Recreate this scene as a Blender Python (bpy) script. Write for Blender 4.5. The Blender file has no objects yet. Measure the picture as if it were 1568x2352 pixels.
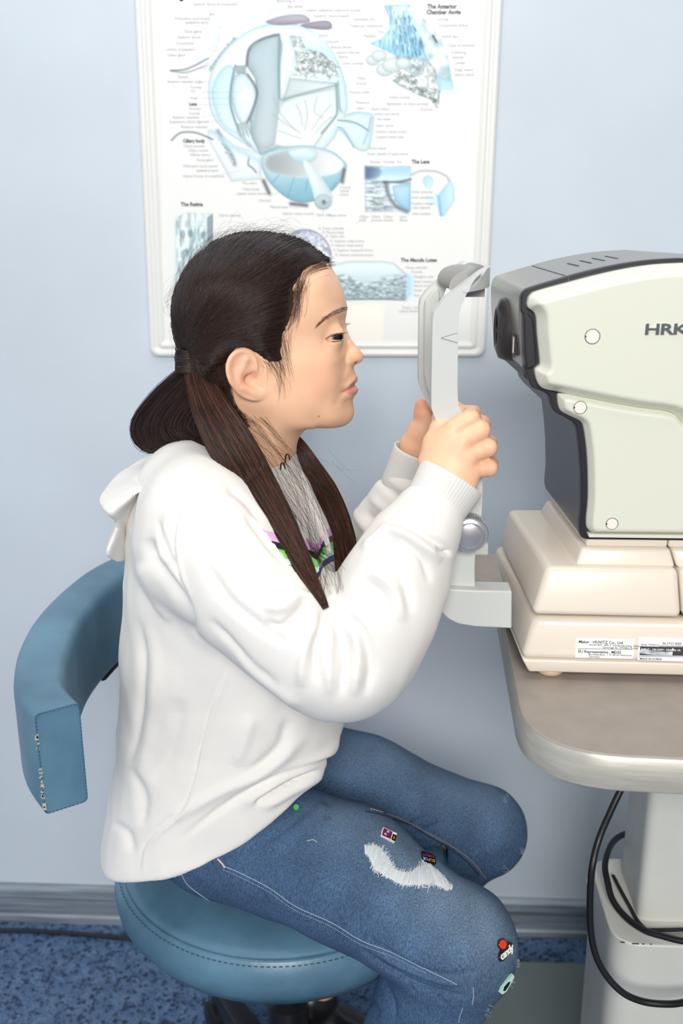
import bpy, bmesh, math, random
import numpy as np
from mathutils import Vector, Matrix

sc = bpy.context.scene
COL = sc.collection

# ------------------------------------------------------------------ camera
F_PX, IW, IH = 2300.0, 1568, 2352
YAW, PITCH, ROLL = math.radians(3.0), math.radians(-17.0), math.radians(-0.3)
CAM = np.array([0.0, 0.0, 1.23])
def _rz(a):
    c, s = math.cos(a), math.sin(a); return np.array([[c, -s, 0], [s, c, 0], [0, 0, 1.0]])
def _rx(a):
    c, s = math.cos(a), math.sin(a); return np.array([[1.0, 0, 0], [0, c, -s], [0, s, c]])
CR = _rz(YAW) @ _rx(math.pi / 2 + PITCH) @ _rz(ROLL)
cam_d = bpy.data.cameras.new('camera'); cam = bpy.data.objects.new('camera', cam_d); COL.objects.link(cam)
cam_d.sensor_fit = 'HORIZONTAL'; cam_d.sensor_width = 24.0; cam_d.lens = 24.0 * F_PX / IW
cam_d.clip_start = 0.05; cam_d.clip_end = 30
cam_d.dof.use_dof = True; cam_d.dof.focus_distance = 1.0; cam_d.dof.aperture_fstop = 5.0
M4 = Matrix.Identity(4)
for i in range(3):
    for j in range(3): M4[i][j] = CR[i][j]
M4.translation = Vector(CAM); cam.matrix_world = M4
sc.camera = cam

# ------------------------------------------------------------------ colour management, world and lights
sc.view_settings.view_transform = 'Standard'; sc.view_settings.look = 'None'
sc.view_settings.gamma = 1.0; sc.view_settings.use_curve_mapping = False
sc.view_settings.exposure = 0.0
w = bpy.data.worlds.new('World'); sc.world = w; w.use_nodes = True
w.node_tree.nodes['Background'].inputs[0].default_value = (0.95, 0.975, 1.0, 1)
w.node_tree.nodes['Background'].inputs[1].default_value = 0.25

def area(name, loc, target, sx, sy, power, color=(1, 1, 1)):
    d = bpy.data.lights.new(name, 'AREA'); d.shape = 'RECTANGLE'; d.size = sx; d.size_y = sy
    d.energy = power; d.color = color
    o = bpy.data.objects.new(name, d); COL.objects.link(o); o.location = loc
    o.rotation_euler = (Vector(target) - Vector(loc)).to_track_quat('-Z', 'Y').to_euler()
    return o
area('window_light', (0.10, -2.20, 2.30), (-0.05, 1.2, 0.8), 1.3, 1.1, 106, (1.0, 0.975, 0.94))
area('ceiling_lamp', (-0.1, 0.70, 2.60), (0.0, 1.25, 0.6), 1.3, 0.9, 12, (1.0, 0.98, 0.95))

# ------------------------------------------------------------------ measuring helpers
def ray(px, py): return CR @ np.array([(px - IW / 2) / F_PX, -(py - IH / 2) / F_PX, -1.0])
def on(ax, px, py, v):
    d = ray(px, py); t = (v - CAM[ax]) / d[ax]; return CAM + t * d
def PX(px, py, x): return on(0, px, py, x)
def PY(px, py, y): return on(1, px, py, y)
def PZ(px, py, z): return on(2, px, py, z)

# ------------------------------------------------------------------ materials
def srgb(c):
    c = np.array(c, float) / 255.0
    return tuple(np.where(c <= 0.04045, c / 12.92, ((c + 0.055) / 1.055) ** 2.4)) + (1.0,)
def nodes(m): return m.node_tree.nodes, m.node_tree.links
def mat(name, col, rough=0.5, metal=0.0, bump=0.0, bscale=200.0, var=0.0, vscale=8.0, coat=0.0, sheen=0.0,
        sss=0.0, spec=0.5, stretch=(1, 1, 1), attr=None, col2=None):
    m = bpy.data.materials.new(name); m.use_nodes = True
    N, L = nodes(m); b = N['Principled BSDF']
    b.inputs['Base Color'].default_value = srgb(col); b.inputs['Roughness'].default_value = rough
    b.inputs['Metallic'].default_value = metal; b.inputs['Coat Weight'].default_value = coat
    b.inputs['Coat Roughness'].default_value = 0.15
    b.inputs['Sheen Weight'].default_value = sheen; b.inputs['Specular IOR Level'].default_value = spec
    if sss > 0:
        b.inputs['Subsurface Weight'].default_value = sss; b.inputs['Subsurface Radius'].default_value = (1.0, 0.35, 0.2)
        b.inputs['Subsurface Scale'].default_value = 0.006
    tc = N.new('ShaderNodeTexCoord'); mp = N.new('ShaderNodeMapping'); mp.inputs['Scale'].default_value = stretch
    L.new(tc.outputs['Object'], mp.inputs['Vector'])
    src = None
    if attr:
        a = N.new('ShaderNodeAttribute'); a.attribute_name = attr; src = a.outputs['Color']
    if var > 0:
        n = N.new('ShaderNodeTexNoise'); n.inputs['Scale'].default_value = vscale; n.inputs['Detail'].default_value = 5
        L.new(mp.outputs[0], n.inputs['Vector'])
        mx = N.new('ShaderNodeMix'); mx.data_type = 'RGBA'
        r = N.new('ShaderNodeMapRange'); r.inputs[1].default_value = 0.3; r.inputs[2].default_value = 0.7
        L.new(n.outputs['Fac'], r.inputs[0])
        if src:
            mx.blend_type = 'MULTIPLY'; mx.inputs[0].default_value = 1
            cr = N.new('ShaderNodeMapRange'); L.new(r.outputs[0], cr.inputs[0]); cr.inputs[3].default_value = 1 - var; cr.inputs[4].default_value = 1 + var
            L.new(src, mx.inputs[6]); L.new(cr.outputs[0], mx.inputs[7])
        else:
            L.new(r.outputs[0], mx.inputs[0])
            c1 = np.array(col) * (1 - var); c2 = np.clip(np.array(col2 if col2 else np.array(col) * (1 + var)), 0, 255)
            mx.inputs[6].default_value = srgb(c1); mx.inputs[7].default_value = srgb(c2)
        src = mx.outputs[2]
    if src: L.new(src, b.inputs['Base Color'])
    if bump > 0:
        n = N.new('ShaderNodeTexNoise'); n.inputs['Scale'].default_value = bscale; n.inputs['Detail'].default_value = 4
        L.new(mp.outputs[0], n.inputs['Vector'])
        bp = N.new('ShaderNodeBump'); bp.inputs['Strength'].default_value = bump; bp.inputs['Distance'].default_value = 0.001
        L.new(n.outputs['Fac'], bp.inputs['Height']); L.new(bp.outputs[0], b.inputs['Normal'])
    return m

# ------------------------------------------------------------------ object helpers
def link(name, me, m=None, parent=None, smooth=True, angle=None):
    o = bpy.data.objects.new(name, me); COL.objects.link(o)
    if m is not None and not me.materials: me.materials.append(m)
    if smooth: me.shade_smooth()
    if angle: me.set_sharp_from_angle(angle=math.radians(angle))
    if parent is not None: o.parent = parent; o.matrix_parent_inverse = parent.matrix_world.inverted()
    return o
def empty(name, loc):
    o = bpy.data.objects.new(name, None); COL.objects.link(o); o.location = loc
    o.matrix_world = Matrix.Translation(Vector(loc)); o.empty_display_size = 0.05
    return o
def tag(o, label=None, cat=None, group=None, kind=None):
    if label: o['label'] = label
    if cat: o['category'] = cat
    if group: o['group'] = group
    if kind: o['kind'] = kind
    return o
def pym(verts, faces):
    me = bpy.data.meshes.new('m'); me.from_pydata([tuple(map(float, v)) for v in verts], [], [tuple(int(i) for i in f) for f in faces]); me.update()
    return me
def npmesh(V, Fq):
    me = bpy.data.meshes.new('m'); V = np.asarray(V, np.float32); Fq = np.asarray(Fq, np.int32)
    k = Fq.shape[1]; n = len(Fq)
    me.vertices.add(len(V)); me.vertices.foreach_set('co', V.ravel())
    me.loops.add(n * k); me.loops.foreach_set('vertex_index', Fq.ravel())
    me.polygons.add(n); me.polygons.foreach_set('loop_start', np.arange(0, n * k, k, dtype=np.int32))
    me.update(calc_edges=True); me.validate()
    return me
def bm_me(bm):
    bmesh.ops.recalc_face_normals(bm, faces=bm.faces)
    me = bpy.data.meshes.new('m'); bm.to_mesh(me); bm.free(); return me
def bevel_mod(o, wdt, seg=3, ang=35):
    b = o.modifiers.new('bevel', 'BEVEL'); b.width = wdt; b.segments = seg; b.limit_method = 'ANGLE'
    b.angle_limit = math.radians(ang); b.harden_normals = False; b.use_clamp_overlap = True
    return o
def roundpoly(pts, r, n=5):
    """round the corners of a closed 2-D polygon; r a number or one per vertex"""
    P = [np.array(p, float) for p in pts]; K = len(P); out = []
    for i in range(K):
        a, b, c = P[i - 1], P[i], P[(i + 1) % K]; ri = r[i] if hasattr(r, '__len__') else r
        u = a - b; v = c - b; lu, lv = np.linalg.norm(u), np.linalg.norm(v)
        if ri <= 0 or lu < 1e-9 or lv < 1e-9: out.append(b); continue
        u /= lu; v /= lv; ca = np.clip(u @ v, -1, 1); th = math.acos(ca)
        if th > math.pi - 0.06: out.append(b); continue
        d = min(ri / math.tan(th / 2), 0.48 * lu, 0.48 * lv)
        p0 = b + u * d; p1 = b + v * d
        for k in range(n + 1):
            t = k / n; out.append((1 - t) ** 2 * p0 + 2 * t * (1 - t) * b + t * t * p1)
    return [tuple(p) for p in out]
def catmull(P, n=8, closed=False):
    P = np.array(P, float); K = len(P); out = []
    rng = range(K) if closed else range(K - 1)
    for i in rng:
        if closed: p0, p1, p2, p3 = P[(i - 1) % K], P[i], P[(i + 1) % K], P[(i + 2) % K]
        else: p0, p1, p2, p3 = P[max(i - 1, 0)], P[i], P[i + 1], P[min(i + 2, K - 1)]
        for k in range(n):
            t = k / n
            out.append(0.5 * ((2 * p1) + (-p0 + p2) * t + (2 * p0 - 5 * p1 + 4 * p2 - p3) * t * t + (-p0 + 3 * p1 - 3 * p2 + p3) * t ** 3))
    if not closed: out.append(P[-1])
    return np.array(out)
def extrude_y(outline, y0, y1):
    """outline: list of (x, z) -> closed solid between y0 and y1"""
    bm = bmesh.new(); n = len(outline)
    a = [bm.verts.new((x, y0, z)) for x, z in outline]; b = [bm.verts.new((x, y1, z)) for x, z in outline]
    bm.faces.new(a); bm.faces.new(b[::-1])
    for i in range(n): bm.faces.new((a[i], a[(i + 1) % n], b[(i + 1) % n], b[i]))
    return bm_me(bm)
def extrude_z(outline, z0, z1):
    bm = bmesh.new(); n = len(outline)
    a = [bm.verts.new((x, y, z0)) for x, y in outline]; b = [bm.verts.new((x, y, z1)) for x, y in outline]
    bm.faces.new(a); bm.faces.new(b[::-1])
    for i in range(n): bm.faces.new((a[i], a[(i + 1) % n], b[(i + 1) % n], b[i]))
    return bm_me(bm)
def rings(R, cap0=True, cap1=True, closed=False):
    """loft a list of equal-length rings of points"""
    n = len(R[0]); V = [p for r in R for p in r]; Fc = []; K = len(R)
    for k in range(K if closed else K - 1):
        k2 = (k + 1) % K
        for i in range(n):
            j = (i + 1) % n; Fc.append((k * n + i, k * n + j, k2 * n + j, k2 * n + i))
    if not closed:
        if cap0: Fc.append(tuple(range(n - 1, -1, -1)))
        if cap1: Fc.append(tuple((K - 1) * n + i for i in range(n)))
    me = pym(V, Fc); bm = bmesh.new(); bm.from_mesh(me); return bm_me(bm)
def box(x0, x1, y0, y1, z0, z1, draft=0.0, dy=None):
    """box whose top is inset by draft"""
    d = draft; e = draft if dy is None else dy
    V = [(x0, y0, z0), (x1, y0, z0), (x1, y1, z0), (x0, y1, z0), (x0 + d, y0 + e, z1), (x1 - d, y0 + e, z1), (x1 - d, y1 - e, z1), (x0 + d, y1 - e, z1)]
    return pym(V, [(3, 2, 1, 0), (4, 5, 6, 7), (0, 1, 5, 4), (1, 2, 6, 5), (2, 3, 7, 6), (3, 0, 4, 7)])
def tube(P, r, n=10, cap=True):
    """round tube along points; r a number or one per point"""
    P = [Vector(p) for p in P]; K = len(P); R = []
    t0 = (P[1] - P[0]).normalized(); up = Vector((0, 0, 1)) if abs(t0.z) < 0.9 else Vector((1, 0, 0))
    nrm = t0.cross(up).normalized()
    for i in range(K):
        t = (P[min(i + 1, K - 1)] - P[max(i - 1, 0)]).normalized()
        nrm = (nrm - t * nrm.dot(t)).normalized(); bn = t.cross(nrm); ri = r[i] if hasattr(r, '__len__') else r
        R.append([P[i] + (nrm * math.cos(a) + bn * math.sin(a)) * ri for a in [2 * math.pi * k / n for k in range(n)]])
    return rings(R, cap, cap)
def lathe(prof, c, axis='Z', n=48):
    """prof: (radius, height) pairs around an axis through c"""
    R = []
    for rr, h in prof:
        ring = []
        for k in range(n):
            a = 2 * math.pi * k / n; u, v = rr * math.cos(a), rr * math.sin(a)
            p = {'Z': (u, v, h), 'Y': (u, h, v), 'X': (h, u, v)}[axis]
            ring.append((c[0] + p[0], c[1] + p[1], c[2] + p[2]))
        R.append(ring)
    return rings(R, True, True)
def join_me(meshes):
    bm = bmesh.new()
    for me in meshes: bm.from_mesh(me)
    me = bpy.data.meshes.new('m'); bm.to_mesh(me); bm.free(); return me
def text_me(s, size, origin, ux, uz, align='LEFT', shear=0.0, bold=0.0, spacing=1.0, thick=0.0):
    """mesh of a line of writing; origin and the two unit axes place it"""
    cu = bpy.data.curves.new('t', 'FONT'); cu.body = s; cu.size = size; cu.align_x = align; cu.shear = shear
    cu.offset = bold; cu.space_character = spacing; cu.extrude = thick; cu.resolution_u = 2
    o = bpy.data.objects.new('t', cu); COL.objects.link(o)
    dg = bpy.context.evaluated_depsgraph_get(); me = bpy.data.meshes.new_from_object(o.evaluated_get(dg))
    bpy.data.objects.remove(o)
    ux, uz = Vector(ux), Vector(uz); nn = ux.cross(uz)
    T = Matrix(((ux.x, uz.x, nn.x, origin[0]), (ux.y, uz.y, nn.y, origin[1]), (ux.z, uz.z, nn.z, origin[2]), (0, 0, 0, 1)))
    me.transform(T); me.materials.clear(); return me
def sd_poly(X, Z, P):
    """signed distance (negative inside) to a closed polygon"""
    P = np.asarray(P, float); d = np.full(X.shape, 1e9); ins = np.zeros(X.shape, bool)
    for i in range(len(P)):
        a, b_ = P[i - 1], P[i]; e = b_ - a; L_ = e @ e
        if L_ < 1e-16: continue
        t = np.clip(((X - a[0]) * e[0] + (Z - a[1]) * e[1]) / L_, 0, 1)
        dx = X - a[0] - t * e[0]; dz = Z - a[1] - t * e[1]; d = np.minimum(d, dx * dx + dz * dz)
        c = (a[1] > Z) != (b_[1] > Z)
        if abs(e[1]) > 1e-12: ins ^= c & (X < a[0] + (Z - a[1]) * e[0] / e[1])
    d = np.sqrt(d); return np.where(ins, -d, d)
def vdb_mesh(A, org, h):
    """mesh of the zero surface of a sampled field A, spacing h"""
    import openvdb
    g_ = openvdb.FloatGrid(1.0); g_.copyFromArray(np.ascontiguousarray(A, dtype=np.float32))
    V, Q = g_.convertToQuads(0.0)
    return npmesh(np.asarray(V) * h + np.asarray(org), np.asarray(Q))
# ================================================================== the setting
WALL_Y = 1.49
m_wall = mat('wall_paint', (200, 210, 220), 0.62, bump=0.12, bscale=60, var=0.025, vscale=3)
wall = link('wall_back', box(-3.2, 3.2, WALL_Y, WALL_Y + 0.12, 0, 3.0), m_wall, smooth=False); tag(wall, kind='structure')

wl = link('wall_left', box(-1.72, -1.6, -2.0, WALL_Y, 0, 3.0), m_wall, smooth=False); tag(wl, kind='structure')
m_floor = bpy.data.materials.new('speckled_blue_vinyl'); m_floor.use_nodes = True
N, L = nodes(m_floor); b = N['Principled BSDF']; b.inputs['Roughness'].default_value = 0.42
tc = N.new('ShaderNodeTexCoord')
def speck(scale, thr, soft, rnd):
    v = N.new('ShaderNodeTexVoronoi'); v.inputs['Scale'].default_value = scale; v.inputs['Randomness'].default_value = 1
    nz = N.new('ShaderNodeTexNoise'); nz.inputs['Scale'].default_value = scale * 1.7; nz.inputs['Detail'].default_value = 3
    L.new(tc.outputs['Object'], nz.inputs['Vector'])
    ad = N.new('ShaderNodeMix'); ad.data_type = 'VECTOR'; ad.inputs[0].default_value = 0.012
    L.new(tc.outputs['Object'], ad.inputs[4]); L.new(nz.outputs['Color'], ad.inputs[5])
    L.new(ad.outputs[1], v.inputs['Vector'])
    sx = N.new('ShaderNodeSeparateColor'); L.new(v.outputs['Color'], sx.inputs[0])
    sz = N.new('ShaderNodeMath'); sz.operation = 'MULTIPLY'; L.new(sx.outputs[0], sz.inputs[0]); sz.inputs[1].default_value = thr
    mr = N.new('ShaderNodeMath'); mr.operation = 'SUBTRACT'; L.new(sz.outputs[0], mr.inputs[0]); L.new(v.outputs['Distance'], mr.inputs[1])
    m2 = N.new('ShaderNodeMapRange'); m2.inputs[1].default_value = 0.0; m2.inputs[2].default_value = soft; L.new(mr.outputs[0], m2.inputs[0])
    return m2.outputs[0]
def mixc(a, colr, f):
    mx = N.new('ShaderNodeMix'); mx.data_type = 'RGBA'
    if a is not None: L.new(a, mx.inputs[6])
    mx.inputs[7].default_value = srgb(colr); L.new(f, mx.inputs[0]); return mx
nz = N.new('ShaderNodeTexNoise'); nz.inputs['Scale'].default_value = 38; nz.inputs['Detail'].default_value = 6
L.new(tc.outputs['Object'], nz.inputs['Vector'])
r0 = N.new('ShaderNodeMapRange'); r0.inputs[1].default_value = 0.35; r0.inputs[2].default_value = 0.65; L.new(nz.outputs['Fac'], r0.inputs[0])
c0 = mixc(None, (92, 120, 154), r0.outputs[0]); c0.inputs[6].default_value = srgb((68, 95, 132))
c1 = mixc(c0.outputs[2], (26, 44, 76), speck(120, 0.7, 0.12, 1))
c2 = mixc(c1.outputs[2], (16, 34, 66), speck(260, 0.62, 0.14, 1))
c3 = mixc(c2.outputs[2], (122, 150, 182), speck(210, 0.42, 0.14, 1))
L.new(c3.outputs[2], b.inputs['Base Color'])
fl = link('floor', box(-3.2, 3.2, -2.0, WALL_Y, -0.05, 0), m_floor, smooth=False); tag(fl, kind='structure')

m_bb = mat('brushed_skirting', (132, 142, 152), 0.4, metal=0.25, var=0.2, vscale=5, stretch=(1.2, 1, 30), bump=0.1, bscale=40)
def skirting(name, x0, x1, h):
    pr = [(0, 0), (-0.014, 0), (-0.014, 0.012), (-0.0105, 0.016), (-0.0115, 0.03), (-0.0115, h - 0.025), (-0.014, h - 0.02), (-0.013, h - 0.006), (-0.006, h), (0, h)]
    V = [(x, WALL_Y + a, z) for x in (x0, x1) for a, z in pr]; n = len(pr)
    Fc = [(i, (i + 1) % n, n + (i + 1) % n, n + i) for i in range(n)] + [tuple(range(n - 1, -1, -1)), tuple(range(n, 2 * n))]
    me = pym(V, Fc); bm = bmesh.new(); bm.from_mesh(me)
    return tag(link(name, bm_me(bm), m_bb, smooth=False), kind='structure')
skirting('baseboard_back', -3.2, 3.2, 0.074)

# black lead lying on the floor along the wall
m_black_rubber = mat('black_rubber', (20, 20, 24), 0.42, bump=0.05, bscale=300)
P = [PZ(x, y, 0.004) for x, y in [(-900, 2150), (-400, 2135), (0, 2137), (120, 2141), (240, 2150), (320, 2159), (430, 2172), (520, 2188)]]
tag(link('floor_cable', tube(catmull(P, 8), 0.0036, 8), m_black_rubber), 'thin black cable lying on the blue floor near the skirting', 'cable')
# ================================================================== wall chart: moulded plastic frame, printed sheet
PYW = WALL_Y - 0.0035
m_frame = mat('chart_plastic', (228, 229, 225), 0.4, coat=0.2)
m_print = mat('chart_print', (240, 241, 240), 0.5, attr='print')
m_type = mat('chart_type', (158, 162, 166), 0.6)
m_type2 = mat('chart_heading', (104, 106, 110), 0.6)
def WP(px, py, dy=0.0): return PY(px, py, PYW - dy)
chart = empty('anatomy_chart', tuple(WP(730, 400))); tag(chart, 'white framed wall chart with pale blue eye anatomy drawings, behind the girl', 'poster')
c_bl, c_br = WP(344, 820), WP(1114, 821); c_tl, c_tr = WP(300, -180), WP(1164, -180)
def lerp(a, b, t): return a + (b - a) * t
def ring_(ins, off, rad):
    """rounded rectangle inset by ins (metres) standing off from the wall"""
    ux = (c_br - c_bl) / np.linalg.norm(c_br - c_bl); uz = (c_tl - c_bl) / np.linalg.norm(c_tl - c_bl)
    W_ = np.linalg.norm(c_br - c_bl); H_ = np.linalg.norm(c_tl - c_bl)
    Wt = np.linalg.norm(c_tr - c_tl)
    q = roundpoly([(ins, ins), (W_ - ins, ins), (W_ - ins, H_ - ins), (ins, H_ - ins)], rad, 8)
    out_ = []
    for x, z in q:
        s = z / H_; xx = x / W_; p = lerp(lerp(c_bl, c_br, xx), lerp(c_tl, c_tr, xx), s); out_.append((p[0], WALL_Y - off, p[2]))
    return out_
prof_f = [(0.0, 0.0004), (0.0, 0.003), (0.002, 0.0065), (0.005, 0.0075), (0.0085, 0.007), (0.0105, 0.005), (0.013, 0.0045), (0.0145, 0.0062), (0.018, 0.0065), (0.021, 0.0055), (0.0235, 0.0036), (0.026, 0.0032)]
link('chart_frame', rings([ring_(a, b_, max(0.016 - a * 0.6, 0.002)) for a, b_ in prof_f], True, True), m_frame, chart, angle=60)

# ---- the printed drawing, laid down as ink on a fine grid
GS = 2.0
gx = np.arange(372, 1092 + 1, GS); gy = np.arange(-150, 794 + 1, GS)
GX, GY = np.meshgrid(gx, gy, indexing='ij')
CAN = np.empty(GX.shape + (3,)); CAN[:] = (236, 237, 235)
rs = np.random.RandomState(3)
def smooth_noise(scale, seed, sx=1.0, sy=1.0):
    r_ = np.random.RandomState(seed); nx = int((gx[-1] - gx[0]) / (scale * sx)) + 3; ny = int((gy[-1] - gy[0]) / (scale * sy)) + 3
    Gd = r_.rand(nx, ny); u = (GX - gx[0]) / (scale * sx); v = (GY - gy[0]) / (scale * sy); i = u.astype(int); j = v.astype(int); fu = u - i; fv = v - j
    fu = fu * fu * (3 - 2 * fu); fv = fv * fv * (3 - 2 * fv)
    return (Gd[i, j] * (1 - fu) + Gd[i + 1, j] * fu) * (1 - fv) + (Gd[i, j + 1] * (1 - fu) + Gd[i + 1, j + 1] * fu) * fv
def win(P, pad):
    P = np.asarray(P, float); i0 = max(0, int((P[:, 0].min() - pad - gx[0]) / GS)); i1 = min(len(gx), int((P[:, 0].max() + pad - gx[0]) / GS) + 2)
    j0 = max(0, int((P[:, 1].min() - pad - gy[0]) / GS)); j1 = min(len(gy), int((P[:, 1].max() + pad - gy[0]) / GS) + 2)
    return slice(i0, i1), slice(j0, j1)
def paint(sl, a, colr):
    a = np.clip(a, 0, 1)[..., None]; CAN[sl] = CAN[sl] * (1 - a) + np.asarray(colr, float) * a
def fill(P, c1, c2=None, ax=(0, 1), edge=None, ew=5.0, ea=0.6, alpha=1.0, soft=2.0, sm=0, noise=None):
    """filled shape, gradient c1 to c2 along direction ax, toned rim"""
    if sm: P = catmull(P, sm, True)
    P = np.asarray(P, float); sl = win(P, 10); X, Y = GX[sl], GY[sl]; d = sd_poly(X, Y, P)
    m_ = np.clip(0.5 - d / soft, 0, 1) * alpha; c1 = np.array(c1, float)
    if c2 is not None:
        t = X * ax[0] + Y * ax[1]; tp_ = P[:, 0] * ax[0] + P[:, 1] * ax[1]; t = np.clip((t - tp_.min()) / (tp_.max() - tp_.min()), 0, 1)[..., None]
        t = t * t * (3 - 2 * t); colr = c1 * (1 - t) + np.array(c2, float) * t
    else: colr = np.broadcast_to(c1, X.shape + (3,)).copy()
    if noise is not None:
        colr = colr + (noise[sl] - 0.5)[..., None] * 90
    if edge is not None:
        e_ = (np.exp(-np.clip(-d, 0, None) / ew) * ea)[..., None]; colr = colr * (1 - e_) + np.array(edge, float) * e_
    a = m_[..., None]; CAN[sl] = CAN[sl] * (1 - a) + np.clip(colr, 0, 255) * a
def stroke(P, wd, colr, a=0.8, sm=6):
    P = np.asarray(P, float)
    if sm and len(P) > 2: P = catmull(P, sm)
    sl = win(P, wd * 3 + 4); X, Y = GX[sl], GY[sl]; d = np.full(X.shape, 1e9)
    for i in range(len(P) - 1):
        e = P[i + 1] - P[i]; L_ = e @ e + 1e-9; t = np.clip(((X - P[i][0]) * e[0] + (Y - P[i][1]) * e[1]) / L_, 0, 1)
        d = np.minimum(d, np.hypot(X - P[i][0] - t * e[0], Y - P[i][1] - t * e[1]))
    paint(sl, a * np.exp(-(d / wd) ** 2), colr)
INK = (96, 112, 120); TEAL = (150, 190, 200); PALE = (222, 238, 242); AQ = (196, 224, 232)
nzf = smooth_noise(5, 1); nzc = smooth_noise(14, 2)
# upper lid and brow tissue
fill([(505, 38), (650, 18), (700, 40), (560, 110), (500, 165), (470, 162), (455, 140), (490, 95)], (240, 244, 246), (226, 236, 242), (1, 0), edge=(200, 214, 222), ew=6, ea=0.5, sm=5)
stroke([(392, 162), (430, 158), (478, 134)], 2.0, INK, 0.8); stroke([(392, 163), (430, 166), (478, 148)], 1.8, INK, 0.6)
stroke([(483, 160), (505, 128), (540, 88)], 4, (150, 170, 178), 0.7); stroke([(470, 160), (500, 100), (505, 60)], 4, (208, 220, 226), 0.8)
for k in range(26):
    t = k / 26; x = 484 + 56 * t; y = 158 - 74 * t; stroke([(x + rs.uniform(-5, 5), y + rs.uniform(-4, 4)), (x + rs.uniform(-5, 5), y + rs.uniform(-4, 4))], 1.5, (130, 150, 158), 0.6, 0)
# lower lid
fill([(476, 300), (500, 300), (540, 335), (600, 352), (600, 412), (530, 418), (512, 384), (478, 322)], (240, 244, 244), (228, 236, 238), (0, 1), edge=(176, 190, 194), ew=5, ea=0.7, sm=0)
stroke([(394, 322), (415, 305), (450, 305), (488, 320)], 2.2, INK, 0.75)
stroke([(500, 300), (515, 330), (532, 355), (540, 378)], 5, (150, 170, 176), 0.75)
for k in range(20): stroke([(498 + k * 2 + rs.uniform(-6, 6), 300 + k * 4), (502 + k * 2 + rs.uniform(-6, 6), 304 + k * 4)], 1.6, (120, 140, 146), 0.5, 0)
stroke([(572, 360), (570, 378), (580, 386), (588, 396)], 2.2, (120, 130, 134), 0.8)
# eyeball outer coats
ball = [(478, 215), (485, 165), (520, 110), (575, 68), (640, 52), (700, 62), (750, 100), (778, 145), (795, 200), (798, 250), (790, 262), (820, 256), (855, 262), (858, 285), (850, 335), (838, 348), (815, 340), (780, 300), (768, 318), (735, 350), (690, 362), (640, 372), (603, 358), (560, 330), (515, 300), (486, 262)]
fill(ball, (232, 243, 246), (214, 234, 240), (1, 0.2), edge=(150, 182, 192), ew=5, ea=0.75, sm=4)
fill([(486, 222), (494, 180), (520, 150), (540, 160), (536, 200), (532, 240), (546, 290), (540, 306), (505, 280)], (206, 232, 242), (234, 246, 248), (1, 0.3), edge=(140, 188, 204), ew=6, ea=0.6, sm=4)
# muscles on top
fill([(610, 50), (650, 36), (695, 34), (712, 48), (690, 54), (640, 58)], (196, 192, 206), (158, 154, 172), (0, 1), edge=(110, 104, 122), ew=3, sm=4)
fill([(690, 58), (720, 50), (752, 48), (762, 58), (755, 68), (715, 66)], (176, 172, 186), (146, 142, 158), (0, 1), edge=(96, 90, 106), ew=3, sm=4)
# vitreous chamber
ch_ = [(565, 150), (570, 115), (600, 90), (640, 78), (648, 100), (652, 170), (650, 226), (668, 180), (770, 190), (778, 250), (772, 270), (745, 305), (722, 338), (640, 340), (598, 356), (578, 318), (572, 270), (590, 215), (585, 180)]
fill(ch_, (184, 200, 204), (226, 238, 240), (0.95, 0.25), edge=(120, 144, 152), ew=6, ea=0.75)
fill([(570, 140), (578, 112), (602, 92), (640, 82), (642, 180), (640, 260), (630, 330), (598, 340), (582, 300), (592, 225), (588, 180)], (186, 206, 212), (200, 212, 214), (0, 1), edge=(132, 156, 164), ew=9, ea=0.45, sm=3)
stroke([(566, 150), (572, 112), (600, 90), (640, 79)], 3, (88, 92, 102), 0.75)
fill([(650, 95), (664, 84), (680, 120), (684, 165), (660, 180), (648, 228), (642, 226), (644, 150)], (240, 246, 247), (214, 230, 234), (1, 0), edge=(160, 184, 192), ew=3, ea=0.5)
stroke([(642, 84), (640, 150), (642, 226)], 3, (110, 138, 148), 0.6)
# choroid mesh wedge
fill([(664, 80), (690, 84), (702, 112), (740, 122), (768, 150), (780, 178), (735, 168), (684, 163), (676, 120)], (206, 216, 216), None, edge=(140, 160, 164), ew=3, noise=smooth_noise(4, 8))
for k in range(150):
    x, y = rs.uniform(680, 774), rs.uniform(112, 176)
    if y < 112 + max(0, (x - 735)) * 0.9: continue
    a = rs.uniform(0, 6.28); stroke([(x, y), (x + 5 * math.cos(a), y + 5 * math.sin(a)), (x + 9 * math.cos(a + 0.9), y + 9 * math.sin(a + 0.9))], 1.2, (112, 124, 126) if k % 3 else (240, 244, 244), 0.65, 3)
fill([(692, 62), (735, 82), (770, 128), (776, 140), (735, 120), (706, 112), (696, 90)], (238, 247, 250), (200, 228, 240), (0, 1), edge=(160, 196, 212), ew=4, ea=0.4)
# lit retina panel
fill([(664, 178), (774, 192), (770, 206), (650, 228)], (206, 216, 218), (228, 234, 234), (1, 0), edge=(140, 160, 166), ew=4, ea=0.6)
stroke([(650, 229), (700, 214), (772, 196)], 2.6, (132, 158, 166), 0.75)
fill([(652, 236), (772, 205), (774, 262), (745, 300), (720, 336), (650, 336), (632, 330), (640, 262)], (222, 234, 236), (242, 242, 238), (0, 1), alpha=0.8, soft=6)
for P_ in ([(628, 225), (645, 262), (680, 300)], [(626, 262), (650, 280), (690, 306)], [(700, 230), (706, 262), (700, 298)], [(728, 222), (722, 256), (740, 270)], [(760, 240), (735, 270), (716, 298)], [(640, 300), (662, 308), (690, 318)], [(762, 268), (738, 288), (725, 306)], [(680, 240), (690, 262), (694, 290)]):
    stroke(P_, 1.4, (170, 182, 184), 0.7)
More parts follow.
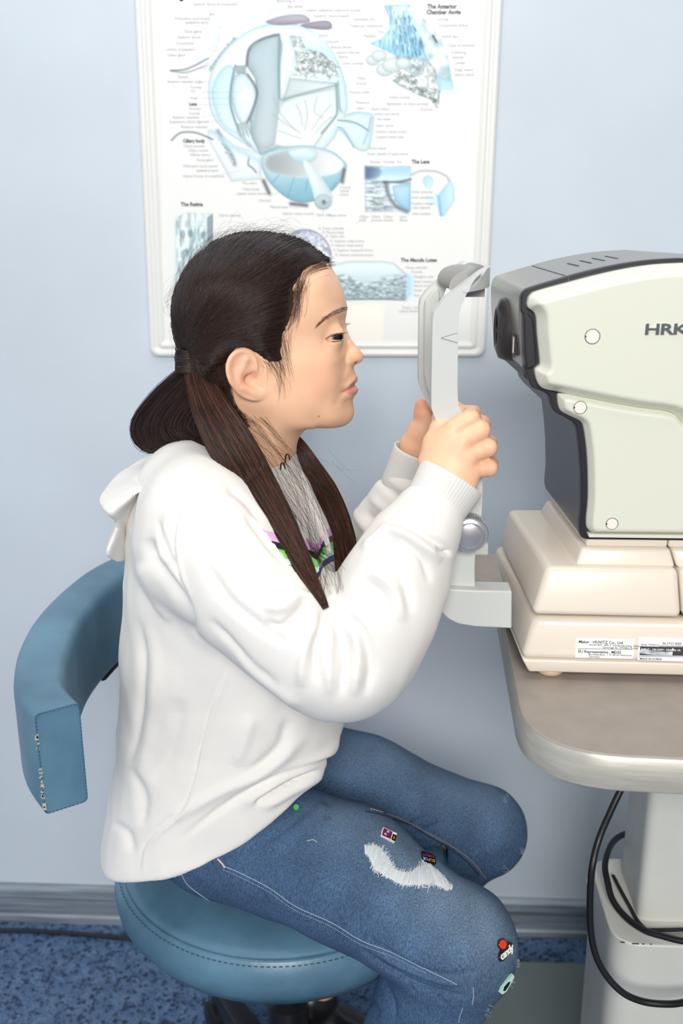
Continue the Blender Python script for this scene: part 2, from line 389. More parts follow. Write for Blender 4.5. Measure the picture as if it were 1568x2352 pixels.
# double wall at the right and the optic nerve
stroke([(776, 186), (780, 240), (784, 262)], 2, (128, 156, 162), 0.8); stroke([(772, 192), (774, 250), (770, 268), (738, 306)], 2.5, (120, 146, 152), 0.8)
stroke([(784, 262), (755, 300), (738, 332)], 4, (230, 242, 242), 0.9); stroke([(776, 276), (815, 282), (846, 300)], 2.4, (124, 150, 156), 0.8); stroke([(776, 292), (790, 300), (812, 338)], 2.2, (150, 176, 182), 0.8)
stroke([(846, 300), (852, 270)], 2, (150, 176, 182), 0.7); stroke([(846, 300), (834, 330)], 3, (170, 196, 200), 0.7)
# lens
fill([(536, 180), (550, 168), (566, 170), (582, 192), (590, 220), (584, 252), (568, 280), (552, 282), (538, 256), (530, 218)], (214, 233, 239), (232, 242, 244), (1, 0.4), edge=(126, 158, 172), ew=5, ea=0.75, sm=4)
fill([(550, 214), (562, 208), (568, 222), (560, 236), (552, 230)], (244, 247, 246), edge=(214, 230, 234), ew=4, sm=4)
stroke([(568, 170), (590, 214), (568, 282)], 2.4, (88, 84, 100), 0.75); stroke([(540, 150), (530, 200), (530, 245), (548, 300)], 2.4, (100, 122, 130), 0.7)
for k in range(16): stroke([(541 + k * 1.6, 150 + (k % 3)), (543 + k * 1.4, 168)], 1.1, (130, 144, 148), 0.6, 0); stroke([(546 + k * 1.6, 284), (548 + k * 2.2, 308 + (k % 4) * 3)], 1.1, (150, 164, 166), 0.6, 0)
stroke([(484, 300), (520, 330), (560, 352), (598, 372)], 6, (190, 220, 228), 0.8); stroke([(548, 305), (575, 335)], 4, (150, 168, 172), 0.6)
# lower half ball with nerve stalk
fill([(600, 368), (612, 350), (650, 340), (700, 334), (760, 346), (790, 370), (796, 384), (780, 420), (745, 452), (700, 466), (660, 456), (622, 424), (604, 394)], (214, 236, 242), (138, 188, 204), (0.1, 1), edge=(110, 150, 164), ew=5, ea=0.6, sm=4)
fill([(606, 372), (616, 356), (650, 346), (700, 340), (755, 350), (788, 374), (776, 396), (735, 406), (680, 408), (630, 400), (610, 388)], (168, 176, 178), (236, 240, 240), (1, 0.1), edge=(208, 224, 228), ew=4, ea=0.9, sm=4)
fill([(662, 346), (700, 338), (728, 350), (720, 368), (695, 376), (672, 366)], (232, 244, 247), (190, 216, 224), (0, 1), edge=(150, 184, 194), ew=4, sm=4)
fill([(695, 372), (712, 376), (760, 440), (758, 468), (728, 470), (715, 430)], (236, 243, 244), (206, 222, 226), (1, 0), edge=(180, 204, 210), ew=5, ea=0.5, sm=3)
fill([(742 + 20 * math.cos(a), 464 + 18 * math.sin(a)) for a in np.linspace(0, 6.2, 20)], (214, 228, 230), (186, 206, 212), (0, 1), edge=(112, 140, 148), ew=3)
stroke([(743, 463), (744, 466)], 3, (70, 70, 80), 0.9, 0)
for a in np.linspace(0, 6.28, 12): stroke([(743 + 4 * math.cos(a), 464 + 4 * math.sin(a)), (743 + 14 * math.cos(a), 464 + 13 * math.sin(a))], 1.0, (120, 140, 146), 0.5, 0)
for P_ in ([(605, 415), (618, 444)], [(668, 468), (704, 472)], [(790, 390), (786, 418)]): stroke(P_, 4.5, (98, 90, 100), 0.8, 0)
for P_ in ([(676, 408), (664, 440), (662, 452)], [(640, 402), (625, 420)], [(706, 412), (702, 440)], [(770, 420), (764, 436)]): stroke(P_, 1.3, (120, 160, 172), 0.7)
# anterior chamber angle
fill([(880, 12), (945, 10), (935, 22), (960, 50), (985, 100), (985, 140), (900, 128), (850, 100), (876, 88), (893, 68), (893, 40)], (205, 232, 244), (150, 204, 232), (0.2, 1), edge=(120, 180, 210), ew=8, ea=0.5, noise=smooth_noise(7, 4, 0.6, 1.6))
for k in range(90):
    x, y = rs.uniform(898, 952), rs.uniform(34, 120); x += (y - 30) * 0.3
    stroke([(x, y), (x + 2 + rs.uniform(-2, 3), y + rs.uniform(6, 16))], 1.9, [(112, 172, 204), (84, 132, 160), (200, 228, 240), (66, 104, 126)][k % 4], 0.6, 0)
fill([(850, 100), (906, 126), (906, 142), (856, 108)], (240, 248, 250), edge=(180, 206, 214), ew=2)
fill([(930, 22), (985, 50), (1012, 90), (1030, 135), (1040, 200), (1010, 206), (990, 170), (975, 120), (962, 60)], (236, 246, 249), (206, 230, 240), (0, 1), edge=(150, 184, 196), ew=4, ea=0.5, noise=nzc)
stroke([(955, 44), (975, 90), (1008, 120)], 5, (224, 240, 244), 0.8); stroke([(975, 60), (1004, 110)], 5, (180, 208, 218), 0.7); stroke([(994, 82), (1002, 96)], 3, (60, 72, 80), 0.85, 0)
fill([(1006, 174), (1040, 186), (1040, 208), (1010, 206)], (176, 216, 232), (196, 230, 240), edge=(140, 176, 190), ew=3)
fill([(1010, 206), (1042, 205), (1066, 180), (1060, 215), (1012, 224)], (214, 238, 247), alpha=0.7, soft=12)
fill([(906, 126), (985, 136), (984, 176), (940, 168), (906, 146)], (196, 208, 212), (170, 184, 190), (0, 1), edge=(130, 150, 156), ew=3, noise=nzf)
for c_, r_ in (((856, 138), 13), ((870, 128), 14), ((884, 160), 16), ((900, 150), 18), ((925, 146), 14)):
    fill([(c_[0] + r_ * 1.3 * math.cos(a), c_[1] + r_ * math.sin(a)) for a in np.linspace(0, 6, 14)], (232, 240, 241), (206, 218, 221), (0, 1), edge=(150, 170, 174), ew=4, ea=0.7)
fill([(900, 185), (925, 172), (960, 170), (985, 140), (1000, 160), (1010, 210), (1008, 240), (985, 228), (960, 218), (935, 206), (915, 196)], (216, 224, 224), (196, 208, 210), (0, 1), edge=(120, 134, 138), ew=4, noise=smooth_noise(5, 9))
for k in range(120):
    x = rs.uniform(915, 1005); y = 168 + (x - 915) * 0.45 + rs.uniform(-14, 26) * (0.6 + 0.4 * (x - 915) / 90)
    a = rs.uniform(0, 3.14); stroke([(x, y), (x + 5 * math.cos(a), y + 4 * math.sin(a)), (x + 9 * math.cos(a + 0.8), y + 7 * math.sin(a + 0.8))], 1.7, (108, 120, 124) if k % 2 else (246, 248, 248), 0.6, 3)
stroke([(1000, 240), (1003, 246)], 3, (150, 158, 160), 0.7, 0)
# lens detail picture
fill([(838, 382), (943, 382), (943, 487), (838, 487)], (192, 214, 226), (228, 236, 240), (0.2, 1), edge=(150, 160, 168), ew=2, noise=smooth_noise(8, 12, 3, 0.7))
fill([(838, 382), (870, 384), (890, 404), (846, 412), (838, 410)], (88, 112, 140), (160, 196, 220), (1, 0.4), soft=8)
fill([(880, 386), (943, 384), (943, 408), (888, 420), (870, 410)], (170, 214, 240), (222, 238, 246), (0, 1), soft=8)
for k in range(70):
    y = 414 + rs.rand() ** 1.1 * 70; x = rs.uniform(838, 885); stroke([(x, y), (x + rs.uniform(8, 22), y + rs.uniform(-2, 2))], 1.2, [(90, 108, 118), (236, 240, 240), (140, 158, 166)][k % 3], 0.6, 0)
fill([(900, 426), (943, 424), (943, 486), (926, 480), (906, 460)], (190, 226, 244), (160, 206, 232), (0, 1), edge=(120, 160, 180), ew=4)
stroke([(886, 420), (892, 448), (910, 474), (934, 486)], 5, (110, 122, 130), 0.8); stroke([(880, 418), (915, 418), (943, 412)], 2.6, (76, 88, 98), 0.8)
# small eye section
stroke([(944, 402), (965, 393), (1000, 394), (1025, 405), (1032, 418)], 2.6, (178, 178, 178), 0.8)
fill([(970, 412), (982, 402), (994, 410), (992, 428), (982, 434), (974, 426)], (186, 220, 236), (216, 238, 246), (1, 1), edge=(170, 206, 222), ew=4, sm=3)
fill([(1006, 448), (1034, 412), (1042, 430), (1044, 460), (1020, 496), (1012, 498)], (178, 220, 240), (212, 236, 246), (1, 0), edge=(130, 186, 214), ew=3, sm=0)
stroke([(1004, 450), (1012, 494)], 3, (110, 176, 212), 0.7, 0); fill([(980, 450), (1000, 444), (1004, 470), (984, 468)], (206, 232, 244), alpha=0.8, soft=12)
# retina block
fill([(402, 500), (426, 488), (488, 490), (476, 500), (476, 660), (402, 660)], (222, 236, 238), (208, 228, 232), (0, 1), edge=(186, 200, 204), ew=3, noise=smooth_noise(7, 20, 0.6, 2.5))
fill([(476, 500), (489, 490), (489, 660), (476, 660)], (162, 176, 180), (132, 146, 150), (0, 1), edge=(120, 130, 136), ew=3)
for c_ in ((419, 538), (437, 536), (466, 540), (428, 580), (452, 590)):
    fill([(c_[0] + 5.5 * math.cos(a), c_[1] + 9 * math.sin(a)) for a in np.linspace(0, 6, 12)], (150, 172, 182), edge=(110, 136, 148), ew=2, soft=5)
for k in range(70):
    x, y = rs.uniform(405, 474), rs.uniform(515, 655); stroke([(x, y), (x + rs.uniform(-2, 2), y + rs.uniform(8, 26))], 1.6, [(150, 180, 188), (236, 244, 246), (126, 158, 168)][k % 3], 0.55, 0)
for k in range(4): stroke([(404, 508 + k * 4), (476, 508 + k * 4)], 0.9, (170, 192, 198), 0.5, 0)
# fundus disc
fill([(700 + 62 * math.cos(a), 592 + 66 * math.sin(a)) for a in np.linspace(0, 6.2, 44)], (206, 212, 226), (214, 230, 238), (0, 1), edge=(128, 128, 142), ew=4, ea=0.85, noise=nzf)
# macula slab
fill([(740, 612), (800, 600), (880, 600), (905, 604), (932, 628), (932, 688), (740, 690)], (232, 243, 246), (176, 202, 210), (0, 1), edge=(140, 162, 168), ew=2.5, ea=0.7)
fill([(932, 628), (952, 634), (950, 676), (934, 688)], (178, 216, 240), (214, 236, 248), (1, 0), soft=9)
fill([(742, 638), (790, 628), (815, 640), (835, 652), (870, 640), (890, 630), (932, 632), (932, 686), (742, 686)], (190, 206, 210), (170, 190, 196), (0, 1), noise=smooth_noise(4, 30, 2.2, 0.7), soft=6)
for k in range(260):
    x = rs.uniform(742, 930); y = rs.uniform(630, 686); m_ = abs(x - 838) / 90.0
    if y < 652 - 18 * min(1, m_): continue
    stroke([(x, y), (x + rs.uniform(2, 8), y + rs.uniform(-1, 1))], 1.1, [(96, 116, 122), (232, 238, 240), (130, 150, 156)][k % 3], 0.6, 0)
stroke([(742, 689), (850, 687), (930, 689)], 1.8, (110, 124, 128), 0.8)
# aged paper square
fill([(790, 700), (884, 696), (880, 792), (792, 790)], (250, 244, 236), edge=(242, 232, 218), ew=4, soft=3)
# leader lines
for (x0_, y0_, x1_, y1_) in [(520, 20, 540, 60), (630, 12, 600, 70), (640, 24, 628, 60), (478, 52, 506, 62), (460, 78, 500, 92), (460, 92, 500, 108), (450, 106, 494, 116), (440, 126, 470, 136), (462, 188, 482, 188), (462, 212, 540, 212), (462, 226, 540, 226), (452, 240, 540, 240), (455, 270, 510, 262), (475, 280, 540, 272), (790, 270, 812, 262), (850, 40, 880, 40), (876, 60, 895, 58), (1000, 58, 1010, 60), (1008, 100, 1020, 104), (1020, 130, 1036, 130), (492, 404, 550, 392), (620, 452, 660, 430), (664, 476, 682, 478), (742, 482, 742, 490), (820, 512, 840, 500)]:
    stroke([(x0_, y0_), (x1_, y1_)], 0.9, (176, 184, 188), 0.5, 0)
CAN = np.where(CAN < 236, 236 - (236 - CAN) * 1.12, CAN); CAN = np.clip(CAN, 0, 255)
ni, nj = GX.shape
dgc = np.stack([PY(x, y, PYW) for x in (gx[0], gx[-1]) for y in (gy[0], gy[-1])])
V = np.empty((ni, nj, 3)); 
RX = CR @ np.stack([(GX.ravel() - IW / 2) / F_PX, -(GY.ravel() - IH / 2) / F_PX, -np.ones(GX.size)])
tt = (PYW - CAM[1]) / RX[1]; V = (CAM[:, None] + RX * tt).T
idx = np.arange(ni * nj).reshape(ni, nj)
Q = np.stack([idx[:-1, :-1], idx[:-1, 1:], idx[1:, 1:], idx[1:, :-1]], -1).reshape(-1, 4)
me = npmesh(V, Q)
cc = np.clip(CAN.reshape(-1, 3) / 255, 0, 1); cl = np.where(cc <= 0.04045, cc / 12.92, ((cc + 0.055) / 1.055) ** 2.4)
at = me.color_attributes.new('print', 'FLOAT_COLOR', 'POINT'); at.data.foreach_set('color', np.concatenate([cl, np.ones((len(cl), 1))], 1).astype(np.float32).ravel())
sheet = link('printed_sheet', me, m_print, chart)
# ---- lettering
def chart_text(items, m, name, bold=0.0, sc_=1.0, shear=0.0):
    ms = []
    for s, x, y, h in items:
        o = WP(x, y, 0.0006); o2 = WP(x + 100, y, 0.0006); ux = (o2 - o) / np.linalg.norm(o2 - o)
        ms.append(text_me(s, h * 1.48 / F_PX * 1.4 * sc_, o, tuple(ux), (0, 0, 1), bold=bold, shear=shear))
    return link(name, join_me(ms), m, sheet, smooth=False)
for hd_ in ([('The Anterior', 981, 19, 8), ('Chamber Angle', 979, 32, 8)], [('The Lens', 945, 375, 7.5)], [('The Retina', 415, 473, 8)], [('The Macula Lutea', 920, 601, 8)], [('Ciliary body', 420, 327, 7)], [('Lens', 434, 242, 6.5)]): chart_text(hd_, m_type2, 'heading_print', 0.0003)
lab = [('Superior fornix of conjunctiva', 443, 12), ('Branching to', 635, 5), ('Eye lashes', 660, 17), ('Levator palpebrae superioris muscle', 702, 26), ('Superior rectus muscle', 720, 39), ('Skin', 480, 35), ('Orbicularis oculi muscle', 400, 45), ('(palpebral part)', 425, 54),
       ('Tarsal gland', 422, 75), ('Superior tarsus', 408, 88), ('Conjunctiva', 404, 102), ('Limbus of palpebra', 382, 116), ('Ciliary gland', 384, 129), ('Eyelash', 408, 179), ('Anterior chamber angle', 384, 190), ('Cornea', 437, 203), ('Iris', 438, 212), ('Pupil', 438, 228), ('Nucleus', 434, 252), ('Cortex', 434, 263),
       ('Anterior chamber', 396, 272), ('Suspensory (Zinn) ligament', 389, 282), ('Posterior chamber', 415, 294), ('Ciliary process', 421, 338), ('Ciliary muscle', 432, 348), ('Inferior tarsus', 436, 358), ('Tarsal gland', 451, 370), ('Orbicularis oculi muscle', 420, 384), ('(palpebral part)', 451, 394), ('Inferior fornix of conjunctiva', 420, 407),
       ('The sclera', 556, 423), ('Ciliary body', 556, 437), ('Lateral rectus muscle', 543, 447), ('Choroid', 594, 463), ('Macula lutea', 620, 478), ('Inferior rectus muscle', 648, 493), ('Optic disc', 726, 496), ('Optic nerve', 755, 497), ('Central', 780, 433), ('retinal', 780, 441), ('artery', 780, 449),
       ('Sclera', 732, 84), ('Choroid', 748, 98), ('Retinal blood', 760, 111), ('Lamina cribrosa', 771, 123), ('Retina', 777, 133), ('Ciliary process', 784, 148), ('Ciliary', 818, 182), ('muscle', 817, 194), ('Vitreous body', 800, 214), ('Posterior', 817, 238), ('ciliary', 817, 251), ('Short ciliary', 853, 253), ('artery and nerve', 860, 264), ('Pia mater', 866, 276), ('Optic nerve', 862, 291), ('Central retinal artery', 862, 305), ('Central retinal vein', 862, 317),
       ('Dura mater', 848, 343), ('Outer sheath of optic nerve', 842, 356), ('Schwalbe line', 813, 47), ('Trabecular meshwork', 801, 62), ('Iris', 870, 76), ('Pupillary', 835, 85), ('Cornea', 1003, 47), ('Conjunctiva limbus', 1008, 61), ('Scleral spur', 1014, 86), ('Canal of Schlemm', 1028, 107), ('Collecting', 1035, 123), ('channel', 1038, 134), ('Limbal', 1045, 147), ('Deep scleral', 1043, 163), ('plexus vessel', 1044, 174), ('Ciliary muscle', 893, 226), ('Epithelium of ciliary process', 888, 241), ('Choroid', 964, 254),
       ('Zonula', 849, 374), ('Cornea', 880, 374), ('Iris', 912, 374), ('Outer granular', 944, 443), ('inner plexiform', 944, 456), ('Pupillary margin', 944, 470), ('Lens capsule', 946, 479), ('Lens nucleus', 946, 493), ('Ciliary', 825, 500), ('body', 825, 508), ('Ciliary', 852, 500), ('process', 852, 508), ('Ciliary', 880, 500), ('muscle', 880, 508), ('Lens', 918, 500), ('fibres', 917, 508),
       ('Nerve opening', 503, 497), ('A. Fovea centralis', 731, 527), ('B. Macula lutea', 740, 536), ('C. Optic disc', 748, 545), ('D. Superior nasal artery', 757, 556), ('E. Inferior nasal artery', 761, 566), ('F. Superior temporal artery', 766, 577), ('G. Inferior temporal artery', 769, 588),
       ('Fovea centralis', 932, 617), ('Foveola', 944, 627), ('Ganglion cells', 950, 638), ('Inner nuclear layer', 950, 649), ('Fibres of Henle', 950, 659), ('Outer nuclear', 950, 669), ('Rod and cone', 950, 681), ('Cones, rods and pigment', 922, 709), ('Lateral illustration of the layers', 916, 717)]
chart_text([(s, x, y, 5.6) for s, x, y in lab], m_type, 'label_print', 0.0, 1.0)
for (x, y) in [(1060, 711), (1058, 720), (1058, 728)]: pass
link('heading_mark', lathe([(0.0001, 0), (0.003, 0)], tuple(WP(416, -3, 0.0006)), 'Y', 20), m_type2, sheet, smooth=False)
# ================================================================== table and eye-testing instrument
SK = -0.06
def skew(me, y0=0.885, k=SK):
    n = len(me.vertices); co = np.empty(n * 3, np.float32); me.vertices.foreach_get('co', co); co = co.reshape(-1, 3)
    co[:, 0] += k * (co[:, 1] - y0); me.vertices.foreach_set('co', co.ravel()); me.update(); return me
def XZ(px, py, Y):
    p = PY(px, py, Y); return (p[0], p[2])
m_cream = mat('cream_enamel', (222, 223, 207), 0.32, coat=0.25, bump=0.03, bscale=500)
m_cream2 = mat('warm_cream_plastic', (228, 217, 202), 0.34, coat=0.2, bump=0.03, bscale=500)
m_foot = mat('tan_rubber', (206, 180, 152), 0.5)
m_gasket = mat('near_black_plastic', (30, 29, 35), 0.42)
m_shell = mat('dark_slate_plastic', (74, 78, 90), 0.38, bump=0.05, bscale=600)
m_nose = mat('warm_grey_metal_paint', (150, 147, 141), 0.28, metal=0.45)
m_ring = mat('lens_bezel', (60, 58, 60), 0.35, metal=0.2)
m_glass = mat('lens_glass', (8, 8, 12), 0.06, coat=1.0)
m_cap = mat('cap_ivory', (238, 232, 222), 0.4)
m_grey_pl = mat('pale_grey_plastic', (203, 206, 202), 0.38, coat=0.1, bump=0.02, bscale=500)
m_pad = mat('grey_silicone_pad', (160, 158, 154), 0.45)
m_chrome = mat('satin_chrome', (196, 196, 198), 0.32, metal=0.75)
m_logo = mat('logo_foil', (190, 198, 202), 0.14, metal=1.0)
m_line = mat('groove_dark', (120, 112, 102), 0.6)
m_sticker = mat('sticker_white', (244, 246, 246), 0.4)
m_ink = mat('print_ink', (52, 50, 54), 0.6)
m_table = mat('table_laminate', (156, 147, 139), 0.4, var=0.03, vscale=40, bump=0.05, bscale=700)
m_edge = mat('brushed_table_edge', (180, 177, 168), 0.36, metal=0.35, var=0.05, vscale=30, stretch=(1, 1, 12))
m_col = mat('column_paint', (206, 207, 200), 0.42, var=0.015, vscale=20, bump=0.04, bscale=500)
m_basep = mat('base_plate_paint', (98, 108, 106), 0.45, bump=0.05, bscale=400)

# ---- table
TZ = 0.80
tbl = empty('instrument_table', (0.34, 1.0, 0)); tag(tbl, 'grey height-adjustable table on a pale column, carrying the eye-testing instrument', 'table')
out = roundpoly([(0.092, 0.735), (0.80, 0.700), (0.80, 1.245), (0.106, 1.245)], [0.085, 0.085, 0.07, 0.07], 10)
out = [(x + 0.02, y) for x, y in out]
def inset(poly, d):
    P = np.array(poly); n = len(P); o = []
    for i in range(n):
        t = P[(i + 1) % n] - P[i - 1]; t /= max(np.linalg.norm(t), 1e-9); o.append(P[i] + d * np.array([-t[1], t[0]]))
    return [tuple(p) for p in o]
top = link('tabletop', extrude_z(inset(out, 0.0015), TZ - 0.03, TZ), m_table, tbl, smooth=False); bevel_mod(top, 0.0015, 2)
R = [[(x, y, TZ - 0.034) for x, y in inset(out, 0.004)], [(x, y, TZ - 0.031) for x, y in out], [(x, y, TZ - 0.003) for x, y in out],
     [(x, y, TZ + 0.0002) for x, y in inset(out, 0.003)], [(x, y, TZ - 0.003) for x, y in inset(out, 0.0045)], [(x, y, TZ - 0.034) for x, y in inset(out, 0.0045)]]
link('edge_band', rings(R, False, False, closed=True), m_edge, tbl, angle=50)
def rbox(x0, x1, y0, y1, z0, z1, r=0.012, n=5, bevel=0.003):
    return extrude_z(roundpoly([(x0, y0), (x1, y0), (x1, y1), (x0, y1)], r, n), z0, z1)
ic = link('inner_column', rbox(0.284, 0.40, 0.968, 1.065, 0.40, TZ - 0.034, 0.014), m_col, tbl, angle=50)
oc = link('outer_column', rbox(0.249, 0.46, 0.928, 1.082, 0.045, 0.452, 0.034, 8), m_col, tbl, angle=50); bevel_mod(oc, 0.002, 2)
sc_ = link('screw_head', lathe([(0.0001, 0), (0.005, 0), (0.006, -0.003), (0.0001, -0.004)], (0.260, 1.06, 0.432), 'X', 16), m_col, tbl); sc_.location.x -= 0.012
bp_ = link('base_plate', rbox(0.125, 0.75, 0.60, 1.37, 0.012, 0.045, 0.03), m_basep, tbl, angle=50); bevel_mod(bp_, 0.006, 3)
# scuffed paint on the housing corner, tiny brown marks
ch = []
for (x, y, l) in [(1430, 2165, 6), (1462, 2176, 9), (1480, 2177, 3), (1497, 2176, 2)]:
    p = PZ(x, y, 0.4528); ch.append(box(p[0] - l * 0.0004, p[0] + l * 0.0004, max(p[1], 0.9285), max(p[1], 0.9285) + 0.0014, 0.4521, 0.4526))
link('paint_chip', join_me(ch), mat('chipped_primer', (112, 72, 62), 0.7), tbl, smooth=False)
link('crossbeam', box(0.25, 0.50, 0.85, 1.16, TZ - 0.05, TZ - 0.034), m_basep, tbl, smooth=False)

# ---- cables at the column
P = [PY(1447, 1745, 0.945), PY(1437, 1788, 0.94), PY(1408, 1850, 0.93), PY(1376, 1925, 0.92), PY(1360, 1990, 0.905), PY(1355, 2060, 0.90), PY(1356, 2130, 0.895),
     PY(1367, 2190, 0.89), PY(1392, 2240, 0.885), PY(1430, 2280, 0.88), PY(1475, 2300, 0.88), PY(1525, 2306, 0.88), PY(1570, 2302, 0.885), PY(1640, 2280, 0.90)]
tag(link('power_cable', tube(catmull(P, 8), 0.0037, 12), m_black_rubber), 'thick black cable hanging from the table in one big loop', 'cable')
P = [PZ(1437, 1962, 0.49), PZ(1420, 1972, 0.485), PZ(1402, 1995, 0.475), PZ(1396, 2030, 0.465), PZ(1408, 2070, 0.460), PZ(1438, 2108, 0.459), PZ(1478, 2136, 0.460), PZ(1520, 2150, 0.462), PZ(1572, 2162, 0.465), PZ(1640, 2165, 0.47)]
P[0] = P[0] + np.array([0.035, 0.075, -0.015]); P[1] = P[1] + np.array([0.006, 0.045, -0.005]); P[2] = P[2] + np.array([-0.004, 0.012, 0.0])
tag(link('power_cable', tube(catmull(P, 8), 0.0037, 12), m_black_rubber), 'black cable curving round the foot of the upper column, on the housing', 'cable')
P = [PZ(1408, 2012, 0.4555), PZ(1425, 2045, 0.4555), PZ(1447, 2085, 0.4555), PZ(1462, 2112, 0.4555), PZ(1478, 2130, 0.4550), PZ(1492, 2136, 0.4550), PZ(1570, 2135, 0.4550)]
tag(link('signal_cable', tube(catmull(P, 8), 0.0022, 10), m_black_rubber), 'thin black cable lying straight across the top of the column housing', 'cable')

# ---- the instrument
mc = empty('eye_testing_instrument', (0.34, 0.97, TZ)); tag(mc, 'cream and black eye-testing instrument standing on the grey table', 'medical device')
XR = 0.62
YF = 1.065
# lower base
z0, z1 = 0.808, 0.862
def box8(b, t, z0, z1):
    """b, t: footprint corners (near-left, near-right, far-right, far-left) as (x, y)"""
    V = [(x, y, z0) for x, y in b] + [(x, y, z1) for x, y in t]
    return pym(V, [(3, 2, 1, 0), (4, 5, 6, 7), (0, 1, 5, 4), (1, 2, 6, 5), (2, 3, 7, 6), (3, 0, 4, 7)])
lb = link('lower_base', box8([(0.123, 0.866), (XR, 0.86), (XR, 1.10), (0.113, 1.092)], [(0.134, 0.872), (XR, 0.866), (XR, 1.09), (0.118, 1.08)], 0.8215, z1), m_cream2, mc); bevel_mod(lb, 0.007, 4)
ls = link('base_rim', box8([(0.131, 0.868), (XR, 0.862), (XR, 1.09), (0.118, 1.088)], [(0.124, 0.8665), (XR, 0.8605), (XR, 1.095), (0.113, 1.092)], 0.808, 0.8212), m_cream2, mc); bevel_mod(ls, 0.002, 2)
for fx, fy in [(0.153, 0.885), (0.155, 1.06), (0.55, 0.885), (0.55, 1.06)]:
    link('foot', lathe([(0.0001, 0.8085), (0.0135, 0.8085), (0.0135, 0.8035), (0.0105, 0.8003), (0.0001, 0.8003)], (fx, fy, 0), 'Z', 24), m_foot, mc)
# upper (sliding) base, split by a seam
ub = link('sliding_base', box8([(0.131, 0.866), (0.2665, 0.864), (0.2665, 1.075), (0.120, 1.073)], [(0.1435, 0.876), (0.262, 0.874), (0.262, 1.065), (0.128, 1.06)], 0.8665, 0.911), m_cream2, mc); bevel_mod(ub, 0.006, 4)
ub2 = link('sliding_base_rear', box8([(0.2675, 0.864), (XR - 0.03, 0.862), (XR - 0.03, 1.075), (0.2675, 1.075)], [(0.2632, 0.874), (XR - 0.04, 0.872), (XR - 0.04, 1.065), (0.2632, 1.065)], 0.8665, 0.911), m_cream2, mc); bevel_mod(ub2, 0.006, 4)
link('base_gap', box(0.15, XR - 0.05, 0.885, 1.06, 0.86, 0.868), m_gasket, mc, smooth=False)
pl = link('plinth', box8([(0.171, 0.884), (0.262, 0.883), (0.262, 1.055), (0.160, 1.053)], [(0.1765, 0.889), (0.257, 0.888), (0.257, 1.05), (0.166, 1.045)], 0.909, 0.9255), m_cream2, mc); bevel_mod(pl, 0.003, 3)
pl2 = link('plinth', box8([(0.2632, 0.883), (0.56, 0.882), (0.56, 1.055), (0.2632, 1.055)], [(0.2582, 0.888), (0.555, 0.887), (0.555, 1.05), (0.2582, 1.05)], 0.909, 0.9255), m_cream2, mc); bevel_mod(pl2, 0.003, 3)
pn = link('neck_collar', box8([(0.181, 0.893), (0.2555, 0.893), (0.2555, 1.045), (0.170, 1.042)], [(0.181, 0.893), (0.2555, 0.893), (0.2555, 1.045), (0.170, 1.042)], 0.9252, 0.9375), m_cream2, mc); bevel_mod(pn, 0.002, 2)
pn2 = link('neck_collar', box8([(0.2565, 0.893), (0.53, 0.893), (0.53, 1.045), (0.2565, 1.045)], [(0.2565, 0.893), (0.53, 0.893), (0.53, 1.045), (0.2565, 1.045)], 0.9252, 0.9375), m_cream2, mc); bevel_mod(pn2, 0.002, 2)

def prof(pxs, Y, extra=None):
    P = [XZ(x, y, Y) for x, y in pxs]
    return P + (extra or [])
Yn = 0.885
# gasket outline (dark rim that frames the cream side)
gas_px = [(1568, 594), (1500, 598), (1434, 607), (1370, 620), (1309, 636), (1228, 660), (1209, 668), (1200, 685), (1199, 712), (1204, 724), (1206, 745), (1208, 790), (1209, 835), (1206, 846),
          (1216, 872), (1223, 890), (1236, 897), (1262, 908), (1268, 921), (1270, 938), (1280, 951), (1310, 966), (1322, 973), (1328, 988), (1334, 1040), (1338, 1100), (1338, 1170), (1334, 1215), (1338, 1238), (1352, 1244)]
right = XZ(1568, 594, Yn)
zz = XZ(1352, 1244, Yn)[1]
gp = catmull([XZ(x, y, Yn) for x, y in gas_px], 3).tolist()
gasket_outline = gp + [(0.50, zz), (0.56, 1.0), (0.575, 1.09), (0.55, 1.15), (0.45, 1.182), (0.36, 1.186), (0.30, 1.182)]
g = link('side_gasket', skew(extrude_y(gasket_outline, Yn + 0.006, Yn + 0.016)), m_gasket, mc, angle=40); bevel_mod(g, 0.0012, 2)
# shell between the two sides, slightly inside the gasket
def offs(P, d):
    P = np.array(P); n = len(P); o = []
    for i in range(n):
        t = P[(i + 1) % n] - P[i - 1]; t /= max(np.linalg.norm(t), 1e-9); o.append(P[i] + d * np.array([t[1], -t[0]]))
    return [tuple(p) for p in o]
shell_px = [(1568, 594), (1500, 598), (1434, 607), (1370, 620), (1309, 636), (1228, 660), (1209, 668), (1200, 685), (1198, 712), (1199, 760), (1203, 820), (1207, 850)]
low_px = [(1212, 872), (1215, 878), (1221, 886), (1262, 912), (1268, 935), (1280, 951), (1320, 975), (1328, 990), (1334, 1040), (1338, 1100), (1338, 1170), (1334, 1215), (1338, 1238), (1352, 1244)]
hp = catmull([XZ(x, y, Yn) for x, y in shell_px], 3).tolist()
lp = [XZ(x, y, Yn) for x, y in low_px]
head_outline = hp + [XZ(1262, 905, Yn), (0.5, 1.08), (0.57, 1.09), (0.55, 1.15), (0.45, 1.182), (0.36, 1.186), (0.30, 1.182)]
hs = link('head_shell', skew(extrude_y(head_outline, Yn + 0.012, YF)), m_nose, mc, angle=35); bevel_mod(hs, 0.004, 3, 50)
under = link('chin_recess', skew(extrude_y([XZ(1207, 849, Yn), XZ(1212, 872, Yn), XZ(1222, 884, Yn), XZ(1262, 905, Yn), XZ(1262, 849, Yn)], Yn + 0.014, YF - 0.01)), m_gasket, mc, smooth=False); bevel_mod(under, 0.003, 3)
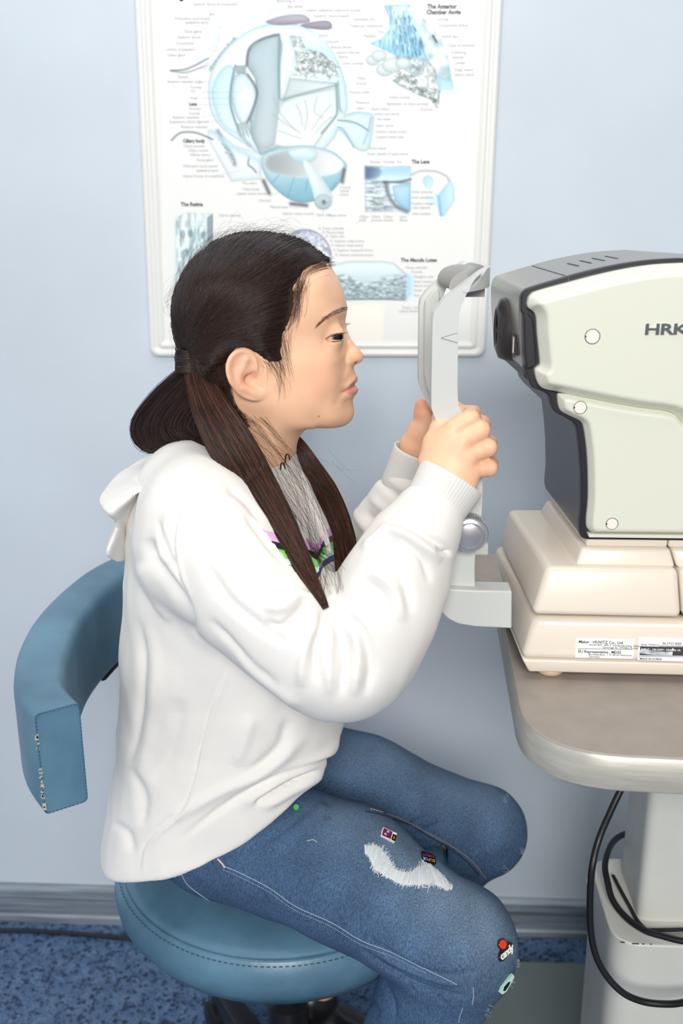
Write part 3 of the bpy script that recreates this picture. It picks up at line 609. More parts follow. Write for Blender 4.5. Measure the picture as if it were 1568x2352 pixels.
low_outline = [XZ(1236, 893, Yn)] + lp[3:] + [(0.50, zz), (0.5, 1.08)]
lowsh = link('lower_shell', skew(extrude_y(low_outline, Yn + 0.010, YF - 0.01)), m_shell, mc, angle=35); bevel_mod(lowsh, 0.003, 3, 50)
# widened dark grip at the near corner of the head
grip_px = [(1203, 724), (1214, 722), (1225, 732), (1228, 760), (1232, 812), (1233, 838), (1222, 846), (1210, 850), (1205, 812)]
gr = link('corner_grip', skew(extrude_y(roundpoly([XZ(x, y, Yn) for x, y in grip_px], 0.003), Yn + 0.002, Yn + 0.03)), m_gasket, mc, angle=40); bevel_mod(gr, 0.0015, 2)
# cream sides
up_px = [(1568, 604), (1500, 608), (1434, 618), (1370, 632), (1309, 648), (1236, 668), (1219, 677), (1212, 690), (1212, 706), (1225, 716), (1231, 730), (1233, 765), (1238, 815), (1239, 838), (1228, 848), (1231, 868),
         (1239, 886), (1252, 894), (1278, 899), (1306, 905), (1406, 925), (1470, 936), (1520, 942), (1543, 948), (1560, 962), (1575, 985)]
uo = catmull([XZ(x, y, Yn) for x, y in up_px], 3).tolist() + [(0.31, 1.02), (0.50, 1.01), (0.565, 1.09), (0.54, 1.145), (0.45, 1.178), (0.36, 1.182), (0.30, 1.178)]
def puff(outline, Y0, Y1, ins, name, m):
    """side panel: vertical wall, then a chamfer running in to a flat face"""
    P = np.array(outline); h = 0.0011
    lo_ = P.min(0) - 4 * h; hi = P.max(0) + 4 * h; ys = min(Y0, Y1) - 4 * h; ye = max(Y0, Y1) + 4 * h
    xs = np.arange(lo_[0], hi[0], h); zs = np.arange(lo_[1], hi[1], h); yy = np.arange(ys, ye, h)
    X, Z = np.meshgrid(xs, zs, indexing='ij'); d = sd_poly(X, Z, P)
    sgn = 1 if Y1 > Y0 else -1; t = (yy - Y0) * sgn; T = abs(Y1 - Y0)
    run = ins * np.clip((t - T * 0.42) / (T * 0.58), 0, None)
    A = d[:, None, :] + run[None, :, None] * 0.92
    B = np.broadcast_to(np.maximum(t - T, -t)[None, :, None], A.shape); k = 0.0022
    hh = np.clip(0.5 - 0.5 * (B - A) / k, 0, 1); G = B * (1 - hh) + A * hh + k * hh * (1 - hh)
    return link(name, skew(vdb_mesh(G, (xs[0], ys, zs[0]), h)), m, mc)
puff(uo, Yn + 0.010, Yn - 0.014, 0.0085, 'upper_side_panel', m_cream)
lo_px = [(1281, 905), (1283, 930), (1290, 946), (1310, 957), (1334, 969), (1342, 985), (1349, 1035), (1352, 1090), (1352, 1150), (1348, 1195), (1350, 1216), (1362, 1226)]
lo = catmull([XZ(x, y, Yn) for x, y in lo_px], 3).tolist() + [(0.50, XZ(1362, 1226, Yn)[1]), (0.50, 1.02), (0.31, 1.02)] + [XZ(x, y, Yn) for x, y in [(1570, 970), (1555, 952), (1540, 945), (1520, 940), (1470, 934), (1406, 923), (1306, 903)]]
puff(lo, Yn + 0.010, Yn - 0.006, 0.005, 'lower_side_panel', m_cream)
fo = XZ(1350, 1226, Yn)
link('foot_strip', skew(extrude_y([(fo[0], fo[1]), (0.5, fo[1]), (0.5, 0.9375), (fo[0] + 0.001, 0.9375)], Yn - 0.001, Yn + 0.012)), m_cream, mc, smooth=False)
# far cream side
fs = puff(uo, YF - 0.006, YF + 0.014, 0.0085, 'upper_side_panel', m_cream)
fl_ = puff(lo, YF - 0.006, YF + 0.010, 0.005, 'lower_side_panel', m_cream)
# seam and vent marks on the top cover
tp = catmull([XZ(x, y, Yn) for x, y in shell_px[:7]], 4)
def on_top(i, f0, f1, wdt):
    a, b = tp[i], tp[i + 1]; t = (b - a) / np.linalg.norm(b - a); nr = np.array([t[1], -t[0]]); nr = nr if nr[1] > 0 else -nr
    c0 = a + nr * 0.0003; c1 = a + t * wdt + nr * 0.0003; y0 = Yn + 0.016 + f0 * (YF - Yn - 0.03); y1 = Yn + 0.016 + f1 * (YF - Yn - 0.03)
    V = [(c0[0], y0, c0[1]), (c1[0], y0, c1[1]), (c1[0], y1, c1[1]), (c0[0], y1, c0[1])]
    return skew(pym(V, [(0, 1, 2, 3)]))
link('cover_seam', join_me([on_top(16, 0, 1, 0.0012)] + [on_top(k, 0.3, 0.6, 0.0022) for k in (6, 8, 10, 12)]), m_gasket, mc, smooth=False)
a = XZ(1309, 636, Yn); link('gasket_notch', skew(box(a[0] - 0.0004, a[0] + 0.0004, Yn + 0.0055, Yn + 0.0065, a[1] - 0.005, a[1])), m_shell, mc, smooth=False)
# lens assembly on the front face
LC = PX(1164, 760, 0.105); LC = (0.1085, 0.972, 1.112)
lx = 0.1035
ls_ = empty('lens_assembly', (lx, 0.972, LC[2])); ls_.parent = mc; ls_.matrix_parent_inverse = mc.matrix_world.inverted()
link('lens_bezel', lathe([(0.0165, 0.004), (0.0165, -0.002), (0.0195, -0.004), (0.028, -0.0005), (0.031, 0.008), (0.031, 0.02)], (lx - 0.002, 0.975, 1.117), 'X', 48), m_ring, ls_, angle=50)
link('lens_well', lathe([(0.0001, 0.010), (0.0165, 0.010), (0.0165, -0.0022), (0.0155, -0.0022), (0.0155, 0.004), (0.009, 0.004), (0.009, 0.001), (0.0001, 0.001)], (lx - 0.002, 0.975, 1.117), 'X', 40), m_gasket, ls_, angle=40)
link('lens_glass', lathe([(0.0001, -0.0005), (0.004, 0.0), (0.007, 0.0018), (0.007, 0.004), (0.0001, 0.004)], (lx - 0.003, 0.975, 1.117), 'X', 32), m_glass, ls_)
for wy in (0.918, 1.028):
    link('sensor_window', box(lx + 0.0050, lx + 0.014, wy - 0.005, wy + 0.005, 1.100, 1.118), m_gasket, ls_, smooth=False)
    link('sensor_window', box(lx + 0.0044, lx + 0.014, wy - 0.0035, wy + 0.0035, 1.102, 1.116), m_cream2, ls_, smooth=False)
# screw caps
for (x, y, r) in [(1360, 773, 14.5), (1332, 936, 13), (1405, 1203, 12.5)]:
    Yc = Yn - (0.0138 if y < 900 else 0.0058); c = PY(x, y, Yc); rr = r * 0.98 / F_PX
    cp = link('screw_cap', lathe([(0.0001, -0.0006), (rr * 0.94, -0.0006), (rr, 0.0002), (rr, 0.003), (0.0001, 0.003)], tuple(c), 'Y', 32), m_cap, mc, angle=40)
    link('cap_outline', lathe([(rr * 1.07, 0.0006), (rr * 1.07, -0.0002), (rr * 0.97, -0.0002), (rr * 0.97, 0.0006)], tuple(c), 'Y', 32), m_line, cp, smooth=False)
    q = (c[0] - rr * 0.92, c[1] - 0.0008, c[2]); link('cap_slot', box(q[0] - 0.0009, q[0] + 0.0006, q[1], q[1] + 0.001, q[2] - 0.0006, q[2] + 0.0006), m_gasket, cp, smooth=False)
# raised lettering
o = PY(1478, 768, Yn - 0.0145)
lg = text_me('HRK-7000A', 0.0128, o, (1, 0, 0.012), (0, 0, 1), bold=0.00035, thick=0.0006, spacing=0.95)
lg.transform(Matrix.Translation(Vector(o)) @ Matrix.Diagonal((1.45, 1, 1, 1)) @ Matrix.Translation(-Vector(o)))
link('model_lettering', lg, m_logo, mc, smooth=False)
# rating stickers on the lower base
def near_pt(px, py):   # point on the near face of the lower base (slightly drafted)
    p = PY(px, py, 0.868); 
    f = (p[2] - 0.8215) / (0.862 - 0.8215); y = 0.866 + 0.006 * f - 0.012 * (p[0] - 0.123)
    return PY(px, py, y - 0.0006)
def quad_px(pts, name, m, parent, dy=0.0):
    V = []
    for p in pts:
        q = near_pt(*p); V.append((q[0], q[1] - dy, q[2]))
    n = len(V); V2 = [(a, b_ + 0.0004, c) for a, b_, c in V]
    me = pym(V + V2, [tuple(range(n))[::-1], tuple(range(n, 2 * n))] + [(i, (i + 1) % n, n + (i + 1) % n, n + i) for i in range(n)])
    return link(name, me, m, parent, smooth=False)
s1 = quad_px([(1322, 1466), (1457, 1468), (1454, 1513), (1320, 1510)], 'maker_sticker', m_sticker, mc)
s2 = quad_px([(1466, 1464), (1640, 1468), (1638, 1522), (1463, 1516)], 'rating_sticker', m_sticker, mc)
def line_text(items, parent, m, dy=0.0009):
    ms = []
    for s, px, py, h, bold in items:
        q = near_pt(px, py); ms.append(text_me(s, h * 0.9 / F_PX * 1.38, (q[0], q[1] - dy, q[2]), (1, -0.01, -0.006), (0, 0.12, 0.99), bold=bold))
    return link('printed_text', join_me(ms), m, parent, smooth=False)
line_text([('Maker : HUVITZ Co., Ltd.', 1328, 1476, 7.2, 0.00006), ('Hooks B/D, 689-3, Gumjeong-dong, Gunpo-si,', 1352, 1482, 5.0, 0), ('Gyeonggi-do, 435-862, Korea', 1383, 1488, 5.0, 0),
           ('EU Representative : MDSS', 1327, 1498, 6.8, 0.00006), ('Burckhardtstr. 1 D-30163 Hannover', 1351, 1504, 5.0, 0), ('Germany', 1351, 1509, 5.0, 0)], s1, m_ink)
quad_px([(1326, 1489.6), (1452, 1491), (1452, 1491.6), (1326, 1490.2)], 'rule_line', m_ink, s1, 0.0005)
line_text([('dong, Gunpo-si,', 1471, 1481, 5.0, 0), ('AUTO REF KERATOMETER', 1520, 1480, 7.0, 0), ('MADE IN KOREA', 1468, 1514, 5.0, 0.00003)], s2, m_ink)
quad_px([(1514, 1483), (1636, 1485), (1636, 1485.7), (1514, 1483.7)], 'rule_line', m_ink, s2, 0.0005)
quad_px([(1466, 1506.5), (1636, 1509.5), (1636, 1510.1), (1466, 1507.1)], 'rule_line', m_ink, s2, 0.0005)
m_smudge = mat('worn_foil', (176, 190, 210), 0.3, var=0.25, vscale=120, col2=(236, 240, 244))
quad_px([(1470, 1484.5), (1636, 1487), (1634, 1507), (1468, 1504.5)], 'black_panel', m_ink, s2, 0.0004)
quad_px([(1469, 1492), (1486, 1491.5), (1500, 1495), (1530, 1496.5), (1544, 1496), (1543, 1504.5), (1528, 1504), (1500, 1503.5), (1469, 1500)], 'worn_patch', m_smudge, s2, 0.0007)
line_text([('INPUT : 100-240V~ 50/60Hz 1A', 1471, 1492, 5.0, 0.00004)], s2, m_sticker, 0.0014)
quad_px([(1541, 1492.5), (1544.2, 1487.5), (1547.4, 1492.7)], 'warning_triangle', m_sticker, s2, 0.0009)

# ---- chin and forehead rest
NY0, NY1 = 0.900, 0.922
FY0, FY1 = 1.042, 1.062
post_px = [(1113, 619), (1104, 623), (1086, 636), (1058, 657), (1034, 675), (1018, 690), (1002, 710), (994, 727), (992, 790), (990, 917), (993, 945), (1008, 981), (1028, 1020), (1048, 1070), (1056, 1130), (1058, 1190), (1042, 1262), (1030, 1352),
           (1090, 1358), (1090, 1280), (1103, 1200), (1107, 1140), (1106, 1090), (1092, 1020), (1062, 950), (1051, 917), (1051, 800), (1053, 735), (1056, 712), (1064, 690), (1078, 662), (1090, 642), (1104, 628)]
pc = catmull([XZ(x, y, 0.905) for x, y in post_px[:18]], 4).tolist() + catmull([XZ(x, y, 0.905) for x, y in post_px[18:]], 4).tolist()
fr = link('near_upright', skew(extrude_y(pc, NY0 + 0.004, NY1), 0.905), m_grey_pl, mc, angle=40); bevel_mod(fr, 0.0035, 3, 60)
fr2 = link('far_upright', skew(extrude_y(pc, FY0, FY1 - 0.004), 0.905), m_grey_pl, mc, angle=40); bevel_mod(fr2, 0.0035, 3, 60)
# inner rib on each upright (a step seen on the far one)
rib_px = [(1040, 684), (1022, 700), (1006, 722), (1004, 740), (1002, 915), (1008, 945), (1024, 985), (1044, 985), (1040, 940), (1040, 735), (1046, 712)]
for y0, y1 in ((NY1 - 0.001, NY1 + 0.008), (FY0 - 0.008, FY0 + 0.001)):
    rb = link('inner_rib', skew(extrude_y(roundpoly([XZ(x, y, 0.905) for x, y in rib_px], 0.004), y0, y1), 0.905), m_grey_pl, mc, angle=40); bevel_mod(rb, 0.002, 2)
# forehead bar: band bowed away from the sitter
ym = 0.5 * (NY0 + FY1); R = []
for k in range(25):
    u = -1 + 2 * k / 24; y = ym + u * 0.5 * (FY1 - NY0 - 0.006); bow = (1 - abs(u) ** 2.6)
    x = XZ(1070, 640, 0.905)[0] + 0.027 * bow + SK * (y - 0.905); zt = XZ(1115, 620, 0.905)[1] + 0.001 * bow; zb = zt - 0.0195; e_ = min(1.0, (1 - abs(u)) / 0.42); zt = zb + 0.0195 * (0.22 + 0.78 * e_ * e_ * (3 - 2 * e_))
    th = 0.0028
    R.append([(x - th, y, zb + 0.001), (x, y, zb), (x + th, y, zb + 0.001), (x + th, y, zt - 0.001), (x, y, zt), (x - th, y, zt - 0.001)])
link('forehead_bar', rings(R), m_grey_pl, mc, angle=50)
R = []
for k in range(17):
    u = -1 + 2 * k / 16; y = ym + u * 0.052; bow = (1 - u * u); x = 0.060 + 0.014 * bow + SK * (y - 0.905)
    zc = XZ(1060, 650, 0.905)[1] - 0.002; h = 0.0125 * (1 - 0.25 * abs(u) ** 6); ring = []
    for q in range(14):
        a_ = 2 * math.pi * q / 14; ring.append((x + 0.0085 * math.cos(a_) + 0.3 * h * math.sin(a_), y, zc + h * math.sin(a_)))
    R.append(ring)
link('forehead_pad', rings(R), m_pad, mc, angle=50)
for s in (-1, 1): link('pad_bracket', skew(box(0.068, 0.086, ym + s * 0.03 - 0.005, ym + s * 0.03 + 0.005, 1.149, 1.158), 0.905), m_pad, mc, smooth=False)
# height mark
tri = [(1013, 776), (1051, 765), (1051, 787)]
q = [XZ(x, y, NY0 + 0.004) for x, y in tri]
R0 = []
for i in range(3):
    a_, b_ = q[i], q[(i + 1) % 3]
    if i == 1: continue
    R0.append(tube([(a_[0], NY0 + 0.0038, a_[1]), (b_[0], NY0 + 0.0038, b_[1])], 0.00045, 6))
link('eye_level_mark', join_me(R0), m_line, mc, smooth=False)
q = [(x, z) for x, z in q]
link('eye_level_arrow', skew(extrude_y(q, NY0 + 0.0034, NY0 + 0.0045), 0.905), m_grey_pl, mc, smooth=False)
# horizontal arms and tray that carry the uprights
arm_px = [(1006, 1352), (1008, 1400), (1026, 1421), (1052, 1434), (1090, 1440), (1175, 1444), (1175, 1358), (1090, 1356)]
ap = roundpoly([XZ(x, y, 0.893) for x, y in arm_px], [0.002, 0.012, 0.02, 0.02, 0.01, 0, 0, 0])
a1 = link('support_arm', extrude_y(ap, 0.893, 0.918), m_grey_pl, mc, angle=35); bevel_mod(a1, 0.002, 2, 50)
a2 = link('support_arm', extrude_y([(x - 0.01, z) for x, z in ap], 1.03, 1.05), m_grey_pl, mc, angle=35); bevel_mod(a2, 0.002, 2, 50)
xa = XZ(1010, 1380, 0.893)[0]; za = XZ(1090, 1356, 0.893)[1]
link('tray', box(xa + 0.004, 0.112, 0.916, 1.032, za - 0.03, za - 0.012), m_table, mc, smooth=False)
link('tray_front', box(xa - 0.004, xa + 0.03, 0.916, 1.032, za - 0.030, za), m_grey_pl, mc, smooth=False)
# knurled knob on the near side
kc = PY(1078, 1229, 0.885); kr = 41.0 * 0.955 / F_PX
kn = empty('height_knob', tuple(kc)); kn.parent = mc; kn.matrix_parent_inverse = mc.matrix_world.inverted()
R = []
for yy, f in ((0.016, 0.93), (0.013, 1.0), (0.003, 1.0), (0.0, 0.95)):
    ring = []
    for k in range(208):
        a_ = 2 * math.pi * k / 208; rr = kr * 1.03 * f * (1 + (0.03 if (k % 4) < 2 else -0.03) * (1 if 0.002 < yy < 0.0161 else 0.0))
        ring.append((kc[0] + rr * math.cos(a_), kc[1] + yy, kc[2] + rr * math.sin(a_)))
    R.append(ring)
link('knurled_rim', rings(R), m_chrome, kn, angle=25)
link('knob_face', lathe([(kr * 0.90, 0.002), (kr * 0.87, -0.0015), (kr * 0.74, -0.0022), (kr * 0.72, -0.001), (kr * 0.66, -0.001), (kr * 0.64, -0.0025), (kr * 0.4, -0.0036), (0.0001, -0.004)], tuple(kc), 'Y', 64), m_chrome, kn, angle=30)
link('knob_shaft', lathe([(0.008, 0.014), (0.008, 0.03)], tuple(kc), 'Y', 20), m_grey_pl, kn)
# ================================================================== stool with wrap-round armrest
m_vinyl = mat('blue_vinyl', (78, 116, 141), 0.36, var=0.14, vscale=9, col2=(98, 138, 162), bump=0.22, bscale=150)
m_thread = mat('seam_thread', (58, 92, 116), 0.7)
m_worn = mat('worn_seam', (176, 182, 174), 0.8)
m_blk = mat('black_plastic', (24, 24, 28), 0.35)
m_blk2 = mat('black_painted_steel', (34, 34, 38), 0.3, metal=0.4)
SX, SY, SZ = -0.128, 1.047, 0.485
st = empty('swivel_stool', (SX, SY, 0)); tag(st, 'blue vinyl swivel stool with a curved wrap-round armrest, the girl sitting on it', 'stool')
R0s = 0.202
pr = [(0.0001, SZ - 0.085), (0.12, SZ - 0.085), (0.165, SZ - 0.078), (0.188, SZ - 0.066), (R0s, SZ - 0.045), (R0s + 0.002, SZ - 0.03), (R0s - 0.002, SZ - 0.016), (0.1945, SZ - 0.0075), (0.1925, SZ - 0.0045), (0.1915, SZ - 0.0055), (0.190, SZ - 0.003), (0.182, SZ + 0.001), (0.15, SZ + 0.005), (0.10, SZ + 0.006), (0.0001, SZ + 0.006)]
link('seat', lathe(pr, (SX, SY, 0), 'Z', 96), m_vinyl, st)
# seam thread round the seat
S = []
nS = 190
for k in range(nS):
    a0 = 2 * math.pi * k / nS; a1 = a0 + 2 * math.pi / nS * 0.55; rr = 0.1975; z = SZ - 0.0095
    S.append(tube([(SX + rr * math.cos(a), SY + rr * math.sin(a), z) for a in (a0, (a0 + a1) / 2, a1)], 0.0006, 5))
link('seat_stitching', join_me(S), m_thread, st, smooth=False)
# armrest: tall padded bar swept along an arc
ctrl = [PZ(300, 1272, 0.81), PZ(200, 1325, 0.81), PZ(120, 1400, 0.81), PZ(62, 1480, 0.81), PZ(45, 1560, 0.81), PZ(62, 1620, 0.81)]
path2 = [(-0.235, 1.245), (-0.29, 1.205), (-0.335, 1.14), (-0.352, 1.06), (-0.355, 0.97), (-0.343, 0.89), (-0.322, 0.82), (-0.290, 0.772)]
path2 = catmull(path2, 6)
R = []; K = len(path2)
for i, p in enumerate(path2):
    t = path2[min(i + 1, K - 1)] - path2[max(i - 1, 0)]; t /= np.linalg.norm(t); nn = np.array([t[1], -t[0]])  # inward normal sign fixed below
    f = i / (K - 1)
    zt = 0.812 - 0.0 * f; h = 0.112 - 0.012 * f; zb = zt - h; wd = 0.026 - 0.006 * max(0, f - 0.7) / 0.3
    ring = []
    prof_ = roundpoly([(-wd, 0), (wd, 0), (wd, h), (-wd, h)], 0.014 - 0.009 * max(0, (f - 0.85) / 0.15), 4)
    for u, v in prof_: ring.append((p[0] + nn[0] * u, p[1] + nn[1] * u, zb + v))
    R.append(ring)
arm = link('armrest', rings(R), m_vinyl, st, angle=60)
# seams of the end panel
e = R[-1]; t = path2[-1] - path2[-2]; t /= np.linalg.norm(t)
cz = sum(p[2] for p in e) / len(e); cx = sum(p[0] for p in e) / len(e); cy = sum(p[1] for p in e) / len(e)
E2 = [(cx + (p[0] - cx) * 0.97 + t[0] * 0.0006, cy + (p[1] - cy) * 0.97 + t[1] * 0.0006, cz + (p[2] - cz) * 0.985) for p in e]
S = []; L2 = [np.array(p) for p in E2] + [np.array(E2[0])]
for a, b_ in zip(L2[:-1], L2[1:]):
    d = np.linalg.norm(b_ - a); n_ = max(1, int(d / 0.0035))
    for k in range(n_):
        S.append(tube([a + (b_ - a) * (k / n_), a + (b_ - a) * ((k + 0.6) / n_)], 0.0006, 5))
link('end_stitching', join_me(S), m_thread, st, smooth=False)
rnd = random.Random(4); S = []
zs = sorted(p[2] for p in e)
left = min(E2, key=lambda p: p[0]); 
for k in range(26):
    z = cz + rnd.uniform(-0.046, 0.035); S.append(box(left[0] - 0.001 + rnd.uniform(-0.0012, 0.0008), left[0] + rnd.uniform(0.0002, 0.0018), left[1] - 0.0006, left[1] + 0.001, z, z + rnd.uniform(0.0006, 0.003)))
link('worn_edge', join_me(S), m_worn, st, smooth=False)
# metal strip under the armrest, bracket and tilt lever
P = [(path2[i][0] + 0.012, path2[i][1], 0.699) for i in range(0, 20, 2)]
link('armrest_rail', tube(P, 0.006, 8), m_blk2, st)
P = catmull([(-0.33, 1.10, 0.70), (-0.345, 1.10, 0.62), (-0.33, 1.09, 0.50), (-0.25, 1.07, 0.412), (-0.15, 1.05, 0.402)], 6)
P = catmull([(-0.285, 1.17, 0.70), (-0.275, 1.17, 0.60), (-0.262, 1.15, 0.50), (-0.24, 1.10, 0.405), (-0.15, 1.05, 0.39)], 6)
link('armrest_bracket', tube(P, 0.011, 10), m_blk2, st)
lv = PY(287, 1695, 1.03)
P = [lv + np.array(d) for d in [(0.004, 0, 0.018), (-0.001, 0, 0.014), (-0.003, 0, 0.004), (-0.001, 0, -0.006), (0.0, 0, -0.016), (0.004, 0, -0.021)]]
link('adjusting_lever', tube(catmull([P[0] + np.array([0.05, 0.03, 0])] + P, 5), 0.0072, 10), m_blk, st)
# under-seat mechanism, gas column, star base with castors
link('seat_mechanism', rbox(SX - 0.07, SX + 0.07, SY - 0.06, SY + 0.06, SZ - 0.115, SZ - 0.083, 0.015), m_blk2, st, angle=40)
link('gas_column', lathe([(0.0001, 0.06), (0.03, 0.06), (0.03, 0.10), (0.026, 0.11), (0.026, 0.25), (0.016, 0.255), (0.016, SZ - 0.11), (0.0001, SZ - 0.11)], (SX, SY, 0), 'Z', 32), m_blk, st, angle=40)
for k in range(5):
    a = math.radians(122 + 72 * k); dx, dy = math.cos(a), math.sin(a); nx, ny = -dy, dx
    def q(r, s, z): return (SX + dx * r + nx * s, SY + dy * r + ny * s, z)
    V = [q(0.02, -0.026, 0.065), q(0.02, 0.026, 0.065), q(0.02, 0.022, 0.115), q(0.02, -0.022, 0.115), q(0.245, -0.017, 0.06), q(0.245, 0.017, 0.06), q(0.245, 0.013, 0.082), q(0.245, -0.013, 0.082)]
    lg_ = link('base_leg', pym(V, [(0, 1, 2, 3), (7, 6, 5, 4), (0, 4, 5, 1), (1, 5, 6, 2), (2, 6, 7, 3), (3, 7, 4, 0)]), m_blk2, st); bevel_mod(lg_, 0.005, 3)
    c = q(0.238, 0, 0.028); cs = empty('castor', c); cs.parent = st; cs.matrix_parent_inverse = st.matrix_world.inverted()
    for s in (-1, 1):
        rg = []
        for (rr, hh) in [(0.0001, -0.009), (0.022, -0.009), (0.027, -0.005), (0.027, 0.005), (0.022, 0.009), (0.0001, 0.009)]:
            rg.append([(c[0] + dx * rr * math.cos(t_) + nx * (hh + s * 0.014), c[1] + dy * rr * math.cos(t_) + ny * (hh + s * 0.014), c[2] + rr * math.sin(t_)) for t_ in [2 * math.pi * i / 28 for i in range(28)]])
        link('wheel', rings(rg), m_blk, cs, angle=40)
    link('castor_hood', lathe([(0.0001, 0.052), (0.014, 0.05), (0.016, 0.036), (0.012, 0.03), (0.0001, 0.03)], (c[0], c[1], 0.006), 'Z', 20), m_blk, cs, angle=40)
# ================================================================== sculpting with signed-distance fields
class Field:
    def __init__(s, lo, hi, h):
        s.h = h; s.o = np.array(lo, float); n = np.ceil((np.array(hi) - s.o) / h).astype(int) + 1; s.n = n
        s.ax = [s.o[i] + h * np.arange(n[i]) for i in range(3)]; s.A = np.full(tuple(n), 0.05, np.float32)
    def win(s, lo, hi):
        i0 = np.clip(np.floor((np.array(lo) - s.o) / s.h).astype(int), 0, s.n); i1 = np.clip(np.ceil((np.array(hi) - s.o) / s.h).astype(int) + 1, 0, s.n)
        sl = tuple(slice(a, b) for a, b in zip(i0, i1))
        X = s.ax[0][sl[0]].astype(np.float32)[:, None, None]; Y = s.ax[1][sl[1]].astype(np.float32)[None, :, None]; Z = s.ax[2][sl[2]].astype(np.float32)[None, None, :]
        return sl, X, Y, Z
    def apply(s, sl, d, k=0.0, op='add'):
        a = s.A[sl]
        if op == 'add':
            if k <= 0: s.A[sl] = np.minimum(a, d)
            else:
                h = np.clip(0.5 + 0.5 * (a - d) / k, 0, 1); s.A[sl] = a * (1 - h) + d * h - k * h * (1 - h)
        elif op == 'sub':
            d = -d
            if k <= 0: s.A[sl] = np.maximum(a, d)
            else:
                h = np.clip(0.5 - 0.5 * (a - d) / k, 0, 1); s.A[sl] = a * (1 - h) + d * h + k * h * (1 - h)
        elif op == 'disp': s.A[sl] = a + d
    def cone(s, a, b, ra, rb, k=0.01, op='add', flat=None, pad=None):
        a = np.array(a, float); b = np.array(b, float); R_ = max(ra, rb) + (k if pad is None else pad) + 2 * s.h
        if flat is not None: R_ *= max(1.0, 1 / flat[1])
        sl, X, Y, Z = s.win(np.minimum(a, b) - R_, np.maximum(a, b) + R_)
        px, py, pz = X - a[0], Y - a[1], Z - a[2]; e = b - a; L = max(e @ e, 1e-12)
        t = np.clip((px * e[0] + py * e[1] + pz * e[2]) / L, 0, 1)
        dx, dy, dz = px - t * e[0], py - t * e[1], pz - t * e[2]
        q = dx * dx + dy * dy + dz * dz
        if flat is not None:
            n = np.array(flat[0], float); n /= np.linalg.norm(n); w_ = dx * n[0] + dy * n[1] + dz * n[2]; q = q + w_ * w_ * (flat[1] ** 2 - 1)
        s.apply(sl, np.sqrt(q) - (ra + (rb - ra) * t), k, op)
    def chain(s, P, r, k=0.01, op='add', flat=None):
        for i in range(len(P) - 1): s.cone(P[i], P[i + 1], r[i], r[i + 1], k, op, flat)
    def ell(s, c, r, k=0.01, op='add', rot=None):
        c = np.array(c, float); r = np.array(r, float); R_ = r.max() + k + 2 * s.h
        sl, X, Y, Z = s.win(c - R_, c + R_); x, y, z = X - c[0], Y - c[1], Z - c[2]
        if rot is not None:   # rotation about Y (in the x-z plane), then about Z
            ca, sa = math.cos(rot[0]), math.sin(rot[0]); x, z = x * ca + z * sa, -x * sa + z * ca
            if len(rot) > 1: ca, sa = math.cos(rot[1]), math.sin(rot[1]); x, y = x * ca + y * sa, -x * sa + y * ca
        k0 = np.sqrt((x / r[0]) ** 2 + (y / r[1]) ** 2 + (z / r[2]) ** 2); k1 = np.sqrt((x / r[0] ** 2) ** 2 + (y / r[1] ** 2) ** 2 + (z / r[2] ** 2) ** 2)
        s.apply(sl, (k0 * (k0 - 1) / np.maximum(k1, 1e-6)).astype(np.float32), k, op)
    def puffed(s, poly, yc, T, R, k=0.01, op='add', tilt=0.0):
        """outline in the x-z plane blown up to half-thickness T; R is how far in from the rim it takes to get there"""
        P = np.array(poly, float); pad = k + 3 * s.h
        sl, X, Y, Z = s.win((P[:, 0].min() - pad, yc - T - pad - abs(tilt) * .3, P[:, 1].min() - pad), (P[:, 0].max() + pad, yc + T + pad + abs(tilt) * .3, P[:, 1].max() + pad))
        d = sd_poly(*np.broadcast_arrays(X[:, 0, :].astype(float), Z[:, 0, :].astype(float)), P).astype(np.float32)[:, None, :]
        yy = (Y - yc - tilt * (Z - P[:, 1].mean())) * (R / T)
        u = np.clip(R + d, 0, None); f = (np.sqrt(u * u + yy * yy) - R); f = np.where(np.abs(yy) > u, f * min(1.0, T / R), f)
        s.apply(sl, f.astype(np.float32), k, op)
    def smooth(s, it=1):
        for _ in range(it):
            for ax in range(3):
                B = s.A; C = B.copy(); m_ = [slice(None)] * 3; p = [slice(None)] * 3; c_ = [slice(None)] * 3
                m_[ax] = slice(0, -2); p[ax] = slice(2, None); c_[ax] = slice(1, -1)
                C[tuple(c_)] = 0.25 * B[tuple(m_)] + 0.5 * B[tuple(c_)] + 0.25 * B[tuple(p)]; s.A = C
    def mesh(s):
        A = s.A
        for ax in range(3):
            i = [slice(None)] * 3; i[ax] = 0; A[tuple(i)] = np.maximum(A[tuple(i)], s.h); i[ax] = -1; A[tuple(i)] = np.maximum(A[tuple(i)], s.h)
        import openvdb
        g_ = openvdb.FloatGrid(0.05); g_.copyFromArray(np.ascontiguousarray(A, dtype=np.float32)); V, Q = g_.convertToQuads(0.0)
        return np.asarray(V, float) * s.h + s.o, np.asarray(Q)
def polyline_d(X, Z, P):
    """distance to a polyline and the running parameter 0..1 along it"""
    P = np.asarray(P, float); d = np.full(np.broadcast(X, Z).shape, 1e9); T = np.zeros(d.shape); n = len(P) - 1
    for i in range(n):
        e = P[i + 1] - P[i]; L = e @ e + 1e-12; t = np.clip(((X - P[i][0]) * e[0] + (Z - P[i][1]) * e[1]) / L, 0, 1)
        q = np.hypot(X - P[i][0] - t * e[0], Z - P[i][1] - t * e[1]); m_ = q < d; d = np.where(m_, q, d); T = np.where(m_, (i + t) / n, T)
    return d, T
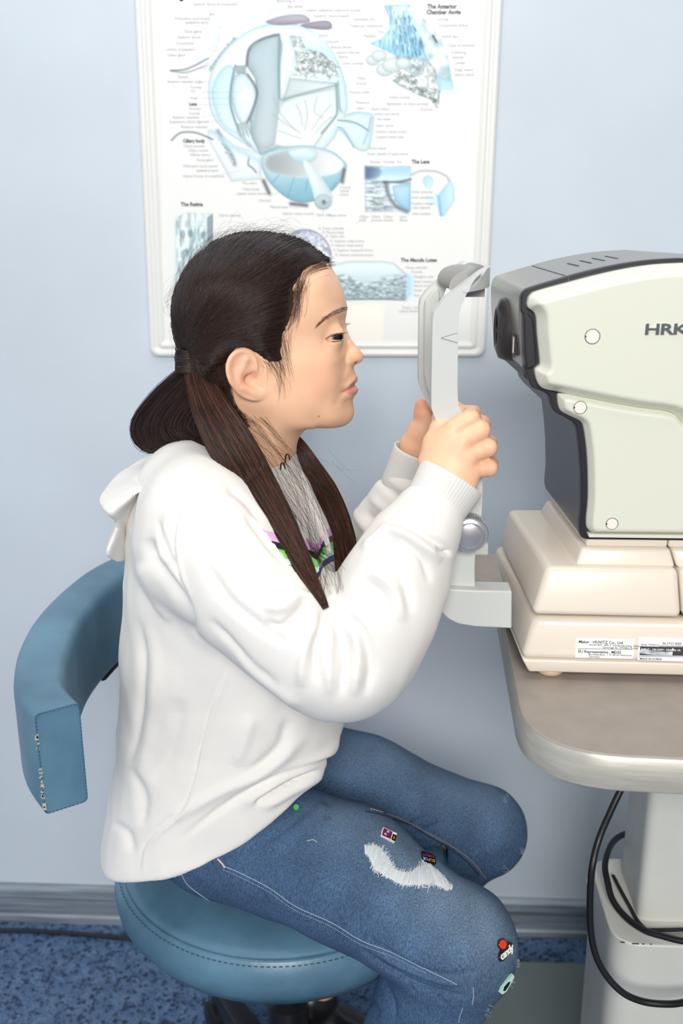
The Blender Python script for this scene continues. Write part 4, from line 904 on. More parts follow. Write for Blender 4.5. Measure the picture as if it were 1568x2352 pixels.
def tps_fit(P, v, reg=0.0):
    P = np.asarray(P, float); n = len(P); D = np.hypot(P[:, None, 0] - P[None, :, 0], P[:, None, 1] - P[None, :, 1])
    K = np.where(D > 0, D * D * np.log(D + 1e-12), 0) + reg * np.eye(n); A = np.zeros((n + 3, n + 3)); A[:n, :n] = K; A[:n, n] = 1; A[:n, n + 1:] = P; A[n, :n] = 1; A[n + 1:, :n] = P.T
    c = np.linalg.lstsq(A, np.concatenate([v, [0, 0, 0]]), rcond=None)[0]; return P, c
def tps_eval(m_, X, Z):
    P, c = m_; n = len(P); out = c[n] + c[n + 1] * X + c[n + 2] * Z
    for i in range(n):
        r2 = (X - P[i, 0]) ** 2 + (Z - P[i, 1]) ** 2; out = out + c[i] * 0.5 * r2 * np.log(r2 + 1e-12)
    return out
def colour_attr(me, name, C):
    cc = np.clip(np.asarray(C, float) / 255, 0, 1); cl = np.where(cc <= 0.04045, cc / 12.92, ((cc + 0.055) / 1.055) ** 2.4)
    at_ = me.color_attributes.new(name, 'FLOAT_COLOR', 'POINT'); at_.data.foreach_set('color', np.concatenate([cl, np.ones((len(cl), 1))], 1).astype(np.float32).ravel())
def mesh_of(V, Q):
    me = npmesh(V, Q); return me
def strands(P, rad, taper=0.5, sides=3):
    """P: (n, m, 3) points of n hairs; thin tapering tubes"""
    P = np.asarray(P, float); n, m_, _ = P.shape
    T = np.gradient(P, axis=1); T /= np.maximum(np.linalg.norm(T, axis=2, keepdims=True), 1e-9)
    up = np.array([0.31, -0.9, 0.3]); N1 = np.cross(T, up); N1 /= np.maximum(np.linalg.norm(N1, axis=2, keepdims=True), 1e-9); N2 = np.cross(T, N1)
    w_ = (1 - (1 - taper) * np.linspace(0, 1, m_))[None, :, None] * (np.asarray(rad).reshape(-1, 1, 1) if np.ndim(rad) else rad)
    rings_ = np.stack([P + w_ * (N1 * math.cos(a) + N2 * math.sin(a)) for a in [2 * math.pi * k / sides for k in range(sides)]], 2)  # n,m,s,3
    V = rings_.reshape(-1, 3); i = np.arange(n)[:, None, None]; j = np.arange(m_ - 1)[None, :, None]; k = np.arange(sides)[None, None, :]
    b0 = (i * m_ + j) * sides; k2 = (k + 1) % sides
    Q = np.stack(np.broadcast_arrays(b0 + k, b0 + k2, b0 + sides + k2, b0 + sides + k), -1).reshape(-1, 4)
    return V, Q
# ================================================================== the girl: body
YH = 0.985           # middle plane of the head
def hx(px, py, Y=None):
    p = PY(px, py, YH if Y is None else Y); return np.array([p[0], p[2]])
def H2(pts, Y=None): return [tuple(hx(x, y, Y)) for x, y in pts]
PXM = 0.000449       # metres per photo pixel at the head
girl = empty('person', (-0.12, 1.0, 0.0)); tag(girl, 'person in white hoodie and ripped jeans, with brown pigtails, seated holding the head rest', 'person')

face_px = [(752, 600), (758, 609), (768, 626), (781, 649), (790, 673), (795, 694), (797.5, 706), (796, 722), (793.5, 736), (794, 748), (797.5, 760), (804, 775), (814, 790), (826, 803), (832.5, 812), (834.5, 819), (832.5, 827), (826, 833), (818, 836.5), (812.5, 842),
           (814, 852), (817.5, 861), (821.5, 868), (821.5, 874), (816.5, 880), (813, 884), (817, 887), (822, 892), (822.5, 898), (818.5, 905), (812.5, 912), (810.5, 924), (812.5, 938), (813, 950), (809, 962), (800, 972), (786, 979), (765, 981.5), (740, 981), (718, 979), (703, 982)]
skull_px = [(690, 990), (672, 1002), (655, 1030), (645, 1075), (560, 1090), (470, 1060), (468, 1000), (462, 940), (448, 880), (428, 820), (412, 770), (406, 722), (410, 682), (424, 645), (450, 605), (488, 573), (525, 555), (565, 546), (610, 545), (655, 553), (692, 567), (725, 582)]
F2 = catmull(face_px, 2); S2 = catmull([face_px[-1]] + skull_px + [face_px[0]], 3)[1:-1]
loop = np.concatenate([F2, S2])
def Rloc(p):
    x, y = p
    if 755 < y < 935 and x > 785: return 0.010
    if 700 < y <= 755 and x > 785: return 0.014
    if x > 700 and y > 935: return 0.020
    return 0.045
pts, val = [], []
nL = len(loop)
for i in range(nL):
    t = loop[(i + 1) % nL] - loop[i - 1]; t /= np.linalg.norm(t); nn = np.array([t[1], -t[0]])  # outward (path runs clockwise in the photo)
    pts.append(hx(*loop[i])); val.append(0.0)
    if i % 2 == 0:
        d = 7.0 if Rloc(loop[i]) < 0.02 else 14.0
        q = loop[i] + nn * d; pts.append(hx(*q)); val.append(-2 * Rloc(loop[i]) * d * PXM)
# half-widths (mm) over the face and skull
LM = [(745, 640, 40), (765, 660, 31), (780, 690, 24), (788, 708, 17), (730, 690, 55), (760, 700, 43), (775, 722, 33), (760, 735, 43), (786, 730, 15), (789, 745, 9.5), (784, 752, 15), (786, 765, 13.5), (778, 757, 23), (768, 748, 36), (755, 752, 43), (772, 764, 27), (760, 768, 37), (745, 768, 47.5), (720, 760, 55), (690, 770, 60.5), (650, 780, 64.5),
      (795, 772, 8), (805, 788, 7), (817, 803, 7.2), (824, 815, 7.5), (820, 826, 8.5), (806, 812, 12), (800, 822, 15.5), (806, 832, 14), (796, 800, 12.5), (790, 785, 16.5), (780, 785, 30.5), (765, 790, 43.5), (740, 800, 53), (710, 810, 59), (670, 820, 62.5),
      (792, 820, 22), (792, 836, 23.5), (780, 815, 38), (778, 840, 40.5), (760, 830, 50), (730, 840, 56), (700, 850, 59.5), (802, 846, 17.5), (806, 858, 15), (812, 866, 11.5), (808, 874, 17), (800, 868, 22), (804, 884, 19.5), (794, 887, 25), (810, 893, 15), (806, 902, 19), (790, 870, 29), (784, 893, 33.5), (780, 870, 39), (755, 870, 50), (755, 900, 46),
      (800, 915, 19), (790, 925, 27), (803, 940, 16.5), (795, 955, 21), (780, 945, 32.5), (778, 967, 22.5), (760, 930, 42), (755, 965, 31), (730, 900, 53), (725, 945, 44), (720, 970, 32), (690, 900, 57.5), (690, 950, 48.5), (700, 972, 33), (650, 880, 60), (650, 930, 53.5), (650, 965, 45),
      (620, 900, 60), (610, 950, 47), (610, 1000, 41), (640, 1000, 36), (590, 1050, 42), (560, 950, 48), (520, 1000, 40), (500, 930, 46), (540, 880, 60), (600, 840, 65), (560, 800, 70), (500, 820, 66), (460, 800, 52), (620, 700, 73), (560, 700, 76), (500, 700, 72), (450, 700, 55), (620, 640, 68), (560, 620, 64), (500, 630, 58), (680, 650, 60), (700, 620, 46), (640, 590, 48), (560, 580, 42), (600, 570, 36), (680, 720, 65)]
for x, y, w_ in LM: pts.append(hx(x, y)); val.append((w_ * 0.001) ** 2)
tps = tps_fit(np.array(pts) * 10, np.array(val) * 1e3)
def Qhead(X, Z): return tps_eval(tps, X * 10, Z * 10) * 1e-3
hh = 0.00115
lo = hx(395, 1080); hi = hx(845, 530)
HF = Field((lo[0], YH - 0.10, lo[1]), (hi[0], YH + 0.10, hi[1]), hh)
GXh, GZh = np.meshgrid(HF.ax[0], HF.ax[2], indexing='ij')
Qg = Qhead(GXh, GZh)
dQx, dQz = np.gradient(Qg, hh)
S = np.abs(HF.ax[1] - YH)[None, :, None]
G2 = (dQx ** 2 + dQz ** 2)[:, None, :]
HF.A = ((S * S - Qg[:, None, :]) / (np.sqrt(4 * S * S + G2) + 1e-4)).astype(np.float32)
HF.A = np.clip(HF.A, -0.05, 0.05)
# pixel frame of the head plane, for placing the small features
P0 = hx(700, 800); JX = (hx(701, 800) - P0); JY = (hx(700, 801) - P0); JI = np.linalg.inv(np.stack([JX, JY], 1))
U = 700 + JI[0, 0] * (GXh - P0[0]) + JI[0, 1] * (GZh - P0[1]); Vv = 800 + JI[1, 0] * (GXh - P0[0]) + JI[1, 1] * (GZh - P0[1])
def prof_d(P, sm=4):
    P = catmull(P, sm) if sm and len(P) > 2 else np.array(P, float); return polyline_d(U, Vv, P)
def bump2(P, w_, amp, s0=0.0, s1=1.0, sm=4, ends=True):
    """raise (amp>0) or groove (amp<0) the surface along a line; s0..s1 limits the distance from the mid-plane"""
    d, T = prof_d(P, sm); a = amp * np.exp(-(d / w_) ** 2)
    if ends: a = a * np.clip(np.minimum(T, 1 - T) * 6, 0, 1) ** 0.5
    m_ = np.clip((S - s0) / 0.003, 0, 1) * np.clip((s1 - S) / 0.003, 0, 1)
    HF.A -= (a[:, None, :] * m_).astype(np.float32)
# brow ridge, lids, nose wing, philtrum, lips, smile line
bump2([(752, 722), (770, 710), (788, 708)], 9, 0.0010, 0.010)
bump2([(811, 800), (799, 806), (795.5, 820), (799, 834), (808, 839)], 2.6, -0.0012, 0.006)
bump2([(806, 812), (803, 822), (807, 831)], 6, 0.0009, 0.006)
bump2([(789, 889), (800, 886.5), (806, 885), (814, 884)], 1.9, -0.0016, 0.0, 0.05, ends=False)
bump2([(797, 882), (806, 874), (814, 871), (820, 871)], 3.2, 0.0010, 0.002)
bump2([(800, 893), (808, 894), (818, 895)], 4.0, 0.0012, 0.0)
bump2([(803, 878), (799, 864), (811, 863)], 2.0, -0.0003, 0.002)
bump2([(797, 838), (790, 856), (785, 874)], 6, -0.0007, 0.008)
bump2([(788, 890), (780, 905), (777, 920)], 7.0, -0.0007, 0.008)
bump2([(806, 908), (800, 914), (793, 917)], 5, -0.0008, 0.0)
# eyes: lid dome, slit, crease
EC = hx(764.5, 763.5); ES = 0.0285; ER = 0.0117
for sg in (-1, 1): HF.ell((EC[0], YH + sg * ES, EC[1]), (0.0131, 0.0129, 0.0126), 0.006)
slit = np.array([(756, 769), (762, 765.5), (769, 761.5), (777, 758.5), (787, 758), (800, 761), (800, 767), (788, 768.5), (778, 770.3), (768, 771), (761, 770.5)], float)
dsl = sd_poly(U, Vv, catmull(slit, 3, True)) * PXM
for sg in (-1, 1):
    c = (EC[0], YH + sg * ES, EC[1]); sl, X, Y, Z = HF.win(np.array(c) - 0.022, np.array(c) + 0.022)
    r_ = np.sqrt((X - c[0]) ** 2 + (Y - c[1]) ** 2 + (Z - c[2]) ** 2)
    q = np.maximum(np.maximum(dsl[sl[0], sl[2]][:, None, :], (ER - 0.0004) - r_), np.where(np.abs(Y - YH) > 0.015, -1, 1) * 0.01)
    HF.apply(sl, q.astype(np.float32), 0.0009, 'sub')
bump2([(750, 768), (758, 760), (768, 753.5), (778, 749), (788, 748)], 1.9, -0.0011, 0.012)
bump2([(754, 765), (762, 758.5), (772, 754), (784, 753.5)], 1.8, 0.0005, 0.012)
bump2([(752, 772), (762, 777), (775, 778.5), (786, 776)], 2.6, 0.0006, 0.012)
# nostrils
for sg in (-1, 1): HF.ell((*[hx(817.5, 832.5)[0]], YH + sg * 0.0062, hx(817.5, 832.5)[1]), (0.0030, 0.0024, 0.0021), 0.0012, 'sub', rot=(0.25,))
HA_SKIN = HF.A.copy()
# ears
ear_px = catmull([(613, 860), (612, 838), (613, 815), (609, 797), (601, 784), (588, 777), (572, 777), (559, 785), (550, 800), (547, 820), (551, 842), (560, 862), (572, 880), (588, 891), (604, 896), (620, 892), (629, 880), (622, 866)], 4, True)
de = sd_poly(U, Vv, ear_px)
base = 0.0655 + 0.0165 * np.clip((624 - U) / 74, 0, 1.1) ** 1.15 - 0.004 * np.clip((Vv - 850) / 40, 0, 1)
rim = np.array([(612, 822), (611, 803), (603, 789), (589, 782.5), (574, 783), (563, 791), (555.5, 805), (554, 822), (558, 842), (567, 860), (579, 874)])
dr, Tr = prof_d(rim)
ridge = 0.0030 * np.exp(-(dr / 5.0) ** 2) * np.clip((1 - Tr) * 5, 0, 1)
d2, T2 = prof_d([(592, 797), (585, 815), (576, 835), (577, 855), (590, 868), (604, 874)]); ridge += 0.0022 * np.exp(-(d2 / 6.5) ** 2)
d3, T3 = prof_d([(590, 800), (602, 803), (608, 806)]); ridge += 0.0012 * np.exp(-(d3 / 4.0) ** 2)
d4, _ = prof_d([(565, 812), (567, 838), (576, 858)]); ridge -= 0.0016 * np.exp(-(d4 / 4.0) ** 2)
d5, _ = prof_d([(596, 812), (602, 822), (600, 833)]); ridge -= 0.0012 * np.exp(-(d5 / 5) ** 2)
d6, _ = prof_d([(593, 845), (602, 850), (611, 860)]); conch = 0.0112 * np.exp(-(d6 / 8.5) ** 2)
d7, _ = prof_d([(603, 833), (607, 842)], 0); conch += 0.0055 * np.exp(-(d7 / 4.0) ** 2)
d8, _ = prof_d([(616, 836), (617, 848)], 0); ridge += 0.0030 * np.exp(-(d8 / 5.0) ** 2)
ridge += 0.0016 * np.exp(-(((U - 608) / 14) ** 2 + ((Vv - 884) / 9) ** 2))
top_s = base + ridge - conch
# let the front of the ear melt into the cheek
E3 = np.maximum((de * PXM)[:, None, :], np.maximum(S - top_s[:, None, :], (base - 0.0045 - 0.010 * np.clip((U - 596) / 20, 0, 1))[:, None, :] - S))
k_ = 0.0016; h_ = np.clip(0.5 + 0.5 * (HF.A - E3) / k_, 0, 1); cmask = np.exp(-(d6 / 10) ** 2)[:, None, :]
A0 = HF.A * (1 - h_) + E3 * h_ - k_ * h_ * (1 - h_)
HF.A = A0.astype(np.float32)
# ear canal and hollow reach below the side of the head
for sg in (-1, 1):
    for (u_, v_, r3) in (((604), (841), (0.0030, 0.006, 0.0040)), ((601), (849), (0.0050, 0.0035, 0.0040)), ((610), (860), (0.0030, 0.0030, 0.0028))):
        c = hx(u_, v_); HF.ell((c[0], YH + sg * 0.0690, c[1]), r3, 0.0022, 'sub')
HF.smooth(1)
# neck runs down into the collar
HF.cone((hx(590, 960)[0], YH + 0.004, hx(590, 960)[1]), (hx(575, 1075)[0], YH + 0.012, hx(575, 1075)[1]), 0.041, 0.045, 0.02)
Vh, Qh = HF.mesh()

# ---- hands
def W3(px, py, Y): return PY(px, py, Y)
hn = Field(PY(955, 1150, 0.93) - np.array([0.01, 0.075, 0.0]), PY(1150, 925, 0.93) + np.array([0.012, 0.03, 0.0]), 0.00095)
wr = W3(1032, 1110, 0.880); wr2 = W3(1010, 1180, 0.875)
mcp = {'i': W3(1042, 985, 0.8865), 'm': W3(1063, 1012, 0.882), 'r': W3(1076, 1044, 0.881), 'l': W3(1085, 1077, 0.8835)}
pip = {'i': W3(1080, 962, 0.8915), 'm': W3(1103, 988, 0.889), 'r': W3(1120, 1028, 0.889), 'l': W3(1122, 1074, 0.891)}
rad = {'i': 0.0086, 'm': 0.0088, 'r': 0.0083, 'l': 0.0080}
wrs = {'i': W3(1002, 1075, 0.884), 'm': W3(1022, 1090, 0.880), 'r': W3(1042, 1105, 0.880), 'l': W3(1062, 1118, 0.883)}
for f in 'imrl':
    hn.cone(wrs[f], mcp[f] * 0.86 + wrs[f] * 0.14, 0.0112, 0.0100 if f != 'l' else 0.0092, 0.006)
hn.cone(wr2, wr, 0.021, 0.019, 0.012, flat=((0, 1, 0), 1.35))
hn.cone(wrs['i'] + np.array([0, .004, 0]), W3(1015, 1010, 0.893), 0.0125, 0.011, 0.008)
T_ = [W3(990, 1062, 0.892), W3(1002, 1020, 0.897), W3(1012, 985, 0.9085), W3(1014, 962, 0.930), W3(1016, 948, 0.940)]
for f in 'imrl':
    a, b_ = mcp[f], pip[f]; r = rad[f]
    dip = b_ + np.array([0.003, 0.021, 0.001 if f in 'im' else -0.001]); tip = dip + np.array([-0.014, 0.011, -0.001])
    fl = Field.__new__(Field); fl.__dict__.update(hn.__dict__); fl.A = np.full_like(hn.A, 0.05)
    fl.chain([a, a + (b_ - a) * 0.5, b_, dip, tip], [r * 1.06, r * 0.98, r * 1.0, r * 0.9, r * 0.78], 0.0025)
    # join softly at the knuckle, crisply between neighbouring fingers
    sl = tuple(slice(None) for _ in range(3)); X = hn.ax[0][:, None, None]; Z = hn.ax[2][None, None, :]; Yq = hn.ax[1][None, :, None]
    dd = np.sqrt((X - a[0]) ** 2 + (Yq - a[1]) ** 2 + (Z - a[2]) ** 2); kk = (0.0005 + 0.006 * np.clip(1 - dd / 0.012, 0, 1)).astype(np.float32)
    h_ = np.clip(0.5 + 0.5 * (hn.A - fl.A) / kk, 0, 1); hn.A = (hn.A * (1 - h_) + fl.A * h_ - kk * h_ * (1 - h_)).astype(np.float32)
hn.chain(T_, [0.0125, 0.0120, 0.0095, 0.0085, 0.0072], 0.005)
hn.smooth(1)
Vn, Qn = hn.mesh()
# far hand, thumb up along the far upright, palm towards us
fY = 1.074
hf = Field(PY(915, 1110, fY) - np.array([0.02, 0.04, 0.0]), PY(1080, 900, fY) + np.array([0.03, 0.035, 0.0]), 0.0010)
hf.cone(W3(950, 1060, fY + .01), W3(962, 1030, fY), 0.020, 0.019, 0.01, flat=((0, 1, 0), 1.3))
hf.cone(W3(962, 1030, fY), W3(985, 1000, fY + .006), 0.017, 0.015, 0.012)
hf.cone(W3(985, 1005, fY + .008), W3(1015, 985, fY + .014), 0.015, 0.011, 0.012)
hf.cone(W3(955, 1018, fY - .004), W3(966, 985, fY - .008), 0.0145, 0.0125, 0.010)
hf.chain([W3(966, 992, fY - .008), W3(976, 962, fY - .010), W3(972, 947, fY - .010), W3(968, 930, fY - .009)], [0.0125, 0.0092, 0.0090, 0.0068], 0.006)
for i, (dx, dy) in enumerate([(0, 0), (6, 24), (8, 48), (4, 70)]):
    a = W3(1012 + dx, 968 + dy, fY + 0.014); b_ = W3(1046 + dx * 0.5, 940 + dy, fY + 0.008)
    hf.chain([W3(985, 995 + dy * 0.5, fY + 0.012), a, b_, b_ + np.array([0.003, -0.018, 0.003])], [0.011, 0.0088, 0.0082, 0.0070], 0.004)
hf.smooth(1)
Vf, Qf = hf.mesh()

# ---- the rest of the body, inside the clothes
shN, shF = PY(470, 1205, 0.905), PY(560, 1200, 1.12)
elN, elF = PY(810, 1495, 0.845), PY(825, 1335, 1.12)
hipN, hipF = np.array([-0.175, 0.955, 0.565]), np.array([-0.17, 1.10, 0.565])
kneeN = PZ(1044, 2176, 0.505); kneeF = PY(1094, 1908, 1.105)
ankN = np.array([-0.03, 0.93, 0.14]); ankF = np.array([-0.11, 1.16, 0.16])
bf = Field((-0.42, 0.72, 0.02), (0.22, 1.28, 1.03), 0.006)
sp = [np.array([-0.18, 1.02, 0.57]), np.array([-0.19, 1.02, 0.68]), np.array([-0.175, 1.015, 0.80]), np.array([-0.155, 1.01, 0.92])]
bf.chain(sp, [0.085, 0.078, 0.085, 0.075], 0.03, flat=((0, 1, 0), 0.85))
bf.cone(sp[3], np.array([hx(575, 1060)[0], YH + 0.008, hx(575, 1060)[1]]), 0.05, 0.036, 0.02)
for s_, e_, w_ in ((shN, elN, wr2), (shF, elF, W3(950, 1060, fY + .01))):
    bf.cone(sp[3], s_, 0.05, 0.035, 0.03); bf.chain([s_, e_, w_], [0.036, 0.028, 0.018], 0.02)
for h0, k0, a0 in ((hipN, kneeN, ankN), (hipF, kneeF, ankF)):
    bf.cone(sp[0], h0, 0.07, 0.055, 0.03); bf.chain([h0, k0, a0], [0.056, 0.040, 0.026], 0.02)
Vb, Qb = bf.mesh()
import openvdb
Vall = np.concatenate([Vh, Vn, Vf, Vb]); off = np.cumsum([0, len(Vh), len(Vn), len(Vf)])
Qall = np.concatenate([Qh + off[0], Qn + off[1], Qf + off[2], Qb + off[3]])
vs = 0.00115
T_x = openvdb.createLinearTransform(voxelSize=vs)
LS = openvdb.FloatGrid.createLevelSetFromPolygons(Vall.astype(np.float32), quads=Qall.astype(np.uint32), transform=T_x, halfWidth=3.0)
VB, QB = LS.convertToQuads(0.0); VB = np.asarray(VB, float)
if VB[:, 2].max() > 20: VB = VB * vs
me = mesh_of(VB, QB)
# skin tints: lips, cheeks, ears, nose, mole
uu = 700 + JI[0, 0] * (VB[:, 0] - P0[0]) + JI[0, 1] * (VB[:, 2] - P0[1]); vv = 800 + JI[1, 0] * (VB[:, 0] - P0[0]) + JI[1, 1] * (VB[:, 2] - P0[1])
C = np.tile(np.array([247.0, 197, 162]), (len(VB), 1)); sd_ = np.abs(VB[:, 1] - YH)
def tint(m_, colr):
    m_ = np.clip(m_, 0, 1)[:, None]; C[:] = C * (1 - m_) + np.array(colr, float) * m_
def blob(cx, cy, rx, ry): return np.exp(-(((uu - cx) / rx) ** 2 + ((vv - cy) / ry) ** 2))
hd = (vv < 1000) & (vv > 590)
tint(blob(745, 850, 42, 40) * 0.45 * hd, (246, 178, 150)); tint(blob(826, 815, 12, 14) * 0.35, (240, 160, 130)); tint(blob(575, 830, 26, 60) * 0.35, (238, 160, 136))
lipU = sd_poly(uu, vv, np.array([(791, 888.5), (799, 884), (806, 878), (812, 871), (817, 866), (828, 862), (828, 884), (812, 884), (800, 887)])); lipL = sd_poly(uu, vv, np.array([(791, 889), (800, 887), (812, 884), (828, 884), (828, 905), (817, 904.5), (808, 900), (799, 894.5)]))
tint(np.clip(0.5 - lipU / 3, 0, 1) * 0.7, (198, 128, 116)); tint(np.clip(0.5 - lipL / 3, 0, 1) * 0.75, (226, 138, 124)); 
dl, _ = polyline_d(uu, vv, np.array([(789, 889), (800, 886.5), (806, 885), (816, 884)])); tint(np.exp(-(dl / 1.3) ** 2) * 0.6, (150, 70, 66))
tint(np.exp(-(((uu - 740) / 1.7) ** 2 + ((vv - 938) / 1.7) ** 2)) * 0.9 * (VB[:, 1] < YH), (96, 52, 40))
dl, _ = polyline_d(uu, vv, np.array([(755, 766), (765, 759), (777, 756), (788, 757)])); tint(np.exp(-(dl / 1.8) ** 2) * 0.75 * (sd_ > 0.012), (52, 34, 32))
dl, _ = polyline_d(uu, vv, np.array([(757, 770), (768, 772.5), (780, 772), (788, 770)])); tint(np.exp(-(dl / 1.2) ** 2) * 0.5 * (sd_ > 0.012), (110, 68, 60))
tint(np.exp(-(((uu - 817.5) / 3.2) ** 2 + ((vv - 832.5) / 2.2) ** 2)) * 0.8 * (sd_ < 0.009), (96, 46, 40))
tint(np.exp(-(((uu - 604) / 6.0) ** 2 + ((vv - 842) / 6) ** 2)) * 0.35 * (sd_ > 0.05), (170, 90, 76))
# knuckles and finger ends
for f in 'imrl':
    for q_, rr in ((pip[f], 0.008), (mcp[f], 0.007)):
        tint(np.exp(-((VB - q_) ** 2).sum(1) / rr ** 2) * 0.28, (244, 158, 128))
tint(np.exp(-((VB - W3(966, 935, fY - .01)) ** 2).sum(1) / 0.012 ** 2) * 0.6, (232, 130, 104))
tint(np.exp(-((VB - W3(980, 1030, fY - .01)) ** 2).sum(1) / 0.016 ** 2) * 0.4, (236, 140, 112))
colour_attr(me, 'skin', C)
m_skin = mat('skin', (238, 190, 158), 0.46, attr='skin', sss=0.12, bump=0.05, bscale=900, var=0.02, vscale=60, spec=0.4)
body = link('body', me, m_skin, girl)

# ---- eyeballs
for sg in (-1, 1):
    c = np.array([EC[0], YH + sg * ES, EC[1]]); bm = bmesh.new(); bmesh.ops.create_uvsphere(bm, u_segments=64, v_segments=48, radius=ER)
    me = bm_me(bm); n_ = len(me.vertices); co = np.empty(n_ * 3, np.float32); me.vertices.foreach_get('co', co); co = co.reshape(-1, 3)
    gaze = np.array([0.86, -0.50, -0.12]); gaze /= np.linalg.norm(gaze); ca = (co / ER) @ gaze; an = np.degrees(np.arccos(np.clip(ca, -1, 1)))
    Ce = np.tile(np.array([132.0, 136, 158]), (n_, 1)); Ce[an < 46] = (38, 26, 24); Ce[an < 24] = (6, 5, 8); Ce[an > 66] = (170, 160, 168)
    co = co * (1 + 0.05 * np.clip(1 - an / 34, 0, 1)[:, None] ** 0.7); me.vertices.foreach_set('co', (co + c).astype(np.float32).ravel()); colour_attr(me, 'eye', Ce); me.update()
    link('eyeball', me, bpy.data.materials.get('eye_surface') or mat('eye_surface', (220, 220, 225), 0.25, attr='eye', coat=0.25), girl)
# ================================================================== clothes
from mathutils.bvhtree import BVHTree
def bvh_of(V, Q): return BVHTree.FromPolygons([tuple(v) for v in V], [tuple(int(i) for i in q) for q in Q], all_triangles=False)
def hit(bv, px, py, off=0.0):
    """point on a surface seen at a place of the photograph, lifted towards the viewer by off; also its normal"""
    d = ray(px, py); d = d / np.linalg.norm(d); h = bv.ray_cast(Vector(CAM), Vector(d))
    if h[0] is None: return None, None
    n = np.array(h[1]); n = n if n @ d < 0 else -n
    return np.array(h[0]) + n * off, n
def vnorm(me):
    n = len(me.vertices); N_ = np.empty(n * 3, np.float32); me.vertex_normals.foreach_get('vector', N_); return N_.reshape(-1, 3).astype(float)
def projv(V):
    q = (V - CAM) @ CR; return np.stack([IW / 2 - F_PX * q[:, 0] / q[:, 2], IH / 2 + F_PX * q[:, 1] / q[:, 2]], 1)
def vnoise(V, sc_, seed):
    """smooth value noise on points"""
    r_ = np.random.RandomState(seed); T = r_.rand(64, 64, 64).astype(np.float32) if seed >= 0 else None
    p = V * sc_; i = np.floor(p).astype(int); f = p - i; f = f * f * (3 - 2 * f); o = 0
    for a in (0, 1):
        for b_ in (0, 1):
            for c_ in (0, 1):
                w_ = (f[:, 0] if a else 1 - f[:, 0]) * (f[:, 1] if b_ else 1 - f[:, 1]) * (f[:, 2] if c_ else 1 - f[:, 2])
                o = o + w_ * T[(i[:, 0] + a) % 64, (i[:, 1] + b_) % 64, (i[:, 2] + c_) % 64]
    return o
def creases(V, N_, plane_y, ymax, L_, zone=None):
    """displace along the normals: L_ holds (photo polyline, width px, height mm)"""
    D = np.zeros(len(V)); k = 1.0 / F_PX * 1.0
    near = (V[:, 1] < ymax) & (N_[:, 1] < 0.35)
    if zone is not None: near &= zone
    idx = np.where(near)[0]; x, z = V[idx, 0], V[idx, 2]
    # slide each point to the reference plane along its own line of sight, so that a crease keeps its place on the cloth
    t = (plane_y - CAM[1]) / (V[idx, 1] - CAM[1]); x = CAM[0] + (x - CAM[0]) * t; z = CAM[2] + (z - CAM[2]) * t
    for P, w_, a in L_:
        Q_ = np.array([XZ(p[0], p[1], plane_y) for p in (catmull(P, 4) if len(P) > 2 else P)])
        lo_, hi_ = Q_.min(0) - 0.04, Q_.max(0) + 0.04; m_ = (x > lo_[0]) & (x < hi_[0]) & (z > lo_[1]) & (z < hi_[1])
        if not m_.any(): continue
        d, T = polyline_d(x[m_], z[m_], Q_); ww = w_ * 0.00040
        D[idx[m_]] += a * 0.001 * np.exp(-(d / ww) ** 2) * np.clip(np.minimum(T + 0.02, 1.02 - T) * 4, 0, 1)
    return D

m_hoodie = mat('white_fleece', (232, 229, 224), 0.85, bump=0.25, bscale=900, sheen=0.15, attr='cloth', spec=0.2)
m_rib = mat('rib_knit', (222, 220, 216), 0.85, bump=0.2, bscale=900, spec=0.2)
m_shirt = mat('pale_jersey', (224, 224, 221), 0.85, bump=0.5, bscale=350, spec=0.2)

# ---- hoodie
HD = Field((-0.43, 0.765, 0.475), (0.085, 1.27, 1.09), 0.0023)
tab = [(1030, 500, 640, .045, 1.0), (1065, 440, 690, .075, 1.0), (1100, 385, 715, .115, 1.005), (1150, 338, 745, .140, 1.01), (1200, 320, 772, .150, 1.015), (1300, 303, 800, .150, 1.02), (1400, 297, 812, .146, 1.02), (1500, 292, 815, .143, 1.02), (1600, 289, 815, .143, 1.02), (1700, 283, 808, .147, 1.02), (1800, 266, 800, .152, 1.02), (1900, 249, 785, .158, 1.02), (1990, 247, 760, .160, 1.02), (2080, 250, 740, .160, 1.02)]
zt_, c_t, a_t, b_t, y_t = [], [], [], [], []
for py, bk, ft, bb, cy in tab:
    p0, p1 = PY(bk, py, 1.02), PY(ft, py, 1.02); zt_.append(0.5 * (p0[2] + p1[2])); c_t.append(0.5 * (p0[0] + p1[0])); a_t.append(0.5 * (p1[0] - p0[0])); b_t.append(bb); y_t.append(cy)
zt_ = np.array(zt_)[::-1]; ip = lambda q, z: np.interp(z, zt_, np.array(q)[::-1])
sl, X, Y, Z = HD.win((-0.43, 0.765, 0.475), (0.085, 1.27, zt_[-1]))
cx, aa, bb, cy = [ip(q, Z).astype(np.float32) for q in (c_t, a_t, b_t, y_t)]
ex = 2.35; rr = (np.abs((X - cx) / aa) ** ex + np.abs((Y - cy) / bb) ** ex) ** (1 / ex)
HD.apply(sl, ((rr - 1) * np.minimum(aa, bb)).astype(np.float32))
slv = [(470, 1205, .902, .058), (535, 1300, .872, .061), (610, 1385, .852, .060), (695, 1455, .843, .0590), (762, 1503, .839, .0590), (808, 1500, .839, .0565), (862, 1420, .843, .0510), (903, 1340, .853, .0480), (935, 1266, .862, .0410), (968, 1220, .868, .0345), (985, 1185, .872, .0300)]
SP = [PY(x, y, Y_) for x, y, Y_, r in slv]; SR = [q[3] for q in slv]
HD.cone(PY(450, 1150, 0.955), SP[0], 0.062, 0.058, 0.035)
SPc = catmull(np.concatenate([np.array(SP), np.array(SR)[:, None]], 1), 3)
